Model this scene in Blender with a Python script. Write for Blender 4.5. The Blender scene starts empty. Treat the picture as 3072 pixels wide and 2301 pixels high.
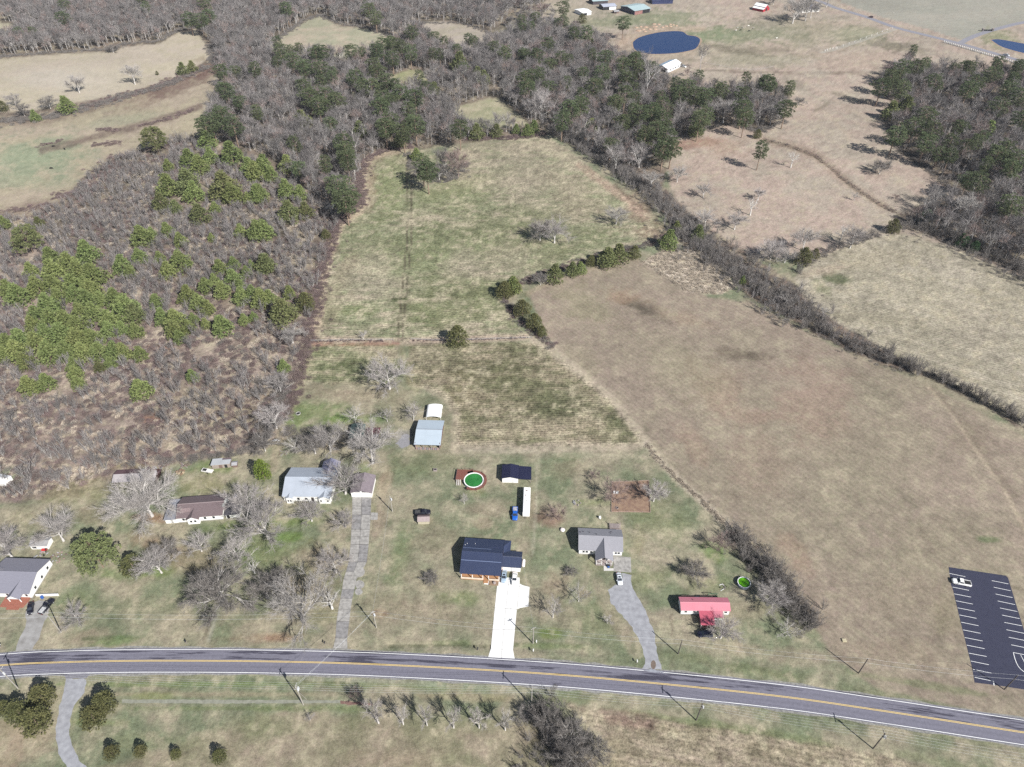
# Aerial view of country houses along a road, winter fields and woods behind.
import bpy, bmesh, math, random
import numpy as np
from mathutils import Vector, Matrix
S = bpy.context.scene
COL = S.collection
R = math.radians
# ------------------------------------------------------------------ camera, sky, sun, exposure
PW, PH, FOC, PITCH, CAMH = 3072.0, 2301.0, 2130.0, R(41.0), 205.0
cam_d = bpy.data.cameras.new('camera'); cam = bpy.data.objects.new('camera', cam_d); COL.objects.link(cam)
cam.location = (0, 0, CAMH); cam.rotation_euler = (R(90) - PITCH, 0, 0)
cam_d.sensor_fit = 'HORIZONTAL'; cam_d.sensor_width = 36.0; cam_d.lens = 36.0 * FOC / PW
cam_d.clip_start = 1.0; cam_d.clip_end = 20000.0
S.camera = cam
W = bpy.data.worlds.new('World'); S.world = W; W.use_nodes = True
wn = W.node_tree.nodes; wl = W.node_tree.links
for n in list(wn): wn.remove(n)
SUN_EL, SUN_AZ = R(39.0), R(42.0)            # shadows run to the upper left: the sun stands to the right, behind the camera
sd = Vector((math.sin(SUN_AZ) * math.cos(SUN_EL), -math.cos(SUN_AZ) * math.cos(SUN_EL), math.sin(SUN_EL)))
sky = wn.new('ShaderNodeTexSky'); sky.sky_type = 'NISHITA'; sky.sun_disc = False
sky.sun_elevation = SUN_EL; sky.sun_rotation = math.atan2(sd.x, sd.y)
sky.air_density = 1.0; sky.dust_density = 1.0; sky.ozone_density = 1.0
bg = wn.new('ShaderNodeBackground'); bg.inputs['Strength'].default_value = 0.055
wo = wn.new('ShaderNodeOutputWorld'); wl.new(sky.outputs[0], bg.inputs[0]); wl.new(bg.outputs[0], wo.inputs[0])
sun_d = bpy.data.lights.new('sun', 'SUN'); sun_d.energy = 5.0; sun_d.angle = R(0.5); sun_d.color = (1.0, 0.98, 0.945)
sun = bpy.data.objects.new('sun', sun_d); COL.objects.link(sun); sun.location = (200, -200, 400)
sun.rotation_euler = sd.to_track_quat('Z', 'Y').to_euler()
S.view_settings.view_transform = 'Standard'; S.view_settings.look = 'None'
S.view_settings.gamma = 1.0; S.view_settings.use_curve_mapping = False
S.view_settings.exposure = 0.68
S.cycles.use_denoising = False
S.cycles.max_bounces = 5; S.cycles.diffuse_bounces = 2; S.cycles.glossy_bounces = 2
S.cycles.transparent_max_bounces = 4; S.cycles.caustics_reflective = False; S.cycles.caustics_refractive = False
KEXP = 1.9                                   # sunlit display value / surface colour, for converting colours read off the photograph

# ------------------------------------------------------------------ where a pixel of the photograph lies on the ground
CP, SP = math.cos(PITCH), math.sin(PITCH)
def at(px, py, z=0.0):
    u = px - PW / 2; v = py - PH / 2
    dx, dy, dz = u, FOC * CP - v * SP, -FOC * SP - v * CP
    t = (z - CAMH) / dz
    return Vector((dx * t, dy * t, z))
TS = 800.0 / 2209.0
TILES = {'E': (0, 0), 'F': (760, 0), 'G': (1520, 0), 'H': (2272, 0), 'A': (0, 580), 'B': (760, 580), 'C': (1520, 580), 'D': (2272, 580),
         'I': (0, 1150), 'J': (760, 1150), 'M': (1520, 1150), 'Q': (2272, 1150), 'K': (0, 1701), 'L': (760, 1701), 'N': (1520, 1701), 'O': (2272, 1701)}
def tl(t, x, y, z=0.0):
    o = TILES[t]; return at(o[0] + x * TS, o[1] + y * TS, z)
DS = 3072.0 / 2212.0
def dv(x, y, z=0.0): return at(x * DS, y * DS, z)
def depth_of(p): return p.y * CP - (p.z - CAMH) * SP
def proj(X, Y, Z=0.0):                       # ground coordinates -> 2212-wide reading coordinates (numpy)
    d = Y * CP - (Z - CAMH) * SP; d = np.maximum(d, 1.0)
    up = Y * SP + (Z - CAMH) * CP
    return (PW / 2 + FOC * X / d) / DS, (PH / 2 - FOC * up / d) / DS
def pct(p):
    x, y = proj(np.array(p.x), np.array(p.y), p.z); return float(x) / 22.12, float(y) / 16.57

# ------------------------------------------------------------------ materials
def lin(c): return tuple((v / 255.0 / 12.92) if v <= 10.3 else (((v / 255.0) + 0.055) / 1.055) ** 2.4 for v in c)
def alb(c, k=None):
    k = k or KEXP
    return tuple(min(0.85, v / k) for v in lin(c))
MATS = {}
def mat(name, rgb, rough=0.8, var=0.12, scale=1.5, metal=0.0, spec=0.3, rand=0.0, coord='Object', bump=0.0, stretch=None, c2=None, hue=0.0):
    if name in MATS: return MATS[name]
    m = bpy.data.materials.new(name); m.use_nodes = True
    nt = m.node_tree; ns = nt.nodes; b = ns['Principled BSDF']
    b.inputs['Roughness'].default_value = rough; b.inputs['Metallic'].default_value = metal
    b.inputs['Specular IOR Level'].default_value = spec
    tc = ns.new('ShaderNodeTexCoord'); nz = ns.new('ShaderNodeTexNoise')
    nz.inputs['Scale'].default_value = scale; nz.inputs['Detail'].default_value = 4.0
    src = tc.outputs[coord]
    if stretch:
        mp = ns.new('ShaderNodeMapping'); mp.inputs['Scale'].default_value = stretch; nt.links.new(src, mp.inputs[0]); src = mp.outputs[0]
    nt.links.new(src, nz.inputs['Vector'])
    rp = ns.new('ShaderNodeValToRGB'); e = rp.color_ramp.elements
    lo = tuple(v * (1 - var) for v in rgb); hi = c2 or tuple(min(0.9, v * (1 + var)) for v in rgb)
    e[0].position = 0.3; e[0].color = lo + (1,); e[1].position = 0.7; e[1].color = tuple(hi) + (1,)
    nt.links.new(nz.outputs['Fac'], rp.inputs[0]); out = rp.outputs[0]
    if rand or hue:
        oi = ns.new('ShaderNodeObjectInfo'); hs = ns.new('ShaderNodeHueSaturation')
        mr = ns.new('ShaderNodeMapRange'); mr.inputs['To Min'].default_value = 1 - rand; mr.inputs['To Max'].default_value = 1 + rand
        nt.links.new(oi.outputs['Random'], mr.inputs['Value']); nt.links.new(mr.outputs[0], hs.inputs['Value'])
        if hue:
            ma = ns.new('ShaderNodeMath'); ma.operation = 'MULTIPLY'; ma.inputs[1].default_value = 7.31
            fr = ns.new('ShaderNodeMath'); fr.operation = 'FRACT'
            m2 = ns.new('ShaderNodeMapRange'); m2.inputs['To Min'].default_value = 0.5 - hue; m2.inputs['To Max'].default_value = 0.5 + hue
            nt.links.new(oi.outputs['Random'], ma.inputs[0]); nt.links.new(ma.outputs[0], fr.inputs[0])
            nt.links.new(fr.outputs[0], m2.inputs['Value']); nt.links.new(m2.outputs[0], hs.inputs['Hue'])
        nt.links.new(out, hs.inputs['Color']); out = hs.outputs[0]
    nt.links.new(out, b.inputs['Base Color'])
    if bump:
        bp = ns.new('ShaderNodeBump'); bp.inputs['Strength'].default_value = bump; bp.inputs['Distance'].default_value = 0.05
        nt.links.new(nz.outputs['Fac'], bp.inputs['Height']); nt.links.new(bp.outputs[0], b.inputs['Normal'])
    MATS[name] = m
    return m
def ribbed(name, rgb, axis=0, period=0.4, rough=0.45, metal=0.0, var=0.1, spec=0.35, c2=None, amt=0.16, rust=None):
    """Sheet metal roofing: ribs every `period` m along the object's x or y axis, weathering noise, optional rust streaks."""
    if name in MATS: return MATS[name]
    m = mat(name, rgb, rough, var, 0.35, 0.0, spec, c2=c2)
    nt = m.node_tree; ns = nt.nodes; b = ns['Principled BSDF']
    tc = ns.new('ShaderNodeTexCoord'); sx = ns.new('ShaderNodeSeparateXYZ'); nt.links.new(tc.outputs['Object'], sx.inputs[0])
    mm = ns.new('ShaderNodeMath'); mm.operation = 'MULTIPLY'; mm.inputs[1].default_value = 1.0 / period
    fr = ns.new('ShaderNodeMath'); fr.operation = 'PINGPONG'; fr.inputs[1].default_value = 0.5
    nt.links.new(sx.outputs[axis], mm.inputs[0]); nt.links.new(mm.outputs[0], fr.inputs[0])
    mr = ns.new('ShaderNodeMapRange'); mr.inputs['From Min'].default_value = 0.0; mr.inputs['From Max'].default_value = 0.16
    nt.links.new(fr.outputs[0], mr.inputs['Value'])
    bp = ns.new('ShaderNodeBump'); bp.inputs['Strength'].default_value = amt; bp.inputs['Distance'].default_value = 0.06
    nt.links.new(mr.outputs[0], bp.inputs['Height']); nt.links.new(bp.outputs[0], b.inputs['Normal'])
    if rust:
        src = b.inputs['Base Color'].links[0].from_socket
        nz = ns.new('ShaderNodeTexNoise'); nz.inputs['Scale'].default_value = 0.9; nz.inputs['Detail'].default_value = 6
        mp = ns.new('ShaderNodeMapping'); mp.inputs['Scale'].default_value = (1.6, 0.35, 1) if axis == 0 else (0.35, 1.6, 1)
        nt.links.new(tc.outputs['Object'], mp.inputs[0]); nt.links.new(mp.outputs[0], nz.inputs['Vector'])
        rp = ns.new('ShaderNodeValToRGB'); rp.color_ramp.elements[0].position = rust[1]; rp.color_ramp.elements[1].position = rust[1] + 0.12
        nt.links.new(nz.outputs['Fac'], rp.inputs[0])
        mx = ns.new('ShaderNodeMix'); mx.data_type = 'RGBA'; mx.inputs[7].default_value = rust[0] + (1,)
        nt.links.new(rp.outputs[0], mx.inputs[0]); nt.links.new(src, mx.inputs[6]); nt.links.new(mx.outputs[2], b.inputs['Base Color'])
    return m

# ------------------------------------------------------------------ mesh and object helpers
class MB:
    """Collects faces; build() links them as ONE mesh object."""
    def __init__(s): s.v = []; s.f = []; s.m = []
    def face(s, pts, mi=0):
        k = len(s.v); s.v += [tuple(p) for p in pts]; s.f.append(tuple(range(k, k + len(pts)))); s.m.append(mi); return s
    def box(s, x0, x1, y0, y1, z0, z1, mi=0):
        k = len(s.v)
        s.v += [(x0, y0, z0), (x1, y0, z0), (x1, y1, z0), (x0, y1, z0), (x0, y0, z1), (x1, y0, z1), (x1, y1, z1), (x0, y1, z1)]
        for q in ((0, 3, 2, 1), (4, 5, 6, 7), (0, 1, 5, 4), (1, 2, 6, 5), (2, 3, 7, 6), (3, 0, 4, 7)):
            s.f.append(tuple(k + i for i in q)); s.m.append(mi)
        return s
    def prism(s, poly, axis, a0, a1, mi=0):
        """poly in the plane across `axis` ('x': (y,z), 'y': (x,z), 'z': (x,y)), extruded a0..a1."""
        def P(p, a): return {'x': (a, p[0], p[1]), 'y': (p[0], a, p[1]), 'z': (p[0], p[1], a)}[axis]
        k = len(s.v); n = len(poly)
        s.v += [P(p, a0) for p in poly] + [P(p, a1) for p in poly]
        s.f.append(tuple(k + i for i in range(n))); s.f.append(tuple(k + n + i for i in reversed(range(n)))); s.m += [mi, mi]
        for i in range(n):
            j = (i + 1) % n; s.f.append((k + i, k + n + i, k + n + j, k + j)); s.m.append(mi)
        return s
    def tube(s, pts, rad, n=6, mi=0, caps=True):
        pts = [Vector(p) for p in pts]; rads = rad if isinstance(rad, (list, tuple)) else [rad] * len(pts)
        k = len(s.v)
        for i, p in enumerate(pts):
            d = (pts[min(i + 1, len(pts) - 1)] - pts[max(i - 1, 0)]).normalized()
            a = d.orthogonal().normalized() if abs(d.z) > 0.95 else Vector((d.y, -d.x, 0)).normalized(); b = d.cross(a)
            for j in range(n):
                t = 2 * math.pi * j / n; q = p + (a * math.cos(t) + b * math.sin(t)) * rads[i]; s.v.append(tuple(q))
        for i in range(len(pts) - 1):
            for j in range(n):
                j2 = (j + 1) % n; s.f.append((k + i * n + j, k + i * n + j2, k + (i + 1) * n + j2, k + (i + 1) * n + j)); s.m.append(mi)
        if caps:
            s.f.append(tuple(k + j for j in reversed(range(n)))); e = k + (len(pts) - 1) * n; s.f.append(tuple(e + j for j in range(n))); s.m += [mi, mi]
        return s
    def mesh(s, name, mats):
        me = bpy.data.meshes.new(name); me.from_pydata(s.v, [], s.f)
        for m in (mats if isinstance(mats, (list, tuple)) else [mats]): me.materials.append(m)
        if any(s.m): me.polygons.foreach_set('material_index', s.m)
        bm = bmesh.new(); bm.from_mesh(me); bmesh.ops.recalc_face_normals(bm, faces=bm.faces); bm.to_mesh(me); bm.free()
        return me
    def build(s, name, mats, parent=None, smooth=False):
        o = bpy.data.objects.new(name, s.mesh(name, mats)); COL.objects.link(o)
        if smooth: o.data.polygons.foreach_set('use_smooth', [True] * len(o.data.polygons))
        if parent: o.parent = parent
        return o
def tag(o, label=None, cat=None, group=None, kind=None):
    if label: o['label'] = label
    if cat: o['category'] = cat
    if group: o['group'] = group
    if kind: o['kind'] = kind
    return o
def thing(name, label, cat, loc=(0, 0, 0), rz=0.0, group=None):
    o = bpy.data.objects.new(name, None); COL.objects.link(o); o.empty_display_size = 0.5
    o.location = loc; o.rotation_euler = (0, 0, rz)
    return tag(o, label, cat, group)
def copy_tree(o, parent=None):
    c = o.copy(); COL.objects.link(c)
    if parent: c.parent = parent
    for ch in o.children: copy_tree(ch, c)
    return c
def child(name, me, parent, loc=None, rot=None):
    o = bpy.data.objects.new(name, me); COL.objects.link(o); o.parent = parent
    if loc: o.location = loc
    if rot: o.rotation_euler = rot
    return o

# ------------------------------------------------------------------ noise for laying out ground cover
def _hash(ix, iy, seed):
    h = (ix.astype(np.int64) * 374761393 + iy.astype(np.int64) * 668265263 + seed * 974711) & 0x7fffffff
    h = ((h ^ (h >> 13)) * 1274126177) & 0x7fffffff
    return ((h ^ (h >> 16)) & 0xffff) / 65535.0
def vnoise(x, y, seed=0):
    xi = np.floor(x); yi = np.floor(y); fx = x - xi; fy = y - yi
    fx = fx * fx * (3 - 2 * fx); fy = fy * fy * (3 - 2 * fy)
    a = _hash(xi, yi, seed); b = _hash(xi + 1, yi, seed); c = _hash(xi, yi + 1, seed); d = _hash(xi + 1, yi + 1, seed)
    return (a * (1 - fx) + b * fx) * (1 - fy) + (c * (1 - fx) + d * fx) * fy
def fbm(x, y, seed=0, oct=4):
    s = 0; a = 0.5; t = 0
    for i in range(oct):
        s = s + a * vnoise(x * 2 ** i + i * 17.3, y * 2 ** i - i * 9.1, seed + i); t += a; a *= 0.55
    return s / t
def smooth(a, b, x):
    t = np.clip((x - a) / (b - a), 0, 1); return t * t * (3 - 2 * t)
def poly_sd(px, py, poly):
    """Signed distance to a polygon (positive inside)."""
    n = len(poly); ins = np.zeros(px.shape, bool); d2 = np.full(px.shape, 1e18)
    for i in range(n):
        x0, y0 = poly[i]; x1, y1 = poly[(i + 1) % n]
        if y0 != y1:
            c = ((y0 > py) != (y1 > py)) & (px < (x1 - x0) * (py - y0) / (y1 - y0) + x0); ins ^= c
        ex, ey = x1 - x0, y1 - y0; t = np.clip(((px - x0) * ex + (py - y0) * ey) / max(ex * ex + ey * ey, 1e-9), 0, 1)
        d2 = np.minimum(d2, (px - x0 - t * ex) ** 2 + (py - y0 - t * ey) ** 2)
    return np.where(ins, 1, -1) * np.sqrt(d2)
def line_d(px, py, pl):
    d2 = np.full(px.shape, 1e18)
    for (x0, y0), (x1, y1) in zip(pl, pl[1:]):
        ex, ey = x1 - x0, y1 - y0; t = np.clip(((px - x0) * ex + (py - y0) * ey) / max(ex * ex + ey * ey, 1e-9), 0, 1)
        d2 = np.minimum(d2, (px - x0 - t * ex) ** 2 + (py - y0 - t * ey) ** 2)
    return np.sqrt(d2)
# ------------------------------------------------------------------ the ground: one continuous sheet, split into fields, lawn, pasture and woodland floor
# outlines in the 2212-wide reading coordinates; colours as they read in the sun, turned into surface colours by alb()
REG = [
 # name, colour A, colour B, noise scale (m), speckle, edge softness, outline
 ('lawn',           (139, 150, 112), (178, 167, 138), 13, .20, 6, None),
 ('pasture',        (208, 182, 164), (194, 178, 158), 24, .2, 6, [(1080,-200),(3200,-200),(3200,760),(2212,600),(1480,545),(1440,360),(1330,100),(1080,60)]),
 ('woodland_floor', (160, 140, 122), (120, 108, 92), 12, .25, 5, [(-900,-200),(1330,-200),(1150,40),(1300,85),(1340,120),(1400,135),(1470,190),(1560,200),(1640,180),(1710,200),(1690,262),(1640,287),(1560,267),(1500,292),(1462,297),(1440,360),(1430,420),(1190,290),(1100,302),(1010,306),(920,320),(830,328),(790,345),(778,395),(788,440),(775,457),(742,472),(722,512),(702,580),(687,650),(682,690),(667,740),(652,800),(640,860),(612,905),(590,960),(560,972),(440,988),(330,1008),(250,1035),(150,1070),(60,1080),(-900,1120)]),
 ('woodland_floor', (150, 130, 115), (116, 104, 92), 12, .25, 5, [(1880,170),(1960,130),(2080,150),(2212,165),(2700,170),(2700,760),(2212,597),(2080,542),(1960,492),(1930,470),(1990,440),(2070,430),(2000,372),(1930,318),(1905,250),(1930,230)]),
 ('woodland_floor', (150, 128, 112), (118, 104, 94), 8, .25, 3, [(1190,285),(1300,350),(1400,420),(1460,500),(1480,540),(1560,577),(1620,642),(1760,722),(1900,787),(2000,812),(2100,864),(2230,940),(2230,925),(2100,852),(2000,797),(1920,757),(1830,702),(1740,642),(1700,600),(1600,540),(1500,470),(1430,400),(1330,330),(1230,262)]),
 ('brush_ground',   (156, 134, 126), (190, 170, 150), 7, .28, 8, [(-900,480),(60,462),(200,600),(400,640),(560,700),(690,660),(682,690),(667,740),(652,800),(640,860),(612,905),(590,960),(560,972),(440,988),(330,1008),(250,1035),(150,1070),(60,1080),(-900,1120)]),
 ('meadow',         (204, 184, 158), (190, 176, 144), 40, .14, 8, [(-900,250),(0,262),(90,262),(200,235),(330,190),(470,160),(482,200),(452,230),(432,300),(370,290),(330,312),(280,332),(230,347),(160,402),(150,432),(60,462),(-900,480)]),
 ('hay_field',      (216, 202, 170), (206, 190, 168), 60, .08, 3, [(-900,140),(0,127),(130,116),(250,111),(262,102),(345,94),(385,69),(425,67),(441,90),(452,125),(400,160),(330,185),(250,205),(150,225),(60,240),(-900,262)]),
 ('hay_field',      (205, 198, 160), (190, 180, 150), 50, .08, 3, [(-300,52),(0,48),(40,54),(46,68),(10,80),(-300,95)]),
 ('meadow',         (188, 186, 152), (204, 186, 160), 30, .10, 3, [(578,98),(660,46),(690,35),(730,55),(790,62),(852,76),(858,90),(840,120),(740,125),(600,118)]),
 ('meadow',         (208, 192, 174), (190, 178, 152), 26, .10, 3, [(903,50),(950,47),(1000,53),(1072,78),(1072,97),(1000,115),(938,97)]),
 ('meadow',         (164, 168, 116), (190, 180, 140), 14, .14, 3, [(838,168),(880,151),(925,154),(932,182),(890,195),(872,206)]),
 ('meadow',         (178, 178, 134), (196, 184, 150), 16, .14, 3, [(978,232),(1050,214),(1075,211),(1142,266),(1120,272),(1000,284)]),
 ('stubble_field',  (192, 177, 148), (148, 153, 112), 26, .40, 4, [(790,345),(830,328),(890,319),(920,330),(1010,320),(1100,303),(1170,292),(1190,297),(1250,342),(1330,402),(1400,462),(1440,492),(1405,522),(1330,537),(1260,562),(1200,582),(1130,607),(1085,640),(1110,692),(1142,727),(870,738),(668,736),(682,690),(687,650),(702,580),(722,510),(742,470),(778,455),(788,440),(778,395)]),
 ('stubble_field',  (178, 162, 132), (130, 129, 92), 15, .42, 4, [(880,741),(1150,738),(1186,754),(1240,802),(1320,862),(1385,942),(1378,962),(985,966),(983,930),(985,890),(960,860),(920,838),(880,832)]),
 ('stubble_field',  (190, 176, 142), (138, 144, 100), 10, .40, 4, [(662,742),(855,742),(866,800),(850,828),(760,832),(660,826)]),
 ('hay_field',      (180, 160, 140), (171, 156, 132), 26, .15, 3, [(1142,635),(1200,602),(1300,577),(1370,557),(1420,577),(1470,612),(1530,642),(1620,652),(1700,692),(1800,747),(1900,792),(2000,832),(2100,882),(2230,955),(2900,1300),(2900,1600),(2212,1560),(1900,1490),(1800,1420),(1772,1372),(1702,1272),(1652,1202),(1572,1140),(1500,1075),(1400,955),(1300,845),(1190,745)]),
 ('cane_field',     (214, 198, 176), (196, 178, 156), 8, .45, 2, [(1388,566),(1440,536),(1500,541),(1562,582),(1592,620),(1556,636),(1480,630),(1440,602)]),
 ('stubble_field',  (198, 186, 162), (180, 170, 144), 30, .30, 3, [(1715,602),(1760,556),(1830,531),(1900,511),(1950,505),(2050,531),(2212,602),(2900,860),(2900,1180),(2212,920),(2100,860),(2000,800),(1905,752),(1800,692),(1742,642)]),
 ('far_field',      (190, 184, 168), (176, 174, 158), 60, .06, 2, [(1800,-200),(1815,5),(1900,35),(2000,62),(2080,88),(2140,66),(2230,45),(3200,-60),(3200,-200)]),
 ('lawn',           (168, 150, 122), (160, 152, 116), 20, .18, 4, [(-900,1420),(60,1560),(40,1680),(-900,1800)]),
 ('stubble_field',  (186, 168, 142), (166, 152, 122), 16, .36, 5, [(1225,1520),(1500,1560),(1800,1610),(2212,1700),(2900,1850),(2900,2300),(1320,2300),(1310,1657),(1300,1590)]),
 ('lawn',           (158, 152, 118), (176, 160, 134), 14, .2, 6, [(560,1540),(1200,1560),(1310,1657),(1320,2300),(-100,2300),(160,1680)]),
]
ROWS = { # region index -> (direction of the drill rows in degrees, period m, strength)
 13: (4, 1.5, .15), 14: (3, 1.3, .16), 15: (3, 1.3, .16), 18: (-28, 1.6, .10), 16: (-52, 2.2, .05), 21: (-10, 1.4, .10), 19: (-12, 7, .05)}
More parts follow.
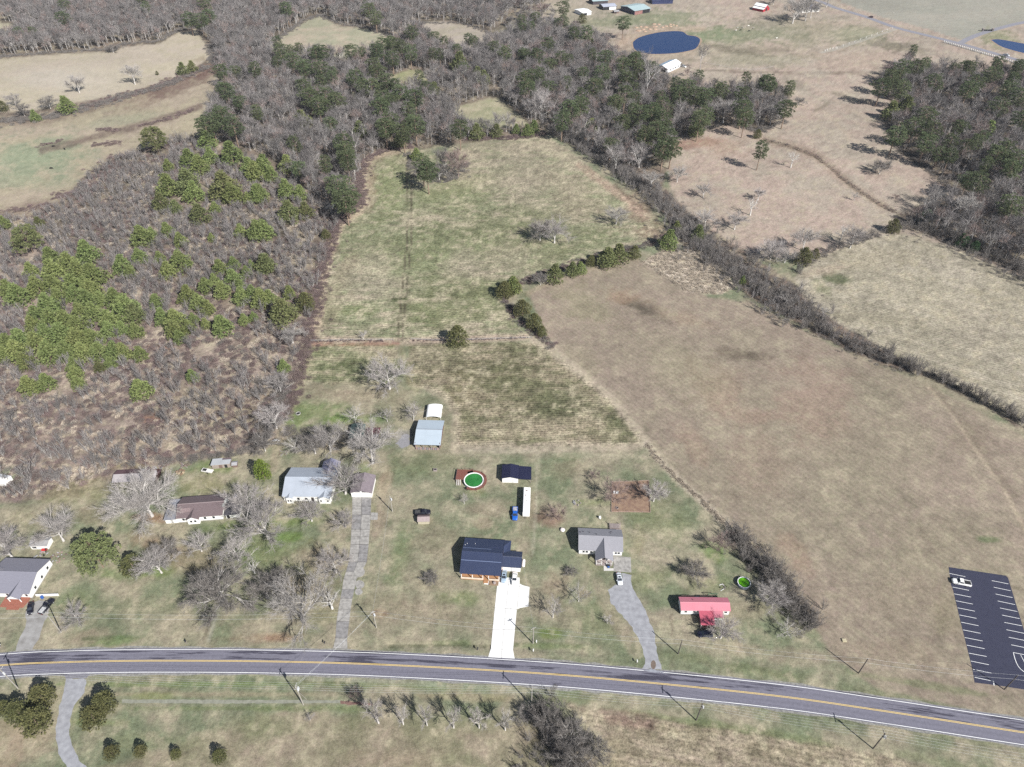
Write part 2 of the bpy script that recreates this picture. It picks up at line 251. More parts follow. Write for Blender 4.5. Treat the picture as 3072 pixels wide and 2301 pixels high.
# patches: x, y, rx, ry, turn, colour, strength
G1, G2, TAN, RED, BRN, PUR, DRK = (128, 142, 90), (150, 162, 112), (196, 178, 150), (178, 120, 90), (138, 112, 92), (112, 90, 88), (105, 98, 84)
PATCH = [
 (80,340,130,45,-5,(160,178,138),.8),(40,390,120,22,0,(166,180,140),.6),(250,262,120,12,-8,(178,184,146),.5),(120,300,60,12,0,(172,180,142),.5),
 (200,175,90,40,0,(220,206,186),.5),(100,170,80,30,0,(224,212,194),.5),(330,205,90,20,-20,(160,130,110),.5),(440,150,40,20,-20,(150,110,92),.6),
 (1500,80,140,22,-4,(132,152,104),.85),(1420,40,120,22,0,(138,156,108),.7),(1290,50,110,18,0,(150,160,118),.7),(1620,75,120,22,0,(146,160,116),.7),(1640,130,120,16,0,(172,172,140),.6),
 (1160,70,90,26,0,(160,164,130),.6),(1850,75,70,18,0,(164,170,128),.6),(1240,30,60,14,0,(190,174,150),.5),(1400,62,42,8,-4,(196,170,142),.8),(1900,92,70,12,10,(118,116,92),.5),(1960,105,60,12,8,(126,120,96),.5),
 (1610,115,60,7,4,(120,112,92),.6),(1900,45,10,5,0,(190,180,150),.3),(1350,102,24,26,0,(186,160,136),.7),(2160,85,50,22,10,(150,156,110),.8),
 (1500,310,70,12,-10,(176,124,100),.6),(1560,320,60,20,0,(200,165,138),.5),(2000,205,50,20,0,(200,180,146),.5),(1590,190,60,20,0,(176,170,132),.4),(1720,180,30,10,30,(132,128,104),.4),
 (1750,70,160,34,4,(170,168,134),.55),(1560,110,200,30,0,(180,172,140),.45),(1240,20,120,26,0,(184,178,150),.5),(1850,130,140,26,4,(196,172,148),.4),(1650,50,60,12,0,(150,142,120),.4),
 # main stubble field
 (870,560,170,70,0,(138,148,98),.6),(1010,520,200,70,-10,(140,148,100),.65),(1120,500,150,60,0,(146,150,106),.55),(760,480,40,60,20,(150,158,112),.5),(960,440,110,34,-10,(150,160,108),.55),(840,400,50,80,10,(150,162,104),.7),
 (1000,400,120,22,-14,(160,166,112),.45),(1150,380,130,60,20,(184,172,144),.5),(1250,430,90,50,30,(178,164,132),.5),(960,680,150,40,0,(130,140,88),.7),(1000,620,110,34,0,(140,144,98),.6),(770,670,70,22,0,(140,152,96),.7),(1060,660,60,40,40,(146,152,104),.6),
 (800,600,80,60,0,(192,178,152),.5),(1000,570,60,40,0,(190,176,150),.5),(720,640,30,70,12,(184,170,136),.6),(1380,440,40,30,40,(182,150,128),.7),(1400,500,40,22,0,(172,140,118),.7),
 (1280,520,70,30,-20,(140,150,100),.55),(1180,560,60,24,-20,(150,152,108),.5),(1100,560,60,30,0,(186,172,144),.5),(800,340,60,14,-15,(194,166,140),.5),
 # lower stubble
 (1040,800,140,36,6,(116,114,78),.5),(1130,860,150,34,10,(120,120,82),.45),(1240,880,110,40,20,(108,114,78),.5),(1000,850,50,40,0,(150,136,100),.5),(1100,925,200,20,0,(186,170,140),.55),(1340,930,50,24,0,(112,120,80),.5),(930,770,60,24,0,(180,166,136),.5),(1250,780,50,30,30,(178,166,134),.5),
 (740,790,60,22,-8,(112,124,76),.7),(700,765,40,14,0,(140,146,98),.5),(800,800,50,20,0,(126,134,92),.5),
 # big hay field
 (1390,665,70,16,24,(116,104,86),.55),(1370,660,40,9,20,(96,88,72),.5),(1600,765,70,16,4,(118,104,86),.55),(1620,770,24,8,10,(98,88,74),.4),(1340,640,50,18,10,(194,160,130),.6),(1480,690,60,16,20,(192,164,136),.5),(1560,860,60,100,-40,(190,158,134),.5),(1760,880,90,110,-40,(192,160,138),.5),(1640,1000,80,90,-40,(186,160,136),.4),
 (1260,660,70,40,30,(176,170,128),.5),(1480,800,110,60,30,(172,164,128),.4),(1900,1000,120,120,-40,(172,158,132),.4),(1800,1080,160,110,-30,(166,156,128),.4),(2000,1200,130,70,-20,(172,160,130),.4),(1900,860,50,30,30,(160,150,124),.5),(2100,950,60,40,30,(160,142,120),.5),(2140,1165,26,9,6,(120,140,90),.8),(1960,1290,120,50,0,(180,162,136),.5),(1940,1410,120,30,4,(180,160,134),.5),(2050,1330,40,40,0,(166,156,120),.5),
 (1720,1200,60,22,50,(196,160,132),.4),(1500,960,60,26,50,(196,164,138),.4),(2120,1240,70,20,6,(164,158,120),.6),
 # right field
 (1810,604,46,14,4,(104,118,74),.8),(1770,620,30,14,30,(140,148,100),.6),(1900,690,110,18,6,(176,166,136),.5),(2000,640,130,40,15,(188,178,148),.4),(1880,560,90,24,-4,(194,180,150),.5),(1780,585,50,10,-14,(210,186,158),.5),(2100,700,90,60,30,(196,182,158),.4),
 # brush ground behind the houses
 (160,730,40,10,0,(176,110,84),.7),(260,740,24,8,0,(178,112,86),.7),(350,750,44,9,0,(180,112,88),.6),(760,560,20,20,0,(196,160,136),.2),(690,520,40,50,0,(130,108,98),.3),(420,880,70,40,20,(196,178,146),.7),(560,880,40,60,0,(190,168,138),.6),(500,900,50,30,0,(202,186,152),.7),(300,960,90,24,-10,(196,176,150),.6),(540,640,50,20,0,(190,160,138),.5),(560,730,90,34,0,(140,112,104),.4),(360,740,50,14,0,(200,180,158),.5),(300,700,44,14,20,(190,166,146),.5),(480,690,50,12,0,(196,168,150),.5),
 (640,630,30,14,0,(200,180,150),.5),(330,905,30,10,0,(176,122,92),.6),(90,930,60,24,0,(196,172,146),.4),(270,1005,50,10,-5,(160,148,96),.5),(20,1020,34,20,0,(176,186,146),.8),(60,480,60,40,-10,(204,184,152),.5),(30,490,40,22,0,(190,178,110),.4),(230,560,40,16,10,(150,120,106),.4),(800,400,14,60,0,(188,150,130),.5),
 # lawns
 (700,890,80,26,0,(138,158,92),.7),(760,850,110,22,0,(180,160,132),.7),(860,855,60,24,0,(176,164,132),.5),(640,910,26,12,0,(132,160,84),.7),(740,905,40,10,0,(128,160,74),.7),(800,905,30,10,0,(130,160,78),.6),(650,895,30,20,0,(140,160,96),.5),(850,880,30,20,0,(170,160,130),.5),(872,946,18,24,0,(180,174,168),.7),
 (470,1010,60,18,-6,(132,156,82),.8),(440,1045,70,26,0,(164,160,104),.6),(560,1000,30,20,0,(140,158,88),.6),(580,1130,120,14,-4,(136,160,80),.8),(400,1110,50,18,0,(176,128,96),.8),(340,1120,40,14,0,(186,136,104),.7),(330,1170,60,20,10,(178,130,98),.4),(180,1060,90,30,-6,(170,162,112),.6),(200,1110,40,24,0,(176,150,120),.4),(60,1120,60,24,0,(156,150,104),.4),(310,1230,70,18,0,(128,160,74),.7),(240,1240,40,20,0,(130,158,86),.6),(420,1210,90,30,10,(178,148,118),.5),(560,1190,90,40,0,(132,152,86),.6),(480,1290,120,20,0,(146,156,106),.5),(330,1310,90,26,0,(150,152,112),.4),(160,1300,40,30,0,(140,150,98),.5),(620,1160,40,12,0,(120,156,66),.7),(580,1380,80,12,0,(180,150,122),.6),(240,1385,60,9,-4,(134,158,92),.7),(180,1380,50,14,-10,(190,168,140),.6),
 (620,1060,30,10,0,(170,140,116),.5),(700,960,60,16,0,(188,166,132),.7),(700,1210,60,34,0,(184,158,124),.6),(640,1230,30,24,0,(140,154,92),.4),(650,1260,70,30,0,(176,150,118),.5),(590,1375,60,12,4,(190,146,112),.6),(700,1330,50,24,0,(150,150,104),.5),
 (830,1050,14,40,6,(196,168,138),.7),(815,1130,20,60,8,(192,168,142),.6),(805,1100,12,20,0,(140,158,92),.4),(790,1010,20,14,0,(126,156,80),.6),(860,1200,30,90,10,(134,150,96),.55),(830,1310,50,40,20,(178,160,132),.5),(940,1000,90,34,0,(142,152,104),.5),(950,1180,70,40,0,(182,166,136),.6),(920,1250,70,30,0,(184,168,140),.6),(900,1110,50,30,0,(170,160,130),.4),(1000,1290,50,20,0,(130,152,86),.6),(940,1320,90,26,10,(180,162,134),.6),(820,1325,16,10,0,(180,130,104),.6),(1050,1100,50,20,0,(184,160,136),.6),(1040,1130,30,14,0,(190,158,134),.5),(1030,1060,24,12,0,(140,152,92),.5),(1150,1100,10,60,0,(176,150,128),.4),(1160,1000,10,60,0,(190,180,150),.4),(1060,980,60,10,0,(150,156,118),.5),(1130,1160,20,60,0,(182,166,136),.5),
 (1195,1120,34,22,20,(166,132,112),.85),(1190,1095,30,12,0,(184,162,138),.5),(1240,1010,60,20,0,(168,154,122),.5),(1230,985,40,10,0,(144,156,108),.5),(1280,1085,50,12,0,(136,154,92),.6),(1400,1090,60,30,0,(150,154,112),.6),(1440,1140,70,40,20,(142,154,102),.55),(1380,1180,20,40,0,(172,162,118),.5),(1540,1190,40,24,0,(128,158,82),.7),(1400,1250,60,30,0,(140,152,98),.6),(1250,1150,50,30,0,(176,162,132),.4),(1200,1260,40,40,0,(180,156,128),.6),(1280,1220,30,26,0,(146,152,104),.5),(1260,1280,20,14,0,(184,150,124),.5),(1290,1340,60,40,0,(150,152,108),.5),(1220,1330,40,30,0,(178,160,134),.5),(1400,1350,40,20,0,(180,162,138),.6),(1450,1330,60,16,0,(184,164,144),.6),(1520,1260,50,20,0,(140,152,96),.5),(1620,1320,60,24,0,(176,160,130),.5),(1600,1400,80,16,6,(180,162,136),.5),(1700,1420,60,20,8,(190,172,144),.5),(1640,1450,110,12,8,(136,152,96),.5),(1500,1420,60,12,4,(142,154,104),.5),(1900,1500,90,14,9,(146,152,108),.4),(1400,1385,20,10,0,(150,120,98),.4),
 (1150,1395,90,7,2,(118,136,84),.7),(1190,1368,24,12,0,(128,152,70),.8),(960,1388,80,6,1,(122,136,86),.6),(1230,1395,70,7,3,(126,142,90),.6),
 (1780,1420,40,16,8,(200,182,156),.5),(1840,1400,50,14,8,(196,176,150),.4),(2060,1440,120,8,7,(196,176,150),.5),(2000,1480,160,8,9,(142,152,104),.6),
 # south verge
 (400,1478,360,6,0,(132,156,88),.7),(450,1500,330,6,0,(190,172,138),.55),(330,1505,50,10,0,(138,162,74),.5),(480,1530,300,5,0,(132,150,90),.5),(900,1482,240,7,2,(136,152,88),.6),(1000,1505,140,9,2,(190,172,126),.5),(1250,1510,120,10,4,(146,152,106),.5),(1500,1560,250,9,9,(132,146,92),.6),(1340,1545,90,16,10,(170,140,124),.6),(1350,1560,60,12,10,(180,144,128),.5),(1700,1590,200,12,11,(134,146,96),.6),(2000,1640,200,12,11,(140,150,104),.5),(2100,1600,160,6,11,(146,152,108),.5),
 (60,1600,90,60,-30,(194,172,142),.7),(300,1600,120,20,0,(150,156,112),.5),(560,1570,90,30,0,(150,156,110),.5),(950,1560,180,24,0,(146,150,108),.5),(860,1640,110,26,0,(172,150,124),.5),(1000,1640,80,14,0,(150,150,112),.5),(560,1640,60,30,0,(176,160,134),.4),(160,1500,14,60,0,(150,160,90),.3),(210,1560,60,10,0,(128,158,74),.6),(700,1530,200,9,0,(126,146,84),.4),(1200,1570,50,40,0,(120,108,86),.5),
]
# strokes: polyline, half width (m), colour, strength
STROKE = [
 ([(880,325),(884,400),(886,470),(882,540),(876,600),(868,680),(864,735)], .55, (108,100,78), .9, 1.1),
 ([(872,640),(866,700)], 1.6, (90,86,62), .5), ([(850,648),(888,648)], 1.0, (92,104,62), .9),
 ([(864,738),(872,780),(884,826),(900,840)], 1.6, (160,152,110), .5),
 ([(792,348),(780,394),(790,440),(776,456),(744,474),(724,512),(704,582),(690,650),(684,690),(672,736)], 2.6, (206,182,152), .85),
 ([(792,346),(830,329),(890,320)], 2.2, (204,178,150), .7),
 ([(672,736),(760,734),(866,738),(1000,732),(1140,728)], 1.6, (204,178,156), .8),
 ([(672,741),(750,744),(860,742)], 1.0, (176,112,94), .6),
 ([(660,742),(655,800),(640,840),(625,880)], 2.4, (180,176,126), .6),
 ([(985,968),(1100,968),(1378,964),(1392,950),(1320,858),(1240,798),(1186,750),(1150,734)], 2.0, (206,188,162), .75),
 ([(985,968),(984,930),(986,890),(962,858),(922,836)], 1.8, (196,180,152), .7),
 ([(1190,742),(1300,842),(1400,952),(1450,1010),(1500,1070),(1570,1138),(1650,1200)], .8, (214,196,168), .55),
 ([(1396,958),(1420,990),(1470,1040),(1520,1085),(1566,1130)], 1.3, (216,200,176), .7),
 ([(1140,634),(1200,601),(1300,576),(1370,556)], 1.2, (196,176,146), .7),
 ([(2000,830),(2060,900),(2120,990),(2170,1060),(2212,1140),(2260,1230)], .7, (206,186,156), .75),
 ([(2015,838),(2080,910),(2140,1000),(2190,1070)], 1.5, (128,112,92), .35),
 ([(1250,355),(1330,415),(1395,465)], 2.2, (196,164,140), .8), ([(1330,400),(1370,440),(1420,470)], .7, (112,88,72), .7),
 ([(1650,300),(1680,308),(1720,320),(1760,335),(1800,365),(1850,410),(1900,440),(1945,462)], 1.2, (104,88,76), .9),
 ([(1640,298),(1700,312),(1760,334),(1820,385),(1900,440)], 3.4, (178,152,128), .5),
 ([(1500,150),(1560,153),(1700,158),(1790,158),(1930,158)], .9, (122,106,88), .6), ([(1790,158),(1700,168),(1600,190),(1540,205)], 2.2, (196,184,162), .35),
 ([(1520,95),(1600,110),(1700,108)], 3.0, (120,110,88), .45), ([(1340,130),(1325,105),(1360,80),(1440,64),(1520,62)], 3.0, (206,176,150), .7), ([(1500,115),(1440,124),(1380,122)], 2.0, (206,182,156), .6),
 ([(1700,190),(1780,240),(1840,300),(1950,350)], 1.2, (210,188,162), .5), ([(1730,170),(1790,210),(1880,260)], 1.0, (212,190,164), .4), ([(2080,140),(2060,180),(2110,220)], 2.2, (206,192,160), .4), ([(2110,120),(2100,160),(2150,200)], 1.2, (212,192,168), .5),
 ([(1800,200),(1840,215),(1880,220)], 2.0, (126,118,92), .5), ([(1770,215),(1790,222),(1760,240)], 1.0, (124,116,90), .5),
 ([(470,1295),(455,1340),(440,1380)], .5, (120,112,92), .7), ([(478,1297),(464,1340),(450,1385)], .5, (206,200,184), .4),
 ([(840,1395),(1000,1393),(1060,1396)], .5, (92,100,66), .7), ([(180,1380),(260,1376),(330,1378)], .5, (100,124,76), .5),
 ([(600,1462),(900,1476),(1200,1498)], .8, (186,192,168), .35), ([(0,1470),(300,1464),(600,1462)], .6, (150,160,120), .35),
 ([(1870,1432),(2000,1448),(2120,1462)], 1.1, (200,182,158), .5), ([(1700,1400),(1900,1435),(2060,1455)], .5, (140,128,104), .4),
 ([(1450,1330),(1452,1370)], .5, (120,98,84), .5), ([(2090,1240),(2150,1255),(2212,1275)], .5, (124,112,84), .5),
 ([(270,208),(200,232),(100,258),(0,262)], 4, (150,126,110), .55), ([(330,205),(420,170),(470,150)], 5, (138,106,96), .7), ([(90,325),(200,298),(300,272),(430,232)], 2.6, (130,106,96), .75),
 ([(-20,470),(90,452),(180,420),(240,350)], 5, (140,112,104), .55),
 ([(1000,1030),(1030,1080),(1100,1120),(1160,1140)], .5, (190,176,150), .4), ([(1160,1010),(1158,1100),(1150,1200)], .5, (200,190,166), .4),
 ([(700,1028),(700,1240)], .01, (0,0,0), 0),
 ([(1160,985),(1400,985)], .8, (190,182,152), .3), ([(1005,972),(1160,975)], .8, (196,190,162), .3),
 ([(1120,1240),(1160,1300),(1170,1340)], 1.5, (190,170,142), .3), ([(1290,1260),(1330,1340),(1370,1400)], 2.0, (196,176,148), .5),
 ([(590,1010),(600,960),(620,930)], 2.0, (190,166,136), .4), ([(1280,1390),(1420,1412),(1600,1440),(1750,1462)], .8, (126,134,96), .4),
]
CREEK = [([(1650,300),(1680,308),(1720,320),(1760,335),(1800,365),(1850,410),(1900,440),(1945,462)], 1.5, 1.0),
         ([(840,1396),(1000,1394),(1060,1397)], .9, .35), ([(1130,1398),(1300,1412)], .9, .3)]

def tone(c, d=.25, up=1.0):
    l = .3 * c[0] + .59 * c[1] + .11 * c[2]; w = (l * 1.03, l * 1.0, l * .96)
    return alb(tuple(min(240, (v * (1 - d) + q * d) * up) for v, q in zip(c, w)))
def build_ground():
    C0 = CAMH * math.tan(PITCH)
    g = np.linspace(1 / (44 + C0), 1 / (1180 + C0), 540); Ys = 1 / g - C0
    Ys = np.concatenate([[-160, -60, 0, 25], Ys, [1250, 1400, 1800, 2600, 4500, 9000]])
    ss = np.concatenate([[-2.5, -1.3, -.95, -.8], np.linspace(-.72, .72, 640), [.8, .95, 1.3, 2.5]])
    X = ss[None, :] * (Ys[:, None] + C0); Y = np.repeat(Ys[:, None], len(ss), 1)
    nr, nc = X.shape
    dx, dy = proj(X, Y); dx = np.clip(dx, -3000, 5200); dy = np.clip(dy, -3000, 4000)
    wob = (fbm(X / 5, Y / 5, 3, 3) - .5)
    col = np.zeros((nr, nc, 3)); amp = np.zeros((nr, nc)); rid = np.zeros((nr, nc), np.int32)
    ru = np.zeros((nr, nc)); ra = np.zeros((nr, nc))
    big = fbm(X / 60, Y / 60, 11, 4); mid = fbm(X / 9, Y / 9, 21, 4); fine = fbm(X / 2.2, Y / 2.2, 31, 3)
    pxm = FOC / DS / (Y * CP + CAMH * SP)                # reading pixels per metre across
    for i, (nm, ca, cb, sc, sp, soft, poly) in enumerate(REG):
        q = mid
        if i in ROWS and nm == 'stubble_field':
            a = R(ROWS[i][0]); q = fbm((X * math.cos(a) + Y * math.sin(a)) / 11, (-X * math.sin(a) + Y * math.cos(a)) / 1.7, 140 + i, 4)
        t = smooth(.36, .64, .5 * fbm(X / sc, Y / sc, 100 + i, 5) + .5 * q)[..., None]
        c = np.array(tone(ca)) * (1 - t) + np.array(tone(cb)) * t
        if poly is None: m = np.ones((nr, nc))
        else:
            xs = [p[0] for p in poly]; ys = [p[1] for p in poly]
            sel = (dx > min(xs) - 40) & (dx < max(xs) + 40) & (dy > min(ys) - 40) & (dy < max(ys) + 40)
            sd_ = np.full((nr, nc), -1e3); sd_[sel] = poly_sd(dx[sel], dy[sel], poly)
            sdm = sd_ / pxm + wob * soft * .6
            m = smooth(-soft * .25, soft * .25, sdm); rid[sdm > 0] = i
        col = col * (1 - m[..., None]) + c * m[..., None]; amp = amp * (1 - m) + sp * m
        ra = ra * (1 - m)
        if i in ROWS:
            a, per, st = ROWS[i]; a = R(a); u = (-X * math.sin(a) + Y * math.cos(a)) / per
            ru = np.where(m > .3, u, ru); ra = ra + m * st
    # the lower right stubble is drilled round the corner of the field
    for (x, y, rx, ry, tn, c, s) in PATCH:
        sel = (np.abs(dx - x) < 1.9 * max(rx, ry)) & (np.abs(dy - y) < 1.9 * max(rx, ry))
        if not sel.any(): continue
        a = R(tn); u = (dx[sel] - x) * math.cos(a) + (dy[sel] - y) * math.sin(a); v = -(dx[sel] - x) * math.sin(a) + (dy[sel] - y) * math.cos(a)
        r = np.sqrt((u / rx) ** 2 + (v / ry) ** 2)
        m = s * smooth(1.25, .35, r + (mid[sel] - .5) * 1.5 + (fine[sel] - .5) * .7)
        col[sel] = col[sel] * (1 - m[:, None]) + np.array(tone(c)) * m[:, None]
    for (pl, w, c, s, *tw) in STROKE:
        xs = [p[0] for p in pl]; ys = [p[1] for p in pl]
        sel = (dx > min(xs) - 60) & (dx < max(xs) + 60) & (dy > min(ys) - 60) & (dy < max(ys) + 60)
        d = line_d(dx[sel], dy[sel], pl) / pxm[sel]
        if tw: d = np.abs(d - tw[0])
        d = d + (mid[sel] - .5) * w * 1.2
        m = s * smooth(w * 1.5, w * .5, d) * smooth(.15, .55, fine[sel] + .12)
        col[sel] = col[sel] * (1 - m[:, None]) + np.array(tone(c)) * m[:, None]
    Z = np.zeros((nr, nc))
    for (pl, w, dep) in CREEK:
        sel = (np.abs(dx - pl[0][0]) < 500) & (np.abs(dy - pl[0][1]) < 300)
        d = line_d(dx[sel], dy[sel], pl) / pxm[sel] + (mid[sel] - .5) * w
        Z[sel] -= dep * np.exp(-(d / w) ** 2)
    # pale tufts and random darker mottling
    tn = fbm(X / 2.6, Y / 2.6, 55, 3) * .6 + fbm(X / 7.0, Y / 7.0, 65, 3) * .4
    isg = np.clip(amp / .2, .3, 1.3)
    pale = (smooth(.53, .68, tn) * .46 * isg)[..., None]; dark = (smooth(.46, .32, tn) * .20 * isg)[..., None]
    col = col * (1 - pale) + np.array(alb((206, 194, 166))) * pale; col = col * (1 - dark * .8)
    # overall mottling
    f = 1 + .34 * (mid - .5) + .5 * (fine - .5) * (amp / .2) + .24 * (big - .5)
    col = np.clip(col * f[..., None], .005, .75)
    pts = np.stack([X, Y, Z], -1).reshape(-1, 3)
    idx = np.arange(nr * nc).reshape(nr, nc)
    quads = np.stack([idx[:-1, :-1], idx[:-1, 1:], idx[1:, 1:], idx[1:, :-1]], -1)
    qr = rid[:-1, :-1]
    labels = {'lawn': 'winter lawn, green and straw coloured, round the houses and the road', 'pasture': 'pinkish tan grazed pasture on the right with a winding creek',
              'woodland_floor': 'brown leaf litter and dead grass under the bare woods', 'brush_ground': 'dead grass, red pine straw and brambles of the overgrown thicket on the left',
              'meadow': 'pale grassy meadows between the woods', 'hay_field': 'mown tan hay fields, the biggest one right of the houses',
              'stubble_field': 'stubble fields with green weeds growing between the straw rows', 'cane_field': 'patch of tall pale dead cane at the corner of the hay field',
              'far_field': 'grey striped field beyond the far road'}
    m = ground_mat()
    names = [r[0] for r in REG]
    for nm in dict.fromkeys(names):
        ids = [i for i, n in enumerate(names) if n == nm]
        q = quads[np.isin(qr, ids)]
        if not len(q): continue
        used, inv = np.unique(q.reshape(-1), return_inverse=True)
        me = bpy.data.meshes.new(nm); nv, nf = len(used), len(q)
        me.vertices.add(nv); me.vertices.foreach_set('co', pts[used].astype(np.float32).ravel())
        me.loops.add(nf * 4); me.loops.foreach_set('vertex_index', inv.astype(np.int32))
        me.polygons.add(nf); me.polygons.foreach_set('loop_start', np.arange(0, nf * 4, 4, dtype=np.int32))
        me.update(calc_edges=True)
        a = me.attributes.new('col', 'FLOAT_COLOR', 'POINT')
        cc = np.ones((nv, 4), np.float32); cc[:, :3] = col.reshape(-1, 3)[used]; a.data.foreach_set('color', cc.ravel())
        for k, arr in (('amp', amp), ('ru', ru), ('ra', ra)):
            a = me.attributes.new(k, 'FLOAT', 'POINT'); a.data.foreach_set('value', arr.reshape(-1)[used].astype(np.float32))
        me.materials.append(m)
        o = bpy.data.objects.new(nm, me); COL.objects.link(o)
        tag(o, labels[nm], 'ground', kind='structure')

def ground_mat():
    m = bpy.data.materials.new('ground_cover'); m.use_nodes = True
    nt = m.node_tree; ns = nt.nodes; L = nt.links; b = ns['Principled BSDF']
    b.inputs['Roughness'].default_value = 0.95; b.inputs['Specular IOR Level'].default_value = 0.08
    def attr(n):
        a = ns.new('ShaderNodeAttribute'); a.attribute_name = n; return a
    col, amp, ru, ra = attr('col'), attr('amp'), attr('ru'), attr('ra')
    geo = ns.new('ShaderNodeNewGeometry')
    def noise(sc, det, rough=.6):
        n = ns.new('ShaderNodeTexNoise'); n.inputs['Scale'].default_value = sc; n.inputs['Detail'].default_value = det; n.inputs['Roughness'].default_value = rough
        L.new(geo.outputs['Position'], n.inputs['Vector']); return n
    def math_(op, a, b_=None, c=None):
        n = ns.new('ShaderNodeMath'); n.operation = op
        for i, v in enumerate((a, b_, c)):
            if v is None: continue
            if isinstance(v, (int, float)): n.inputs[i].default_value = v
            else: L.new(v, n.inputs[i])
        return n.outputs[0]
    n1 = noise(.8, 5, .7); n2 = noise(.22, 3)
    s1 = math_('SUBTRACT', n1.outputs['Fac'], .5); s2 = math_('SUBTRACT', n2.outputs['Fac'], .5)
    n0 = noise(2.6, 3, .6); s0 = math_('SUBTRACT', n0.outputs['Fac'], .5)
    k1 = math_('MULTIPLY', math_('ADD', math_('MULTIPLY', s1, 7.0), math_('MULTIPLY', s0, 5.0)), amp.outputs['Fac'])
    ph = math_('ADD', math_('MULTIPLY', ru.outputs['Fac'], 6.2832), math_('MULTIPLY', s2, 9.0))
    k2 = math_('MULTIPLY', math_('SINE', ph), ra.outputs['Fac'])
    f = math_('ADD', math_('ADD', 1.0, k1), math_('ADD', k2, math_('MULTIPLY', s2, .25)))
    f = math_('MAXIMUM', f, .25)
    vm = ns.new('ShaderNodeVectorMath'); vm.operation = 'SCALE'; L.new(col.outputs['Color'], vm.inputs[0]); L.new(f, vm.inputs['Scale'])
    # straw against weeds: shift the hue a little with a second noise
    hs = ns.new('ShaderNodeHueSaturation'); n3 = noise(.45, 4)
    L.new(math_('ADD', 0.5, math_('MULTIPLY', math_('SUBTRACT', n3.outputs['Fac'], .5), .07)), hs.inputs['Hue']); L.new(vm.outputs[0], hs.inputs['Color'])
    L.new(hs.outputs[0], b.inputs['Base Color'])
    bp = ns.new('ShaderNodeBump'); bp.inputs['Strength'].default_value = .5; bp.inputs['Distance'].default_value = .25
    L.new(n1.outputs['Fac'], bp.inputs['Height']); L.new(bp.outputs[0], b.inputs['Normal'])
    return m
build_ground()
# ------------------------------------------------------------------ road, driveways, parking lot, ponds
def catmull(pts, step):
    pts = [Vector((p[0], p[1], 0)) for p in pts]; P = [2 * pts[0] - pts[1]] + pts + [2 * pts[-1] - pts[-2]]; out = []
    for i in range(1, len(P) - 2):
        n = max(2, int((P[i + 1] - P[i]).length / step))
        for k in range(n):
            t = k / n; a, b, c, d = P[i - 1:i + 3]
            out.append(.5 * ((2 * b) + (c - a) * t + (2 * a - 5 * b + 4 * c - d) * t * t + (3 * b - a - 3 * c + d) * t ** 3))
    out.append(pts[-1]); return out
def strip(path, o0, o1, z, z0=None):
    """Ribbon along `path` between side offsets o0 (right) and o1 (left); z0 gives it thickness."""
    mb = MB(); L = []; Rr = []
    for i, p in enumerate(path):
        d = (path[min(i + 1, len(path) - 1)] - path[max(i - 1, 0)]).normalized(); n = Vector((-d.y, d.x, 0))
        L.append(p + n * o1); Rr.append(p + n * o0)
    k = len(path)
    mb.v = [(p.x, p.y, z) for p in Rr] + [(p.x, p.y, z) for p in L]
    for i in range(k - 1): mb.f.append((i, i + 1, k + i + 1, k + i)); mb.m.append(0)
    if z0 is not None:
        mb.v += [(p.x, p.y, z0) for p in Rr] + [(p.x, p.y, z0) for p in L]
        for i in range(k - 1):
            mb.f.append((2 * k + i, 2 * k + i + 1, i + 1, i)); mb.m.append(0); mb.f.append((k + i, k + i + 1, 3 * k + i + 1, 3 * k + i)); mb.m.append(0)
    return mb
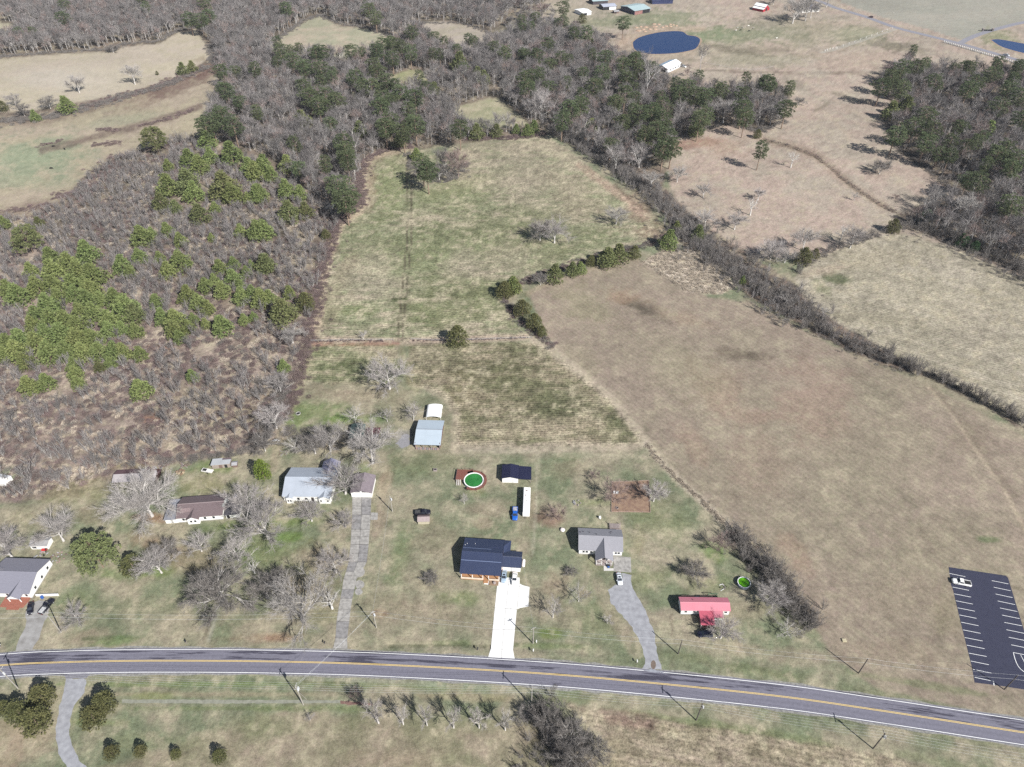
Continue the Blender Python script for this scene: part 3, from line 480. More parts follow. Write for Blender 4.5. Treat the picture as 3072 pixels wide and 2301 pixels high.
def asphalt_mat(name, base, dark, thr, stain=None, scale=(.05, .9, 1)):
    m = mat(name, base, .85, .10, 1.2, 0, .25)
    nt = m.node_tree; ns = nt.nodes; L = nt.links; b = ns['Principled BSDF']; src = b.inputs['Base Color'].links[0].from_socket
    uv = ns.new('ShaderNodeUVMap'); uv.uv_map = 'along'
    mp = ns.new('ShaderNodeMapping'); mp.inputs['Scale'].default_value = scale; L.new(uv.outputs[0], mp.inputs[0])
    n1 = ns.new('ShaderNodeTexNoise'); n1.inputs['Scale'].default_value = 1.0; n1.inputs['Detail'].default_value = 7; n1.inputs['Roughness'].default_value = .65; L.new(mp.outputs[0], n1.inputs['Vector'])
    sx = ns.new('ShaderNodeSeparateXYZ'); L.new(uv.outputs[0], sx.inputs[0])
    # worn tar is thickest in the far lane (positive side of the centre line)
    mr = ns.new('ShaderNodeMapRange'); mr.inputs['From Min'].default_value = -.6; mr.inputs['From Max'].default_value = .6; mr.inputs['To Min'].default_value = -.085; mr.inputs['To Max'].default_value = .03
    L.new(sx.outputs[1], mr.inputs['Value'])
    n2 = ns.new('ShaderNodeTexNoise'); n2.inputs['Scale'].default_value = .022; n2.inputs['Detail'].default_value = 2; L.new(uv.outputs[0], n2.inputs['Vector'])
    ad = ns.new('ShaderNodeMath'); ad.operation = 'ADD'; L.new(n1.outputs['Fac'], ad.inputs[0]); L.new(mr.outputs[0], ad.inputs[1])
    m3 = ns.new('ShaderNodeMath'); m3.operation = 'MULTIPLY_ADD'; m3.inputs[1].default_value = .35; L.new(n2.outputs['Fac'], m3.inputs[0]); L.new(ad.outputs[0], m3.inputs[2])
    rp = ns.new('ShaderNodeValToRGB'); rp.color_ramp.elements[0].position = thr; rp.color_ramp.elements[1].position = thr + .05; L.new(m3.outputs[0], rp.inputs[0])
    mx = ns.new('ShaderNodeMix'); mx.data_type = 'RGBA'; mx.inputs[7].default_value = dark + (1,)
    L.new(rp.outputs[0], mx.inputs[0]); L.new(src, mx.inputs[6])
    # pale wheel tracks
    wv = ns.new('ShaderNodeMath'); wv.operation = 'PINGPONG'; wv.inputs[1].default_value = .85; ab = ns.new('ShaderNodeMath'); ab.operation = 'ABSOLUTE'
    L.new(sx.outputs[1], ab.inputs[0]); L.new(ab.outputs[0], wv.inputs[0])
    m4 = ns.new('ShaderNodeMapRange'); m4.inputs['From Max'].default_value = .85; m4.inputs['To Min'].default_value = .93; m4.inputs['To Max'].default_value = 1.08; L.new(wv.outputs[0], m4.inputs['Value'])
    vs = ns.new('ShaderNodeVectorMath'); vs.operation = 'SCALE'; L.new(mx.outputs[2], vs.inputs[0]); L.new(m4.outputs[0], vs.inputs['Scale']); L.new(vs.outputs[0], b.inputs['Base Color'])
    return m
def road_uv(o, path, o0, o1, nside):
    me = o.data; uv = me.uv_layers.new(name='along'); acc = [0]
    for a, b in zip(path, path[1:]): acc.append(acc[-1] + (b - a).length)
    k = len(path)
    for lp in me.loops:
        vi = lp.vertex_index; side = (vi // k) % 2; uv.data[lp.index].uv = (acc[vi % k], o1 if side else o0)
topl = [tl('K', 0, 725), tl('K', 500, 697), tl('K', 1000, 688), tl('K', 1500, 688), tl('K', 2209, 695), tl('L', 1000, 715), tl('L', 2209, 781), tl('N', 1000, 850), tl('N', 2209, 970), tl('O', 1000, 1085), tl('O', 2209, 1275)]
botl = [tl('K', 0, 908), tl('K', 500, 885), tl('K', 1000, 872), tl('K', 1500, 868), tl('K', 2209, 872), tl('L', 1000, 900), tl('L', 2209, 962), tl('N', 1000, 1035), tl('N', 2209, 1162), tl('O', 1000, 1290), tl('O', 2209, 1470)]
midl = [(a + b) / 2 for a, b in zip(topl, botl)]
def widen(l): return [l[0] + (l[0] - l[1]) * 3.2 + Vector((0, -6, 0)), l[0] + (l[0] - l[1]) * 1.6 + Vector((0, -2, 0))] + l + [l[-1] + (l[-1] - l[-2]) * k for k in (1.2, 2.6)]
PATHM = catmull(widen(midl), 4.0)
HALF = sum(((a - b).length) for a, b in zip(topl, botl)) / len(topl) / 2 * .985
m_road = asphalt_mat('worn_asphalt', alb((142, 140, 154)), alb((86, 84, 99)), .722)
m_white = mat('white_road_paint', (.78, .78, .76), .7, .12, 3.0); m_yellow = mat('yellow_road_paint', (.72, .52, .16), .7, .15, 3.0)
road = strip(PATHM, -HALF - .35, HALF + .45, .05, -.02).build('road', m_road); road_uv(road, PATHM, -HALF - .35, HALF + .45, 2)
tag(road, 'two lane asphalt road curving across the bottom of the picture', 'road', kind='structure')
for a, b, mm, nm in ((-HALF - .07, -HALF + .09, m_white, 'edge_line'), (HALF - .09, HALF + .07, m_white, 'edge_line'), (-.22, -.09, m_yellow, 'centre_line'), (.09, .22, m_yellow, 'centre_line')):
    strip(PATHM, a, b, .056).build(nm, mm, road)
m_shoulder = mat('gravel_shoulder', alb((168, 166, 160)), .95, .35, 1.4)
for a, b in ((HALF + .45, HALF + 1.0), (-HALF - .95, -HALF - .35)):
    mb = strip(PATHM, a, b, .012)
    k = len(PATHM)
    for i in range(k):                            # ragged outer edge
        j = k + i if a > 0 else i; x, y, z = mb.v[j]; w = random.Random(i).uniform(-.45, .3); mb.v[j] = (x, y + (w if a > 0 else -w), z)
    tag(mb.build('road_shoulder', m_shoulder), 'thin gravel edge along the asphalt road', 'road edge', kind='structure')

def flat(name, pts, z, m, label, cat='driveway', thick=0.0, parent=None, jag=0.0, seed=1):
    """Flat sheet from an outline of ground points; jag roughens the outline."""
    rng = random.Random(seed); P = []
    for a, b in zip(pts, pts[1:] + pts[:1]):
        n = max(1, int((b - a).length / 1.2)) if jag else 1
        d = (b - a).normalized(); nn = Vector((-d.y, d.x, 0))
        for i in range(n): P.append(a.lerp(b, i / n) + nn * (rng.uniform(-jag, jag) if jag else 0))
    mb = MB()
    if thick: mb.prism([(p.x, p.y) for p in P], 'z', z - thick, z)
    else: mb.face([(p.x, p.y, z) for p in P])
    o = mb.build(name, m, parent)
    if parent is None: tag(o, label, cat, kind='structure')
    return o
m_conc = mat('new_concrete', (.66, .65, .63), .85, .05, .5); m_conc2 = mat('old_stained_concrete', alb((184, 180, 175)), .9, .22, .9, c2=alb((212, 208, 202)))
m_conc3 = mat('dark_stained_concrete', alb((166, 163, 162)), .9, .3, .9); m_gravel = mat('pale_gravel', alb((178, 178, 184)), .95, .1, .7, c2=alb((200, 201, 206)))
m_joint = mat('dark_joint', (.06, .055, .05), .95)
# white concrete driveway of the navy house: six slabs with sawn joints
def zc(ox, oy, s): return lambda x, y, z=0.0: at(ox + x * s, oy + y * s, z)
q = zc(1420, 1730, 220 / 776)
left = [q(262, 10), q(252, 95), q(228, 330), q(205, 560), q(186, 760), q(157, 852)]; right = [q(489, 10), q(490, 75), q(460, 345), q(440, 560), q(420, 775), q(438, 868)]
dr = flat('concrete_driveway', [l.copy() for l in left] + right[::-1], .03, m_joint, 'bright white concrete driveway from the road to the navy roofed house', thick=.05)
for i in range(5):
    for j in range(2):
        def lr(k, t): return left[k].lerp(right[k], t)
        t0, t1 = (0, .495) if j == 0 else (.505, 1)
        a0, a1, b0, b1 = lr(i, t0), lr(i, t1), lr(i + 1, t0), lr(i + 1, t1)
        e = .006; p = [a0.lerp(b0, e), a1.lerp(b1, e), b1.lerp(a1, e), b0.lerp(a0, e)]
        mb = MB(); mb.prism([(v.x, v.y) for v in p], 'z', .0, .06); mb.build('slab', m_conc, dr)
flat('slab', [q(492, 75), q(525, 92), q(595, 110), q(582, 316), q(500, 330), q(463, 345)], .055, m_conc, '', thick=.06, parent=dr)
flat('slab', [q(115, 47), q(262, 44), q(252, 92), q(115, 80)], .055, m_conc, '', thick=.06, parent=dr)
# long old driveway of the garage: two rows of slabs, then one, with lobes along the right side
J = lambda x, y: tl('J', x, y); Lq = lambda x, y: tl('L', x, y)
lef = [J(820, 942), J(820, 1090), J(812, 1210), J(806, 1335), J(790, 1480), J(768, 1560), Lq(748, 100), Lq(735, 185), Lq(722, 262), Lq(705, 350), Lq(690, 450), Lq(680, 590), Lq(662, 672)]
rig = [J(977, 948), J(972, 1090), J(965, 1210), J(955, 1335), J(940, 1480), J(895, 1560), Lq(855, 100), Lq(838, 185), Lq(820, 262), Lq(806, 350), Lq(795, 450), Lq(778, 590), Lq(780, 680)]
dg = flat('old_driveway', lef + rig[::-1], .02, m_joint, 'long cracked grey concrete driveway from the road to the white garage', thick=.04)
for i in range(12):
    for j in range(2 if i < 6 else 1):
        t0, t1 = ((0, .49), (.505, 1))[j] if i < 6 else (0, 1)
        a0, a1 = lef[i].lerp(rig[i], t0), lef[i].lerp(rig[i], t1); b0, b1 = lef[i + 1].lerp(rig[i + 1], t0), lef[i + 1].lerp(rig[i + 1], t1)
        sub = 2 if i < 6 else 1
        for k in range(sub):
            e0, e1 = k / sub + .012, (k + 1) / sub - .012
            p = [a0.lerp(b0, e0), a1.lerp(b1, e0), a1.lerp(b1, e1), a0.lerp(b0, e1)]
            mb = MB(); mb.prism([(v.x, v.y) for v in p], 'z', .0, .05 + .008 * ((i * 7 + j * 3 + k) % 3)); mb.build('slab', m_conc3 if (i + j) % 3 == 1 else m_conc2, dg)
for cx, cy, rx, ry, t in ((872, 40, 52, 45, 'L'), (876, 145, 45, 36, 'L'), (868, 205, 38, 28, 'L')):
    P = [tl(t, cx + rx * math.cos(a) * (1 if math.cos(a) > 0 else .7), cy + ry * math.sin(a)) for a in [k * math.pi / 8 for k in range(16)]]
    flat('slab', P, .045, m_conc2, '', thick=.05, parent=dg)
flat('slab', [J(975, 1070), J(1032, 1072), J(1030, 1130), J(972, 1132)], .04, m_conc2, '', thick=.05, parent=dg)
# gravel drives
N_ = lambda x, y: tl('N', x, y); K_ = lambda x, y: tl('K', x, y)
flat('gravel_driveway', [N_(900, 150), N_(840, 190), N_(870, 300), N_(950, 400), N_(1040, 500), N_(1100, 620), N_(1140, 720), N_(1145, 800), N_(1120, 842), N_(1290, 850), N_(1285, 810), N_(1250, 730), N_(1235, 600), N_(1190, 460), N_(1150, 360), N_(1080, 240), N_(1040, 150), N_(1035, 60), N_(960, 50), N_(940, 140)], .016, m_gravel, 'pale grey gravel driveway running up to the grey roofed house', jag=.35, seed=3)
flat('gravel_driveway', [K_(235, 290), K_(215, 420), K_(200, 530), K_(165, 580), K_(135, 690), K_(270, 690), K_(315, 600), K_(365, 480), K_(400, 380), K_(430, 300), K_(360, 280)], .016, mat('gravel_and_dirt', alb((178, 174, 170)), .95, .2, .4, c2=alb((200, 198, 196))), 'short gravel driveway with two black vehicles at the far left', jag=.4, seed=4)
flat('gravel_driveway', [K_(545, 925), K_(520, 1040), K_(495, 1150), K_(465, 1290), K_(465, 1420), K_(490, 1540), K_(540, 1640), K_(600, 1760), K_(900, 1800), K_(760, 1680), K_(660, 1600), K_(590, 1480), K_(570, 1390), K_(580, 1270), K_(600, 1180), K_(640, 1110), K_(700, 1040), K_(715, 925)], .016, m_gravel, 'white gravel lane curving off the near side of the road at lower left', jag=.25, seed=5)
flat('driveway_apron', [K_(530, 890), K_(545, 925), K_(715, 922), K_(748, 884)], .018, mat('apron_asphalt', alb((150, 148, 156)), .9, .15), 'asphalt apron where the white gravel lane meets the road')
flat('gravel_walk', [K_(1010, 1098), K_(1500, 1098), K_(2209, 1102), tl('L', 720, 1104), tl('L', 720, 1128), K_(2209, 1130), K_(1500, 1130), K_(1010, 1128)], .015, mat('grey_gravel_path', alb((168, 168, 152)), .95, .2, .8), 'straight grey gravel strip parallel to the near side of the road', 'path', jag=.12, seed=6)
flat('gravel_walk', [tl('L', 720, 1106), tl('L', 860, 1116), tl('L', 990, 1128), tl('L', 990, 1150), tl('L', 860, 1144), tl('L', 720, 1136)], .015, mat('red_leaf_litter', alb((150, 118, 108)), .95, .3, 1.0), 'reddish end of the gravel strip under the row of small trees', 'path', jag=.2, seed=7)
g_ = zc(1690, 1540, 240 / 1657)
flat('parking_pad', [g_(1040, 885), g_(1395, 910), g_(1410, 1225), g_(1040, 1200)], .05, m_conc2, 'grey concrete pad in front of the grey roofed house', 'patio', thick=.06)
flat('front_walk', [g_(835, 1000), g_(905, 1000), g_(900, 1140), g_(1040, 1140), g_(1040, 1190), g_(838, 1190)], .045, mat('pale_concrete', (.5, .48, .45), .9, .1), 'pale concrete front walk of the grey roofed house', 'path', thick=.05)
# blue barn gravel
flat('gravel_patch', [J(1225, 430), J(1290, 420), J(1300, 510), J(1230, 540), J(1180, 500)], .015, mat('blue_grey_gravel', alb((170, 168, 172)), .95, .15), 'grey gravel patch left of the blue roofed barn', jag=.5, seed=8)

# parking lot
pk = zc(2800, 1680, 272 / 1099)
lot = flat('parking_lot', [pk(185, 85), pk(880, 190), pk(905, 215), pk(1099, 850), pk(1500, 2000), pk(1099, 1570), pk(850, 1530), pk(500, 1485), pk(470, 1310), pk(330, 750), pk(240, 370), pk(215, 300)], .02, mat('fresh_black_asphalt', alb((68, 70, 92)), .8, .08, .6), 'dark blue black asphalt parking lot with white stall lines at the right edge', 'parking lot', thick=.03)
sl = [(195,163,388,203),(232,328,433,368),(252,410,457,450),(273,494,479,535),(295,580,503,621),(316,666,524,708),(338,754,547,797),(359,847,573,889),(381,940,597,982),(405,1032,622,1076),(430,1129,645,1170),(454,1225,674,1270),(481,1325,704,1371),(500,1422,727,1470),
      (708,250,910,290),(732,330,937,373),(754,412,960,456),(780,497,990,541),(808,582,1018,625),(833,668,1045,711),(860,756,1075,798),(886,845,1105,890),(913,936,1130,980),(943,1028,1160,1072),(970,1122,1190,1166)]
def paint(pts, w, name='painted_line'):
    mb = strip(pts, -w / 2, w / 2, .027); return mb.build(name, m_white, lot)
for x0, y0, x1, y1 in sl: paint([pk(x0, y0), pk(x1, y1)], .13)
paint([pk(727, 1468), pk(732, 1490), pk(736, 1522)], .2)
paint(catmull([pk(970, 1122), pk(990, 1200), pk(1030, 1290), pk(1099, 1355), pk(1190, 1400)], 1), .16, 'painted_arc')
paint([pk(1058, 1150), pk(1120, 1270)], .12)

# far road, side road, farm track, ponds
H_ = lambda x, y: tl('H', x, y)
far = catmull([H_(100, -90), H_(500, 6), H_(640, 62), H_(900, 140), H_(1140, 226), H_(1400, 292), H_(1680, 362), H_(1900, 424), H_(2209, 512), H_(2600, 620), H_(3400, 820)], 8)
m_far = mat('grey_far_asphalt', alb((168, 166, 174)), .9, .06, .2)
tag(strip(far, -3.6, 3.6, .05, -.02).build('far_road', m_far), 'grey country road crossing the top right corner', 'road', kind='structure')
side = catmull([H_(1680, 358), H_(1750, 320), H_(1850, 280), H_(2000, 235), H_(2209, 185), H_(2500, 150)], 6)
tag(strip(side, -3.2, 3.2, .03).build('side_road', m_far), 'side road branching off the far road at top right', 'road', kind='structure')
m_track = mat('pale_track', alb((196, 192, 180)), .95, .12, .3)
tr = catmull([H_(1170, 232), H_(1100, 258), H_(900, 325), H_(650, 408), H_(520, 438)], 6)
for a, b in ((-1.7, -.6), (.6, 1.7)):
    tag(strip(tr, a, b, .012).build('farm_track', m_track), 'pale two wheel farm track joining the far road', 'track', kind='structure')
def water(name, pts, label, rgb):
    m = bpy.data.materials.new(name + '_water'); m.use_nodes = True; nt = m.node_tree; b = nt.nodes['Principled BSDF']
    b.inputs['Base Color'].default_value = rgb + (1,); b.inputs['Roughness'].default_value = .08; b.inputs['IOR'].default_value = 1.33
    nz = nt.nodes.new('ShaderNodeTexNoise'); nz.inputs['Scale'].default_value = .8; nz.inputs['Detail'].default_value = 3
    ge = nt.nodes.new('ShaderNodeNewGeometry'); nt.links.new(ge.outputs['Position'], nz.inputs['Vector'])
    bp = nt.nodes.new('ShaderNodeBump'); bp.inputs['Strength'].default_value = .12; bp.inputs['Distance'].default_value = .1
    nt.links.new(nz.outputs['Fac'], bp.inputs['Height']); nt.links.new(bp.outputs[0], b.inputs['Normal'])
    P = catmull(pts + [pts[0]], 2.5)[:-1]
    mb = MB(); mb.face([(p.x, p.y, .06) for p in P]); o = mb.build(name, m)
    bank = MB(); n = len(P); c = sum(P, Vector()) / n; rng = random.Random(2)
    bank.v = [(p.x, p.y, .075) for p in P] + [tuple((p + (p - c).normalized() * rng.uniform(1.0, 2.6)).xy) + (.006,) for p in P]
    for i in range(n): bank.f.append((i, (i + 1) % n, n + (i + 1) % n, n + i)); bank.m.append(0)
    bank.build('bank', mat('bare_pond_bank', alb((190, 166, 142)), .95, .2, .4), o)
    return tag(o, label, 'pond', kind='structure')
Gq = lambda x, y: tl('G', x, y)
water('pond', [Gq(1045, 350), Gq(1090, 315), Gq(1180, 285), Gq(1280, 266), Gq(1390, 258), Gq(1460, 264), Gq(1500, 292), Gq(1560, 300), Gq(1600, 325), Gq(1590, 370), Gq(1560, 405), Gq(1490, 425), Gq(1400, 440), Gq(1290, 447), Gq(1180, 446), Gq(1100, 432), Gq(1055, 400)], 'big oval deep blue farm pond near the top of the picture', (.006, .022, .085))
water('pond', [H_(1935, 330), H_(2000, 326), H_(2100, 342), H_(2209, 362), H_(2400, 400), H_(2500, 460), H_(2400, 480), H_(2209, 440), H_(2100, 412), H_(2010, 380)], 'small blue pond cut by the right edge beside the far road', (.008, .03, .11))

flat('gravel_spill', [N_(1130, 856), N_(1200, 852), N_(1290, 864), N_(1310, 884), N_(1240, 876), N_(1190, 868)], .062, mat('scattered_gravel', alb((176, 178, 188)), .95, .2, 1.5), 'pale gravel dragged onto the asphalt at the gravel driveway mouth', 'gravel', jag=.5, seed=11)
flat('pothole', [N_(1215 + 22 * math.cos(k * .524), 810 + 38 * math.sin(k * .524)) for k in range(12)], .022, mat('bare_earth_patch', alb((140, 124, 112)), .95, .2, 2), 'oval bare earth patch in the gravel driveway mouth', 'pothole')
# ------------------------------------------------------------------ buildings
m_wwall = mat('white_siding', (.72, .71, .68), .7, .06, .8); m_trim = mat('white_trim', (.76, .75, .73), .6, .05, 2)
m_glass = mat('window_glass', (.03, .035, .045), .12, .3, 1.0, 0, .6); m_dark = mat('dark_interior', (.02, .02, .022), .9, .2, 1)
m_shg = mat('grey_shingles', alb((176, 175, 182)), .9, .09, 1.6, bump=.3, stretch=(1, 3, 1)); m_shd = mat('slate_shingles', alb((158, 157, 170)), .9, .08, 1.6, bump=.3, stretch=(1, 3, 1))
m_shb = mat('brown_shingles', alb((134, 118, 120)), .92, .14, 1.2, bump=.3, stretch=(1, 3, 1)); m_shp = mat('purple_grey_shingles', alb((156, 144, 150)), .92, .12, 1.2, bump=.3)
m_brick = mat('red_brick', (.26, .10, .07), .9, .25, 4); m_wood = mat('bare_cedar_boards', (.34, .18, .09), .8, .25, 3, stretch=(1, 8, 8))
m_deck = mat('red_stained_deck', alb((150, 96, 84)), .85, .12, 2, stretch=(1, 8, 1)); m_greyw = mat('weathered_grey_wood', alb((190, 176, 172)), .9, .2, 2.5)

def gable_walls(mb, x0, x1, y0, y1, zw, zr, axis, z0=0.0):
    """Walls closed up to the roof at both gables. axis = direction of the ridge."""
    if axis == 'x': mb.prism([(y0, z0), (y1, z0), (y1, zw), ((y0 + y1) / 2, zr), (y0, zw)], 'x', x0, x1)
    else: mb.prism([(x0, z0), (x1, z0), (x1, zw), ((x0 + x1) / 2, zr), (x0, zw)], 'y', y0, y1)
    return mb
def gable_slopes(x0, x1, y0, y1, zw, zr, axis, ov=.35, t=.12):
    """Two roof slopes as closed slabs: returns [MB, MB]."""
    out = []
    if axis == 'x': c, h = (y0 + y1) / 2, (y1 - y0) / 2
    else: c, h = (x0 + x1) / 2, (x1 - x0) / 2
    k = (zr - zw) / h
    for s in (-1, 1):
        e = c + s * (h + ov); ze = zw - k * ov + .03
        sec = [(e, ze), (c, zr + .03), (c, zr + .03 + t), (e, ze + t)]
        if axis == 'x': out.append(MB().prism(sec, 'x', x0 - ov, x1 + ov))
        else: out.append(MB().prism(sec, 'y', y0 - ov, y1 + ov))
    return out
def roof_gable(parent, x0, x1, y0, y1, zw, zr, axis, m, ov=.35, cap=None, t=.12):
    a, b = gable_slopes(x0, x1, y0, y1, zw, zr, axis, ov, t)
    a.v += []; r = MB()
    for s in (a, b):
        k = len(r.v); r.v += s.v; r.f += [tuple(i + k for i in f) for f in s.f]; r.m += s.m
    o = r.build('roof', m, parent)
    c = MB(); z = zr + .03 + t
    if axis == 'x': c.prism([((y0 + y1) / 2 - .18, z - .08), ((y0 + y1) / 2, z + .05), ((y0 + y1) / 2 + .18, z - .08)], 'x', x0 - ov - .01, x1 + ov + .01)
    else: c.prism([((x0 + x1) / 2 - .18, z - .08), ((x0 + x1) / 2, z + .05), ((x0 + x1) / 2 + .18, z - .08)], 'y', y0 - ov - .01, y1 + ov + .01)
    c.build('ridge_cap', cap or m, o)
    return o
def window(parent, x, y, z, w, h, face, m_f=None):
    """Framed pane standing a little proud of the wall; face is the way it looks: 's','n','e','w'."""
    sx = {'s': (1, 0, 0, -1), 'n': (1, 0, 0, 1), 'e': (0, 1, 1, 0), 'w': (0, 1, -1, 0)}[face]
    def bx(mb, a0, a1, z0, z1, d0, d1):
        if sx[0]: ys = sorted((y + sx[3] * d0, y + sx[3] * d1)); mb.box(x + a0, x + a1, ys[0], ys[1], z0, z1)
        else: xs = sorted((x + sx[2] * d0, x + sx[2] * d1)); mb.box(xs[0], xs[1], y + a0, y + a1, z0, z1)
    f = MB(); bx(f, -w / 2 - .08, -w / 2, z - .06, z + h + .08, -.02, .06); bx(f, w / 2, w / 2 + .08, z - .06, z + h + .08, -.02, .06)
    bx(f, -w / 2, w / 2, z + h, z + h + .08, -.02, .06); bx(f, -w / 2, w / 2, z - .06, z, -.02, .08)
    fr = f.build('window', m_f or m_trim, parent)
    p = MB(); bx(p, -w / 2, w / 2, z, z + h, -.02, .03); p.build('pane', m_glass, fr)
    return fr
def door(parent, x, y, w, h, face, m, z=0.05):
    d = MB()
    if face in 'sn': s = -1 if face == 's' else 1; ys = sorted((y - s * .02, y + s * .05)); d.box(x - w / 2, x + w / 2, ys[0], ys[1], z, z + h)
    else: s = 1 if face == 'e' else -1; xs = sorted((x - s * .02, x + s * .05)); d.box(xs[0], xs[1], y - w / 2, y + w / 2, z, z + h)
    return d.build('door', m, parent)
def pipe(parent, x, y, z, h=.5, r=.06, m=None, name='vent_pipe'):
    return MB().tube([(x, y, z - .3), (x, y, z + h)], r, 6).build(name, m or mat('vent_metal', (.35, .35, .36), .5, .1, 3, .6), parent)
def hull(parent, poly, z0, z1, m, name='foundation'):
    return MB().prism(poly, 'z', z0, z1).build(name, m, parent)
m_found = mat('block_foundation', (.32, .31, .29), .95, .15, 2)

# a: slate roofed white house at the far left
h = thing('house', 'white house with slate grey gable roof and red brick front porch at the far left', 'house', (-156.6, 129.0, 0), R(-2))
gable_walls(MB(), -15, 0, 0, 12.9, 2.75, 5.0, 'x').build('wall', m_wwall, h); MB().box(-15.03, .03, -.03, 12.93, 0, .35).build('foundation', m_found, h)
roof_gable(h, -15, 0, 0, 12.9, 2.75, 5.0, 'x', m_shd, .3)
gable_walls(MB(), -6.2, -2.2, -1.9, 3, 2.6, 4.1, 'y', 2.2).build('porch_gable', m_trim, h); roof_gable(h, -6.2, -2.2, -1.9, 4.2, 2.6, 4.1, 'y', m_shd, .25)
for x in (-6.1, -2.4): MB().box(x - .1, x + .1, -1.85, -1.65, .5, 2.6).build('porch_post', m_trim, h)
MB().prism([(-8.6, -3.6), (-1.2, -3.6), (-.6, -1.4), (-.6, -.04), (-8.6, -.04)], 'z', 0, .5).build('porch_floor', m_brick, h)
MB().box(-6.2, -2.2, -4.4, -3.62, 0, .28).build('porch_step', m_brick, h)
for x in (-1.2, -7.5): window(h, x, 0, 1.0, .9, 1.2, 's')
for y in (3, 7, 10.5): window(h, 0, y, 1.0, .9, 1.2, 'e')
door(h, -4.2, 0, 1.0, 2.05, 's', m_brick, .5)
# low wall and bits beside the parking spot
f_ = thing('garden_wall', 'low white wall between the slate roofed house and its parking spot', 'wall', (-155.6, 129.6, 0), R(2))
MB().box(0, 7.2, 0, .25, 0, .8).build('wall', m_wwall, f_); MB().box(-.05, 7.25, -.05, .3, .8, .88).build('coping', m_trim, f_)
br = thing('trash_bin', 'blue wheeled bin beside the low white wall at far left', 'bin', (-153.2, 128.9, 0))
MB().prism([(-.28, -.3), (.28, -.3), (.33, .35), (-.33, .35)], 'z', .08, 1.0).build('body', mat('blue_plastic', (.03, .10, .35), .5, .1, 3), br); MB().box(-.36, .36, -.36, .4, 1.0, 1.07).build('lid', mat('blue_plastic', (0, 0, 0)), br)
for s in (-1, 1): MB().tube([(s * .3, .33, .12), (s * .36, .33, .12)], .12, 8).build('wheel', m_dark, br)
# a shed
h = thing('shed', 'small white shed with flat grey roof behind the slate roofed house', 'shed', (-163.6, 148.2, 0), R(1))
gable_walls(MB(), -2.9, 2.9, 0, 3.4, 2.0, 2.6, 'x').build('wall', m_wwall, h); roof_gable(h, -2.9, 2.9, 0, 3.4, 2.0, 2.6, 'x', mat('faded_grey_roof', alb((186, 184, 184)), .8, .14, .9), .25)
window(h, -1.6, 0, .5, 1.5, 1.0, 's'); door(h, 1.2, 0, .9, 1.8, 's', m_trim)
# b: brown house
h = thing('house', 'long white house with brown shingle roof beside the giant bare oak', 'house', (-119.5, 159.6, 0), R(5.6))
gable_walls(MB(), 0, 15.6, 0, 9.3, 2.75, 4.6, 'x').build('wall', m_wwall, h); MB().box(-.03, 15.63, -.03, 9.33, 0, .4).build('foundation', m_found, h)
rf = roof_gable(h, 0, 15.6, 0, 9.3, 2.75, 4.6, 'x', m_shb, .35, mat('pale_ridge', alb((176, 160, 160)), .9))
MB().prism([(.9, 1.3), (4.4, 1.9), (4.5, 3.3), (1.0, 3.2)], 'z', 0, .03).build('roof_patch', mat('pale_patch', alb((160, 140, 140)), .9, .2, 2), rf)
pp = rf.children[-1]; pp.rotation_euler = (math.atan2(1.85, 4.65), 0, 0); pp.location = (0, .02, 2.95)
gable_walls(MB(), 3.6, 7.6, -1.1, 1, 2.7, 3.9, 'y').build('front_gable', m_wwall, h); roof_gable(h, 3.6, 7.6, -1.1, 3.6, 2.7, 3.9, 'y', m_shb, .3)
MB().prism([(0, .05), (9, .05), (9, 2.55), (0, 2.2)], 'x', -4.4, -.02).build('annex_wall', m_wwall, h); MB().prism([(-.3, 2.25), (8.9, 2.62), (8.9, 2.72), (-.3, 2.35)], 'x', -4.7, -.36).build('annex_roof', mat('galvanised_roof', alb((178, 180, 190)), .5, .1, .6, .2), h)
for x in (2, 9.5, 12.5): window(h, x, 0, 1.0, .9, 1.2, 's')
for x in (4.9, 6.3): window(h, x, -1.1, 1.0, .8, 1.1, 's')
door(h, -2.2, 0.05, .9, 2.0, 's', m_trim)
ch = MB().box(15.7, 16.5, 2.4, 4.3, 0, 4.3).build('chimney', mat('old_chimney', alb((160, 150, 150)), .9, .2, 2), h); MB().box(15.6, 16.6, 2.3, 4.4, 4.3, 4.42).build('cap', m_found, ch)
pipe(h, 13, 7.4, 3.4)
h = thing('carport', 'low grey roofed white outbuilding at the right end of the brown roofed house', 'carport', (-103.0, 161.5, 0), R(5.6))
MB().prism([(0, .02), (5.5, .02), (5.5, 2.3), (0, 2.1)], 'x', 0, 4.6).build('wall', m_wwall, h); MB().prism([(-.3, 2.14), (5.8, 2.36), (5.8, 2.46), (-.3, 2.24)], 'x', -.4, 5.0).build('roof', mat('old_dark_roof', alb((100, 98, 104)), .9, .25, .8), h); door(h, .8, 0, 1.0, 1.9, 's', m_dark)
bl = thing('water_barrel', 'blue plastic barrel behind the brown roofed house', 'barrel', (-102.6, 171.3, 0))
MB().tube([(0, 0, 0), (0, 0, .1), (0, 0, .5), (0, 0, .95), (0, 0, 1.05)], [.5, .56, .6, .56, .45], 12).build('body', mat('blue_plastic', (0, 0, 0)), bl); MB().tube([(0, 0, 1.05), (0, 0, 1.1)], .3, 10).build('lid', m_dark, bl)
bt = thing('boat', 'upturned pale jon boat lying behind the brown roofed house', 'boat', (-117.4, 171.2, 0), R(8))
MB().prism([(-2, -.5), (1.4, -.55), (2.2, 0), (1.4, .55), (-2, .5)], 'z', 0, .45).build('hull', m_greyw, bt); MB().box(-1.9, 1.5, -.06, .06, .45, .53).build('keel', m_greyw, bt)
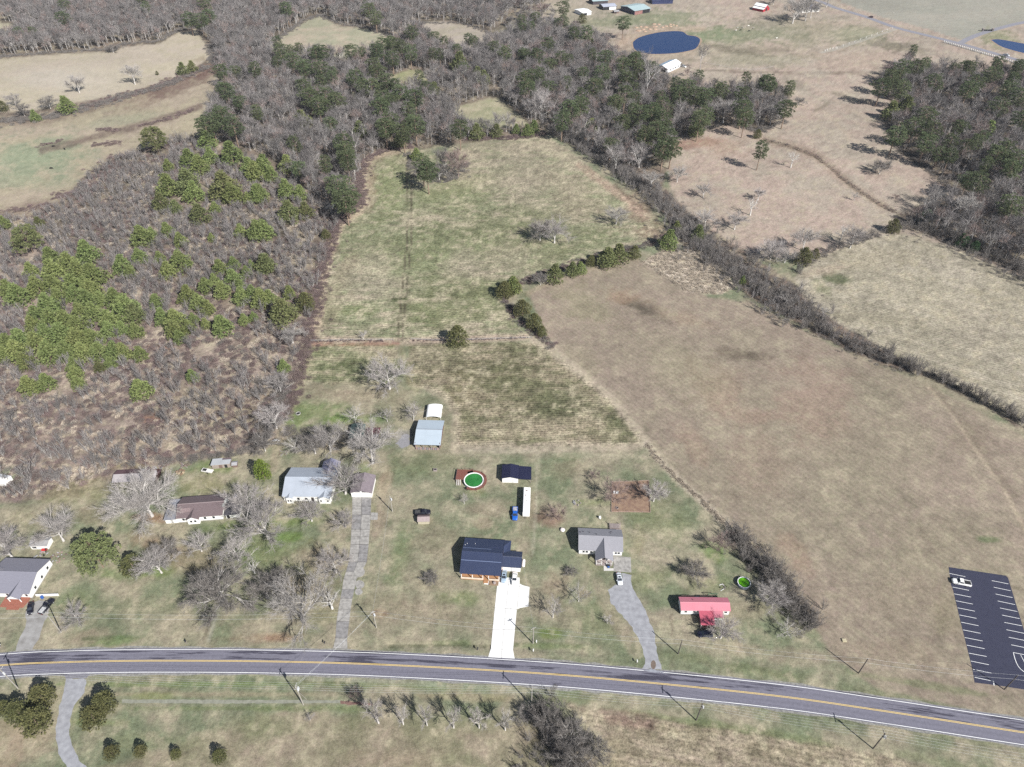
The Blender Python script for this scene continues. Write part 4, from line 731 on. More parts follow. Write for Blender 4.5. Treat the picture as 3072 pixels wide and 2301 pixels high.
# rusty barn
h = thing('barn', 'long rusty tin roofed barn at the thicket edge, its right end collapsing', 'barn', (-149.9, 176.9, 0), R(4))
m_rust = ribbed('pale_rusted_tin', alb((206, 198, 198)), 0, .6, .6, .1, .12, rust=(alb((180, 160, 154)), .62)); m_rust2 = ribbed('maroon_tin', alb((120, 92, 96)), 0, .6, .7, 0, .25, rust=(alb((176, 150, 146)), .60))
MB().box(0, 15.5, 2.7, 2.82, 0, 3.2).box(0, .12, .1, 5.6, 0, 2.4).box(0, 15.5, 5.5, 5.62, 0, 2.3).box(15.4, 15.5, .1, 5.6, 0, 2.1).build('wall', mat('old_barn_boards', alb((104, 78, 74)), .95, .25, 2), h)
for i in range(6): MB().box(.1 + i * 3.02, .28 + i * 3.02, .05, .23, 0, 2.3).build('post', m_greyw, h)
MB().prism([(-.4, 2.2), (2.8, 3.3), (2.8, 3.38), (-.4, 2.28)], 'x', -.3, 15.6).build('roof_panel', m_rust, h); MB().prism([(2.8, 3.3), (6.0, 2.3), (6.0, 2.38), (2.8, 3.38)], 'x', -.3, 8.8).build('roof_panel', m_rust2, h)
rng = random.Random(4)
for i in range(9):
    o = MB().box(-.45, .45, -1.4, 1.4, 0, .05).build('loose_sheet', [m_rust2, m_rust, m_rust2][i % 3], h)
    o.location = (8.8 + i * .85, 3.6 + rng.uniform(-.8, 1.6), 2.75 - .07 * i + rng.uniform(-.3, .25)); o.rotation_euler = (rng.uniform(-.5, .3), rng.uniform(-.3, .3), rng.uniform(-.6, .6))
# debris line behind barn
def heap(name, label, cat, loc, n, rad, mats, part, seed, long=1.6, size=.16, group=None):
    t = thing(name, label, cat, loc, 0, group); rng = random.Random(seed)
    for i in range(n):
        a = rng.uniform(0, 6.28); rr = rad * math.sqrt(rng.random()); L = rng.uniform(.4, 1) * long
        o = MB().box(-L / 2, L / 2, -size, size, -size * .6, size * .6).build(part, mats[i % len(mats)], t)
        o.location = (rr * math.cos(a), rr * math.sin(a), size + rng.uniform(0, .5) * (1 - rr / rad)); o.rotation_euler = (rng.uniform(-.3, .3), rng.uniform(-.4, .4), rng.uniform(0, 3.1))
    return t
m_board = mat('old_board', alb((150, 126, 118)), .9, .25, 2); m_tin = mat('bent_tin', alb((206, 204, 206)), .6, .15, 2, .2)
zb = zc(320, 1360, 440 / 2212)
heap('scrap_pile', 'heap of broken boards and tin just right of the rusty barn', 'scrap', zb(760, 225), 16, 2.0, [m_board, m_tin, m_greyw], 'board', 1)
heap('scrap_pile', 'smaller heap of junk under the thicket edge behind the log pile', 'scrap', zb(890, 165), 9, 1.5, [m_board, m_greyw], 'board', 2)
heap('lumber_stack', 'long low stack of weathered planks at the thicket edge, left of the white tin shed', 'lumber', zb(1170, 160), 10, 2.0, [m_greyw, m_board], 'plank', 3, 4.5, .12)
t = thing('log_pile', 'ring shaped pile of cut logs on the grass right of the rusty barn', 'log pile', zb(1120, 290)); rng = random.Random(9)
m_log = mat('cut_log', alb((150, 126, 104)), .9, .3, 2); m_end = mat('log_end', alb((210, 190, 160)), .9, .1, 2)
for i in range(16):
    a = i / 16 * 6.28; r = rng.uniform(.7, 1.7); o = MB().tube([(-.45, 0, 0), (.45, 0, 0)], rng.uniform(.24, .4), 8).build('log', m_log if i % 3 else m_end, t); o.location = (r * math.cos(a), r * math.sin(a), .35 + rng.uniform(0, .25)); o.rotation_euler = (0, rng.choice([0, 1.2]), rng.uniform(0, 6))
# white tin shed group
h = thing('shed', 'white tin sided shed with patched roof behind the brown roofed house', 'shed', (-115.7, 185.5, 0), R(7))
MB().prism([(0, 0), (3.2, 0), (3.2, 1.9), (0, 2.3)], 'x', 0, 6.8).build('wall', mat('old_plank_wall', alb((190, 176, 166)), .9, .2, 2), h)
m_wtin = ribbed('white_tin', alb((226, 228, 230)), 0, .75, .5, .1, .06, rust=(alb((150, 130, 120)), .66))
MB().prism([(-.4, 2.36), (3.5, 1.86), (3.5, 1.94), (-.4, 2.44)], 'x', -.2, 3.6).build('roof_panel', m_wtin, h); MB().prism([(-.4, 2.36), (2.4, 2.0), (2.4, 2.08), (-.4, 2.44)], 'x', 3.62, 7.0).build('roof_panel', m_wtin, h); MB().prism([(2.41, 2.0), (3.5, 1.86), (3.5, 1.94), (2.41, 2.08)], 'x', 3.62, 7.0).build('roof_panel', m_shb, h)
door(h, 3.2, 0, 1.2, 1.7, 's', m_board); door(h, 5.2, 0, 1.0, 1.7, 's', m_dark)
h = thing('shed', 'tiny hut with pale roof just right of the white tin shed', 'shed', (-107.3, 186.3, 0), R(7))
gable_walls(MB(), -.9, .9, 0, 1.9, 1.3, 1.7, 'x').build('wall', m_board, h); roof_gable(h, -.9, .9, 0, 1.9, 1.3, 1.7, 'x', m_tin, .2, t=.06)
h = thing('utility_trailer', 'small white flat trailer parked left of the white tin shed', 'trailer', (-117.0, 184.0, 0), R(-12))
MB().box(-2.3, 2.1, -.8, .8, .5, .95).build('box', mat('dull_white', (.62, .6, .57), .7, .12, 1), h); MB().box(-2.0, -.4, -.6, .6, .95, .97).build('floor_opening', m_dark, h); MB().box(2.1, 3.2, -.06, .06, .5, .6).build('tongue', m_dark, h)
for s in (-.85, .85): MB().tube([(.2, s - .1, .33), (.2, s + .1, .33)], .33, 10).build('wheel', m_dark, h)
# c: pale blue metal roof house
h = thing('house', 'white house with pale blue metal roof and a grey roofed rear wing', 'house', (-84.0, 169.5, 0), R(-.6))
m_bmet = ribbed('pale_blue_metal', alb((204, 212, 224)), 0, .45, .45, .15, .05)
gable_walls(MB(), 0, 17.5, 0, 13.6, 3.1, 5.7, 'x').build('wall', m_wwall, h); MB().box(-.03, 17.53, -.03, 13.63, 0, .4).build('foundation', m_found, h)
roof_gable(h, 0, 17.5, 0, 13.6, 3.1, 5.7, 'x', m_bmet, .35)
m_wing = mat('lavender_shingles', alb((150, 150, 176)), .9, .1, 1.4, bump=.3)
gable_walls(MB(), 11.6, 17.52, 9, 17, 3.0, 4.9, 'y').build('wing_wall', m_wwall, h); roof_gable(h, 11.6, 17.52, 9, 17, 3.0, 4.9, 'y', m_wing, .35)
for x0, x1 in ((1.2, 3.6), (13.2, 17.2)):
    gable_walls(MB(), x0, x1, -1.0, 1, 2.9, 3.5, 'y').build('bay', m_wwall, h); roof_gable(h, x0, x1, -1.0, 2.0, 2.9, 3.5 if x0 < 5 else 3.9, 'y', m_bmet, .2)
    window(h, x0 + .75, -1.0, 1.0, .55, 1.1, 's'); window(h, x1 - .75, -1.0, 1.0, .55, 1.1, 's')
for x in (5.4, 8.2): window(h, x, 0, 1.0, .9, 1.2, 's')
MB().box(9.6, 11.6, -.8, -.03, .02, .25).build('front_step', m_conc2, h); door(h, 10.6, 0, 1.0, 2.05, 's', mat('dark_door', (.05, .04, .04), .5), .25)
for x in (9.6, 11.6): MB().box(x - .08, x + .08, -1.0, -.84, .02, 2.7).build('porch_post', m_trim, h)
for y in (3, 6.5): window(h, 17.5, y, 1.0, .9, 1.2, 'e')
# garage
h = thing('garage', 'white garage with grey gable roof at the head of the long driveway', 'garage', (-55.75, 171.4, 0), R(-1))
gable_walls(MB(), -3.8, 3.8, 0, 8.4, 2.6, 4.0, 'y').build('wall', m_wwall, h); roof_gable(h, -3.8, 3.8, 0, 8.4, 2.6, 4.0, 'y', m_shp, .3)
dd = MB().box(-2.7, 2.7, -.04, .02, .03, 2.25).build('garage_door', m_trim, h)
for i in range(4): MB().box(-2.66, 2.66, -.075, -.042, .08 + i * .54, .56 + i * .54).build('panel', m_trim, dd)
gv = MB().prism([(-2.5, 2.75), (2.5, 2.75), (0, 3.72)], 'y', -.03, 0.02).build('gable_panel', mat('grey_gable_board', alb((120, 116, 122)), .8), h); MB().box(-.32, .32, -.09, -.031, 2.85, 3.4).build('gable_vent', m_trim, h)
# green roofed shed and red deck with white steps
h = thing('shed', 'green roofed shed half hidden under bare branches behind the pale blue roofed house', 'shed', (-65.2, 200.0, 0), R(0))
m_gtin = ribbed('green_metal', alb((104, 124, 118)), 1, .45, .55, .1, .15)
gable_walls(MB(), 0, 5.2, 0, 7.6, 2.2, 3.1, 'y').build('wall', mat('grey_boards', alb((150, 146, 146)), .9, .15, 2), h); roof_gable(h, 0, 5.2, 0, 7.6, 2.2, 3.1, 'y', m_gtin, .3); door(h, 1.6, 0, 1.2, 1.9, 's', m_dark)
h = thing('deck', 'faded maroon deck with a white slatted ramp beside the green roofed shed', 'deck', (-59.4, 200.2, 0))
m_mar = mat('maroon_boards', alb((128, 84, 90)), .9, .15, 2)
for i in range(22): MB().box(0, 5.6, i * .34, i * .34 + .31, .5, .57).build('plank', m_mar, h)
for x in (.1, 5.5):
    for y in (.1, 7.3): MB().box(x - .07, x + .07, y - .07, y + .07, 0, .5).build('post', m_greyw, h)
for i in range(11): MB().box(3.0, 5.2, -2.0 + i * .5, -1.78 + i * .5, .3 + .036 * i, .36 + .036 * i).build('ramp_slat', m_trim, h)
for x in (2.95, 5.25): MB().prism([(-2.1, .22), (3.4, .62), (3.4, 1.1), (-2.1, .72)], 'x', x - .05, x + .05).build('ramp_rail', m_trim, h)
# carport
h = thing('carport', 'small white metal carport with rounded roof behind the blue roofed barn', 'carport', (-32.5, 212.2, 0), R(-1))
sec = [(-3.1, 1.9), (-2.6, 2.25), (-1.4, 2.55), (0, 2.65), (1.4, 2.55), (2.6, 2.25), (3.1, 1.9)]
MB().prism(sec + [(x * .985, z - .07) for x, z in reversed(sec)], 'y', 0, 7.6).build('roof', mat('bright_white_metal', (.78, .78, .77), .5, .04, 1), h)
for x in (-3.0, 3.0):
    for y in (.15, 2.5, 5, 7.45): MB().box(x - .05, x + .05, y - .05, y + .05, 0, 1.95).build('post', m_trim, h)
# blue barn
h = thing('barn', 'open barn with light blue metal roof beside the small white carport', 'barn', (-38.5, 196.4, 0), R(-2.4))
m_sky = ribbed('light_blue_metal', alb((214, 228, 240)), 0, .45, .4, .2, .04)
MB().box(0, .15, .1, 12.8, 0, 2.9).box(.15, 9.9, 12.65, 12.8, 0, 2.9).box(9.75, 9.9, .1, 12.65, 0, 2.9).build('wall', mat('barn_red_board', alb((128, 74, 66)), .9, .15, 2), h)
MB().prism([(-.4, 2.6), (4.0, 3.45), (4.0, 3.52), (-.4, 2.67)], 'x', -.3, 10.3).build('roof_panel', m_sky, h); MB().prism([(4.03, 3.47), (6.9, 4.05), (6.9, 4.12), (4.03, 3.54)], 'x', -.3, 10.3).build('roof_panel', m_sky, h); MB().prism([(6.9, 4.05), (13.3, 2.95), (13.3, 3.02), (6.9, 4.12)], 'x', -.3, 10.3).build('roof_panel', m_sky, h)
MB().prism([(6.7, 4.12), (6.9, 4.2), (7.1, 4.12)], 'x', -.32, 10.32).build('ridge_cap', mat('dark_grey_metal', (.2, .22, .25), .6), h)  # ridge cap in a darker grey than the roof sheets
for i in range(4): MB().box(.1 + i * 3.2, .28 + i * 3.2, .05, .23, 0, 2.65).build('post', m_greyw, h)
t = thing('feed_trough', 'row of pale feed bags along the open front of the blue roofed barn', 'feed bags', (-33.6, 196.0, 0), R(-2.4)); rng = random.Random(5)
for i in range(11): MB().box(-4.6 + i * .84, -3.9 + i * .84, -.35, .35, 0, .4 + rng.uniform(0, .3)).build('feed_bag', [mat('pink_bag', alb((196, 170, 166)), .9, .2, 2), mat('grey_bag', alb((170, 164, 166)), .9, .2, 2)][i % 2], t)
# above ground pool with deck
h = thing('swimming_pool', 'round above ground pool with green water set in a red brown deck', 'pool', (-14.45, 178.75, 0))
def ring(mb, r0, r1, z0, z1, n=32, a0=0, a1=2 * math.pi, mi=0):
    for i in range(n):
        a, b = a0 + (a1 - a0) * i / n, a0 + (a1 - a0) * (i + 1) / n
        P = [(r * math.cos(t), r * math.sin(t)) for r, t in ((r0, a), (r1, a), (r1, b), (r0, b))]
        mb.prism(P, 'z', z0, z1, mi)
    return mb
ring(MB(), 3.5, 3.62, 0, 1.22).build('pool_wall', m_trim, h); ring(MB(), 3.42, 3.78, 1.22, 1.3).build('rim', m_trim, h)
m_gw = mat('green_pool_water', alb((60, 146, 72)), .1, .25, .5, 0, .5); MB().face([(3.5 * math.cos(k * .19635), 3.5 * math.sin(k * .19635), 1.0) for k in range(32)]).build('water', m_gw, h)
for i in range(26): a = R(-125) + i * R(9.6); ring(MB(), 3.84, 4.95, 1.08, 1.16, 1, a, a + R(9.1)).build('deck_board', m_deck, h)
MB().prism([(-6.9, .3), (-3.9, .3), (-3.2, 2.2), (-2.4, 3.0), (-.4, 3.84), (-.4, 5.3), (-6.5, 5.5)], 'z', 1.08, 1.16).build('deck_floor', m_deck, h)
for x, y in ((-6.8, .4), (-6.5, 5.4), (-3.6, 5.4), (-.6, 5.2), (4.6, 1.5), (3.8, -3.0), (1.2, -4.7), (-2.4, -4.2), (3.0, 3.8)): MB().box(x - .06, x + .06, y - .06, y + .06, 0, 2.0).build('post', m_mar, h)
m_rail = mat('deck_rail', alb((150, 120, 116)), .8, .15, 2)
for a, b in (((-6.5, 5.4), (-3.6, 5.45)), ((-3.6, 5.45), (-.6, 5.2)), ((-6.8, .4), (-6.5, 5.4)), ((-.6, 5.2), (3.0, 3.8)), ((3.0, 3.8), (4.6, 1.5)), ((4.6, 1.5), (3.8, -3.0)), ((3.8, -3.0), (1.2, -4.7)), ((1.2, -4.7), (-2.4, -4.2))):
    MB().tube([(a[0], a[1], 1.95), (b[0], b[1], 1.95)], .06, 4).build('rail', m_rail, h)
for i in range(4): MB().box(-6.4, -5.2, -1.6 + i * .45, -1.3 + i * .45, .2 + i * .25, .26 + i * .25).build('step', m_greyw, h)
for x in (-6.45, -5.75, -5.1): MB().prism([(-1.7, .1), (.3, 1.0), (.3, 1.18), (-1.7, .28)], 'x', x - .05, x + .05).build('stair_rail', m_trim, h)
# black shed
h = thing('shed', 'black roofed white shed with an open lean to on its right, near the round pool', 'shed', (-.7, 178.5, 0), R(-1.5))
m_blk = ribbed('black_metal', alb((50, 52, 80)), 1, .45, .4, .2, .08)
gable_walls(MB(), -3.0, 3.0, 0, 6.4, 2.5, 3.3, 'y').build('wall', m_wwall, h); roof_gable(h, -3.0, 3.0, 0, 6.4, 2.5, 3.3, 'y', m_blk, .25)
MB().prism([(3.28, 2.42), (8.0, 2.1), (8.0, 2.18), (3.28, 2.5)], 'y', -.25, 6.4).build('lean_to_roof', m_blk, h)
for y in (.1, 3.2, 6.2): MB().box(7.7, 7.85, y - .07, y + .07, 0, 2.1).build('post', m_greyw, h)
MB().box(1.0, 1.06, -.03, .02, .05, 2.1).build('door_edge', m_dark, h); MB().box(3.4, 5.6, 2, 4.5, 0, 1.1).build('stored_crate', m_board, h)
for x, y in ((-2.2, 6.6), (-.9, 6.7)): MB().box(x - .4, x + .4, y, y + .5, 0, .8).build('storage_box', mat('blue_grey_box', alb((90, 110, 140)), .7), h)
# small shed beside the dark truck
h = thing('shed', 'tiny shed with weathered plank roof beside the dark pickup in the middle garden', 'shed', (-33.6, 158.9, 0), R(2))
m_pl = mat('pinkish_plank_roof', alb((190, 174, 172)), .9, .16, 1.5, stretch=(1, 6, 1)); m_pl2 = mat('greybrown_plank_roof', alb((160, 138, 136)), .9, .16, 1.5, stretch=(1, 6, 1))
gable_walls(MB(), 0, 4.0, 0, 2.7, 1.7, 2.5, 'x').build('wall', mat('cream_siding', alb((226, 216, 190)), .8, .06, 1), h)
a, b = gable_slopes(0, 4.0, 0, 2.7, 1.7, 2.5, 'x', .2, .08); a.build('roof_slope', m_pl, h); b.build('roof_slope', m_pl2, h)
# navy house
h = thing('house', 'new house with dark navy standing seam roof and white driveway', 'house', (-17.1, 137.0, 0), R(-4.6))
m_navy = ribbed('navy_seam_metal', alb((66, 76, 106)), 0, .42, .38, .15, .05, amt=.35)
MB().prism([(1.9, 0), (13.9, 0), (13.9, 2.5), (6.9, 4.93), (1.9, 3.1)], 'x', 0, 13.2).build('wall', mat('cedar_wall', (.38, .22, .12), .8, .2, 1.5), h)
rf = MB()
rf.prism([(-.25, 2.42), (6.9, 5.0), (6.9, 5.1), (-.25, 2.52)], 'x', -.35, 13.5).prism([(6.9, 5.0), (14.2, 2.5), (14.2, 2.6), (6.9, 5.1)], 'x', -.35, 13.5)
rf = rf.build('roof', m_navy, h); m_strip = mat('pale_blue_trim', alb((160, 176, 214)), .4, .05, 2, .3)
MB().prism([(6.75, 5.08), (6.9, 5.15), (7.05, 5.08)], 'x', -.37, 13.52).build('ridge_cap', m_navy, rf)
def on_slope(y): return 2.52 + (y + .25) * 2.58 / 7.15
MB().prism([(3.9, on_slope(3.9) + .005), (4.05, on_slope(4.05) + .005), (4.05, on_slope(4.05) + .07), (3.9, on_slope(3.9) + .07)], 'x', -.3, 13.2).build('trim_strip', m_strip, rf)  # narrow pale trim strip across the front slope
def on_back(y): return 5.1 - (y - 6.9) * 2.5 / 7.3
MB().prism([(8.6, on_back(8.6) + .005), (8.75, on_back(8.75) + .005), (8.75, on_back(8.75) + .07), (8.6, on_back(8.6) + .07)], 'x', -.2, 9.4).build('trim_strip', m_strip, rf)
MB().prism([(9.7, on_back(9.7) + .005), (9.8, on_back(9.8) + .005), (9.8, on_back(9.8) + .05), (9.7, on_back(9.7) + .05)], 'x', 9.6, 12.6).build('trim_strip', mat('navy_trim', alb((90, 98, 140)), .4), rf)
for x, y in ((.9, 10.8), (3.7, 11), (.3, 10.1)): pipe(h, x, y, on_back(y), .45, .07, m_trim)
MB().box(13.22, 15.5, 7.8, 13.85, 0, 2.55).build('rear_wing', m_wwall, h)
k = MB(); k.face([(13.52, 7.4, 2.62), (15.8, 7.4, 2.62), (15.8, 14.2, 2.62), (13.52, 14.2, 2.62)]); k.face([(13.52, 14.2, 2.62), (15.8, 14.2, 2.62), (13.52, 10.8, 3.9)]); k.face([(15.8, 14.2, 2.62), (15.8, 7.4, 2.62), (13.52, 7.4, 3.3), (13.52, 10.8, 3.9)]); k.face([(13.52, 7.4, 2.62), (13.52, 7.4, 3.3), (15.8, 7.4, 2.62)]); k.face([(13.52, 7.4, 2.62), (13.52, 14.2, 2.62), (13.52, 10.8, 3.9), (13.52, 7.4, 3.3)])
k.build('hip_roof', m_navy, h)
gable_walls(MB(), 13.3, 19.7, 3.6, 9.6, 2.62, 3.9, 'x').build('garage_wall', m_wwall, h); roof_gable(h, 13.75, 19.7, 3.6, 9.6, 2.64, 4.0, 'x', m_navy, .3)
for x in (14.9, 18.1):
    d_ = MB().box(x - 1.25, x + 1.25, 3.5, 3.58, .05, 2.2).build('garage_door', m_trim, h)
    for i in range(4): MB().box(x - 1.2, x + 1.2, 3.46, 3.498, .1 + i * .53, .57 + i * .53).build('panel', m_trim, d_)
MB().box(.15, 13.0, -.75, 1.9, 0, .4).build('porch_floor', m_wood, h); MB().box(.1, 7.6, -.8, -.72, .4, 1.25).build('porch_rail', mat('pale_rail', (.62, .52, .42), .8), h); MB().box(9.4, 13.0, -.8, -.72, .4, 1.25).build('porch_rail', mat('pale_rail', (.62, .52, .42), .8), h)
for x in (.3, 4, 7.5, 9.4, 12.9): MB().box(x - .1, x + .1, -.72, -.52, .4, 2.5).build('porch_post', m_trim, h)
for i in range(3): MB().box(7.7, 9.3, -1.15 - .3 * i, -.85 - .3 * i, 0, .32 - .1 * i).build('porch_step', m_wood, h)
for x in (2.4, 5.4, 11.2): window(h, x, 1.9, 1.0, 1.0, 1.2, 's')
door(h, 8.5, 1.9, 1.0, 2.05, 's', m_dark, .42)
MB().box(9.6, 12.8, -2.4, -.9, .0, .22).build('flower_bed', mat('mulch', (.22, .15, .10), .95, .3, 3), h); MB().tube([(11.4, -1.6, .2), (11.4, -1.6, .75), (11.4, -1.6, .95)], [.55, .5, .1], 8).build('planter_bush', m_greyw, h)
for y in (4.6, 8.0): window(h, 19.7, y, 1.0, .9, 1.0, 'e')
t = thing('gas_tank', 'white horizontal gas tank beside the navy house garage', 'gas tank', (3.95, 142.0, 0), R(-5))
MB().tube([(0, -1.5, .75), (0, -1.35, .75), (0, -1.1, .75), (0, 1.1, .75), (0, 1.35, .75), (0, 1.5, .75)], [.15, .42, .52, .52, .42, .15], 12).build('tank', mat('pinkish_white_tank', (.72, .66, .66), .5, .05, 2), t, True)
for y in (-.8, .8): MB().box(-.35, .35, y - .08, y + .08, 0, .4).build('foot', m_found, t)
MB().tube([(0, 0, 1.2), (0, 0, 1.42)], .14, 8).build('dome', m_trim, t)
# grey house
h = thing('house', 'white house with plain grey gable roof and a front wing, gravel drive below it', 'house', (23.0, 146.2, 0), R(-3.2))
gable_walls(MB(), 0, 14.7, 0, 8.8, 2.7, 4.7, 'x').build('wall', m_wwall, h); MB().box(-.03, 14.73, -.03, 8.83, 0, .4).build('foundation', m_found, h)
roof_gable(h, 0, 14.7, 0, 8.8, 2.7, 4.7, 'x', m_shg, .3); gable_walls(MB(), 5.7, 11.2, -2.2, 2, 2.65, 4.5, 'y').build('wing_wall', m_wwall, h); roof_gable(h, 5.7, 11.2, -3.9, 4.2, 2.65, 4.5, 'y', m_shg, .3)
MB().box(5.7, 11.2, -4.3, -2.23, 0, .4).build('porch_floor', m_greyw, h)
for x in (5.8, 7.6, 9.3, 11.1): MB().box(x - .07, x + .07, -4.2, -4.06, .4, 2.62).build('porch_post', m_trim, h)
for x0, x1 in ((5.8, 7.6), (9.3, 11.1)): MB().box(x0, x1, -4.26, -4.2, 1.1, 1.2).build('porch_rail', m_trim, h)
door(h, 8.4, -2.2, .95, 2.05, 's', mat('dark_door', (0, 0, 0)), .42)
for x in (1.6, 2.7, 4.2, 12.6, 13.6): window(h, x, 0, 1.0, .75, 1.1, 's')
def back(y): return 4.85 - (y - 4.4) * 2 / 4.4
for x, y in ((.5, 6.2), (1.5, 6.6), (3.6, 6.3), (6.0, 5.3), (10.9, 6.4), (11.2, 7.3)): pipe(h, x, y, back(y), .35, .13, mat('dark_vent', (.06, .05, .06), .8), 'roof_vent')
h = thing('deck', 'weathered slatted deck behind the grey roofed house', 'deck', (34.6, 154.6, 0), R(-3.2))
for i in range(9):
    for j in range(2): MB().box(i * .44, i * .44 + .34, j * 2.2, j * 2.2 + 2.0, .7, .76).build('plank', m_greyw, h)
for y in (.1, 2.1, 4.2): MB().box(-.05, 4.0, y - .05, y + .05, .5, .69).build('joist', m_board, h)
for x in (0.05, 3.9):
    for y in (.1, 4.2): MB().box(x - .07, x + .07, y - .07, y + .07, 0, 1.6).build('post', m_greyw, h)
t = thing('trash_bin', 'blue bin on the grass in front of the grey roofed house porch', 'bin', (32.7, 140.9, 0)); MB().prism([(-.35, -.3), (.35, -.3), (.42, .4), (-.42, .4)], 'z', .05, 1.05).build('body', mat('blue_plastic', (0, 0, 0)), t); MB().box(-.44, .44, -.36, .44, 1.05, 1.12).build('lid', m_dark, t)
# red trailer house
h = thing('mobile_home', 'long white mobile home with pink red metal roof and front porch roof', 'mobile home', (53.9, 123.1, 0), R(-1))
m_red = ribbed('faded_red_metal', alb((240, 150, 166)), 0, .5, .5, .05, .05); m_red2 = ribbed('red_metal', alb((226, 112, 132)), 0, .5, .5, .05, .05)
gable_walls(MB(), 0, 15.3, 0, 4.4, 2.7, 3.55, 'x', .4).build('wall', m_wwall, h); MB().box(.05, 15.25, .05, 4.35, 0, .4).build('skirting', mat('grey_skirting', (.35, .36, .37), .8), h)
rf = roof_gable(h, 0, 15.3, 0, 4.4, 2.7, 3.55, 'x', m_red, .25)
MB().prism([(-4.9, 2.1), (-.27, 2.62), (-.27, 2.7), (-4.9, 2.18)], 'x', 5.4, 9.9).build('porch_roof', m_red2, h); MB().prism([(-2.4, 2.38), (-.27, 2.62), (-.27, 2.7), (-2.4, 2.46)], 'x', 9.92, 13.0).build('porch_roof', m_red, h)
for x in (5.6, 7.6, 9.7): MB().box(x - .06, x + .06, -4.75, -4.63, 0, 2.12).build('porch_post', m_trim, h)
for x in (11.2, 12.9): MB().box(x - .06, x + .06, -2.3, -2.18, 0, 2.4).build('porch_post', m_trim, h)
MB().box(5.5, 9.8, -4.7, -.03, 0, .35).build('porch_floor', m_board, h); MB().box(10.0, 12.9, -2.35, -2.28, .8, 1.5).build('porch_rail', m_trim, h)
for x in (1.5, 4.2, 14.2): window(h, x, 0, 1.2, .8, 1.0, 's')
door(h, 7.4, 0, .9, 2.0, 's', m_trim, .42); pipe(h, 4.0, 3.4, 3.1, .4, .1, m_dark)
h = thing('deck', 'dark back deck with rails along the rear of the pink roofed mobile home', 'deck', (55.0, 127.7, 0), R(-1))
for i in range(26): MB().box(i * .4, i * .4 + .36, 0, 1.3, .6, .66).build('plank', mat('dark_deck_board', alb((84, 78, 76)), .9, .2, 2), h)
for i in range(6): MB().box(i * 2.05 - .05, i * 2.05 + .05, 1.25, 1.35, 0, 1.5).build('post', m_board, h)
for a, b in ((0, 3.9), (6.2, 10.2)): MB().box(a, b, 1.27, 1.33, 1.42, 1.5).build('rail', m_board, h)
t = thing('patio_table', 'white patio furniture heap on the deck behind the pink roofed mobile home', 'patio furniture', (60.0, 128.2, .66)); MB().box(-.8, .8, -.4, .4, .68, .74).build('table_top', m_trim, t)
for x in (-.7, .7):
    for y in (-.3, .3): MB().box(x - .04, x + .04, y - .04, y + .04, 0, .68).build('leg', m_trim, t)
t = thing('play_set', 'small green and black play set at the back right of the pink roofed mobile home', 'play set', (65.3, 129.4, 0))
for x in (-1.4, 1.4):
    for s in (-1, 1): MB().tube([(x, s * .7, 0), (x, 0, 1.9)], .07, 5).build('leg', mat('dark_green_frame', (.02, .09, .05), .6), t)
MB().tube([(-1.5, 0, 1.9), (1.5, 0, 1.9)], .08, 6).build('beam', mat('dark_green_frame', (0, 0, 0)), t)
for x in (-.6, .5): MB().box(x - .25, x + .25, -.12, .12, .5, .55).build('swing_seat', m_dark, t)
t = thing('swimming_pool', 'small round pool with bright lime green water right of the pink roofed mobile home', 'pool', (76.85, 134.2, 0))
ring(MB(), 2.0, 2.08, 0, 1.15, 28).build('pool_wall', mat('blue_white_pool_wall', alb((190, 200, 220)), .5, .12, 1), t); ring(MB(), 1.94, 2.16, 1.15, 1.21, 28).build('rim', m_trim, t)
MB().face([(2.0 * math.cos(k * .2244), 2.0 * math.sin(k * .2244), .8) for k in range(28)]).build('water', mat('lime_algae_water', alb((130, 226, 20)), .3, .25, 2.2), t)
for dx in (-.2, .2): MB().tube([(2.05 * .75 + dx, 2.05 * .7 - dx, 0), (2.05 * .75 + dx, 2.05 * .7 - dx, 1.9)], .04, 5).build('ladder_rail', m_trim, t)
t = heap('scrap_pile', 'scattered broken garden furniture on the lawn left of the lime green pool', 'scrap', (69.7, 133.0, 0), 9, 1.3, [mat('mauve_metal', alb((150, 130, 150)), .7), m_trim, m_dark], 'bent_piece', 8, 1.3, .07)
# back yard bits
t = thing('garden_bed', 'fenced brown vegetable plot behind the grey roofed house', 'garden bed', tl('M', 1025, 935)); c0 = Vector(t.location)
cs = [tl('M', 870, 820), tl('M', 1175, 808), tl('M', 1190, 1070), tl('M', 868, 1065)]
for i, (a, b) in enumerate(zip(cs, cs[1:] + cs[:1])):
    d = b - a; n = max(2, int(d.length / 2.5))
    for k in range(n):
        p = a + d * (k / n) - c0; MB().box(p.x - .06, p.x + .06, p.y - .06, p.y + .06, 0, .7).build('post', m_greyw, t)
    MB().tube([a - c0 + Vector((0, 0, .3)), b - c0 + Vector((0, 0, .3))], .1, 4).build('rail', mat('pink_timber', alb((200, 170, 156)), .9, .2, 2), t)
MB().face([(p.x - c0.x, p.y - c0.y, .03) for p in cs]).build('soil', mat('turned_soil', alb((168, 134, 118)), .95, .22, .6, c2=alb((186, 158, 132))), t)
t = thing('planter', 'two white framed seed trays in the fenced brown vegetable plot', 'planter', tl('M', 905, 905), R(-3))
for i in range(4): MB().box(-.9 + i * .48, -.5 + i * .48, -.6, .6, 0, .3).build('tray', [m_trim, mat('grey_tray', (.3, .32, .33), .7)][i % 2], t)
t = thing('fire_ring', 'dark metal fire ring at the front left of the vegetable plot', 'fire ring', tl('M', 915, 1035)); ring(MB(), .42, .5, 0, .4, 14).build('ring', m_greyw, t); MB().face([(.42 * math.cos(k * .45), .42 * math.sin(k * .45), .08) for k in range(14)]).build('ash', m_dark, t)
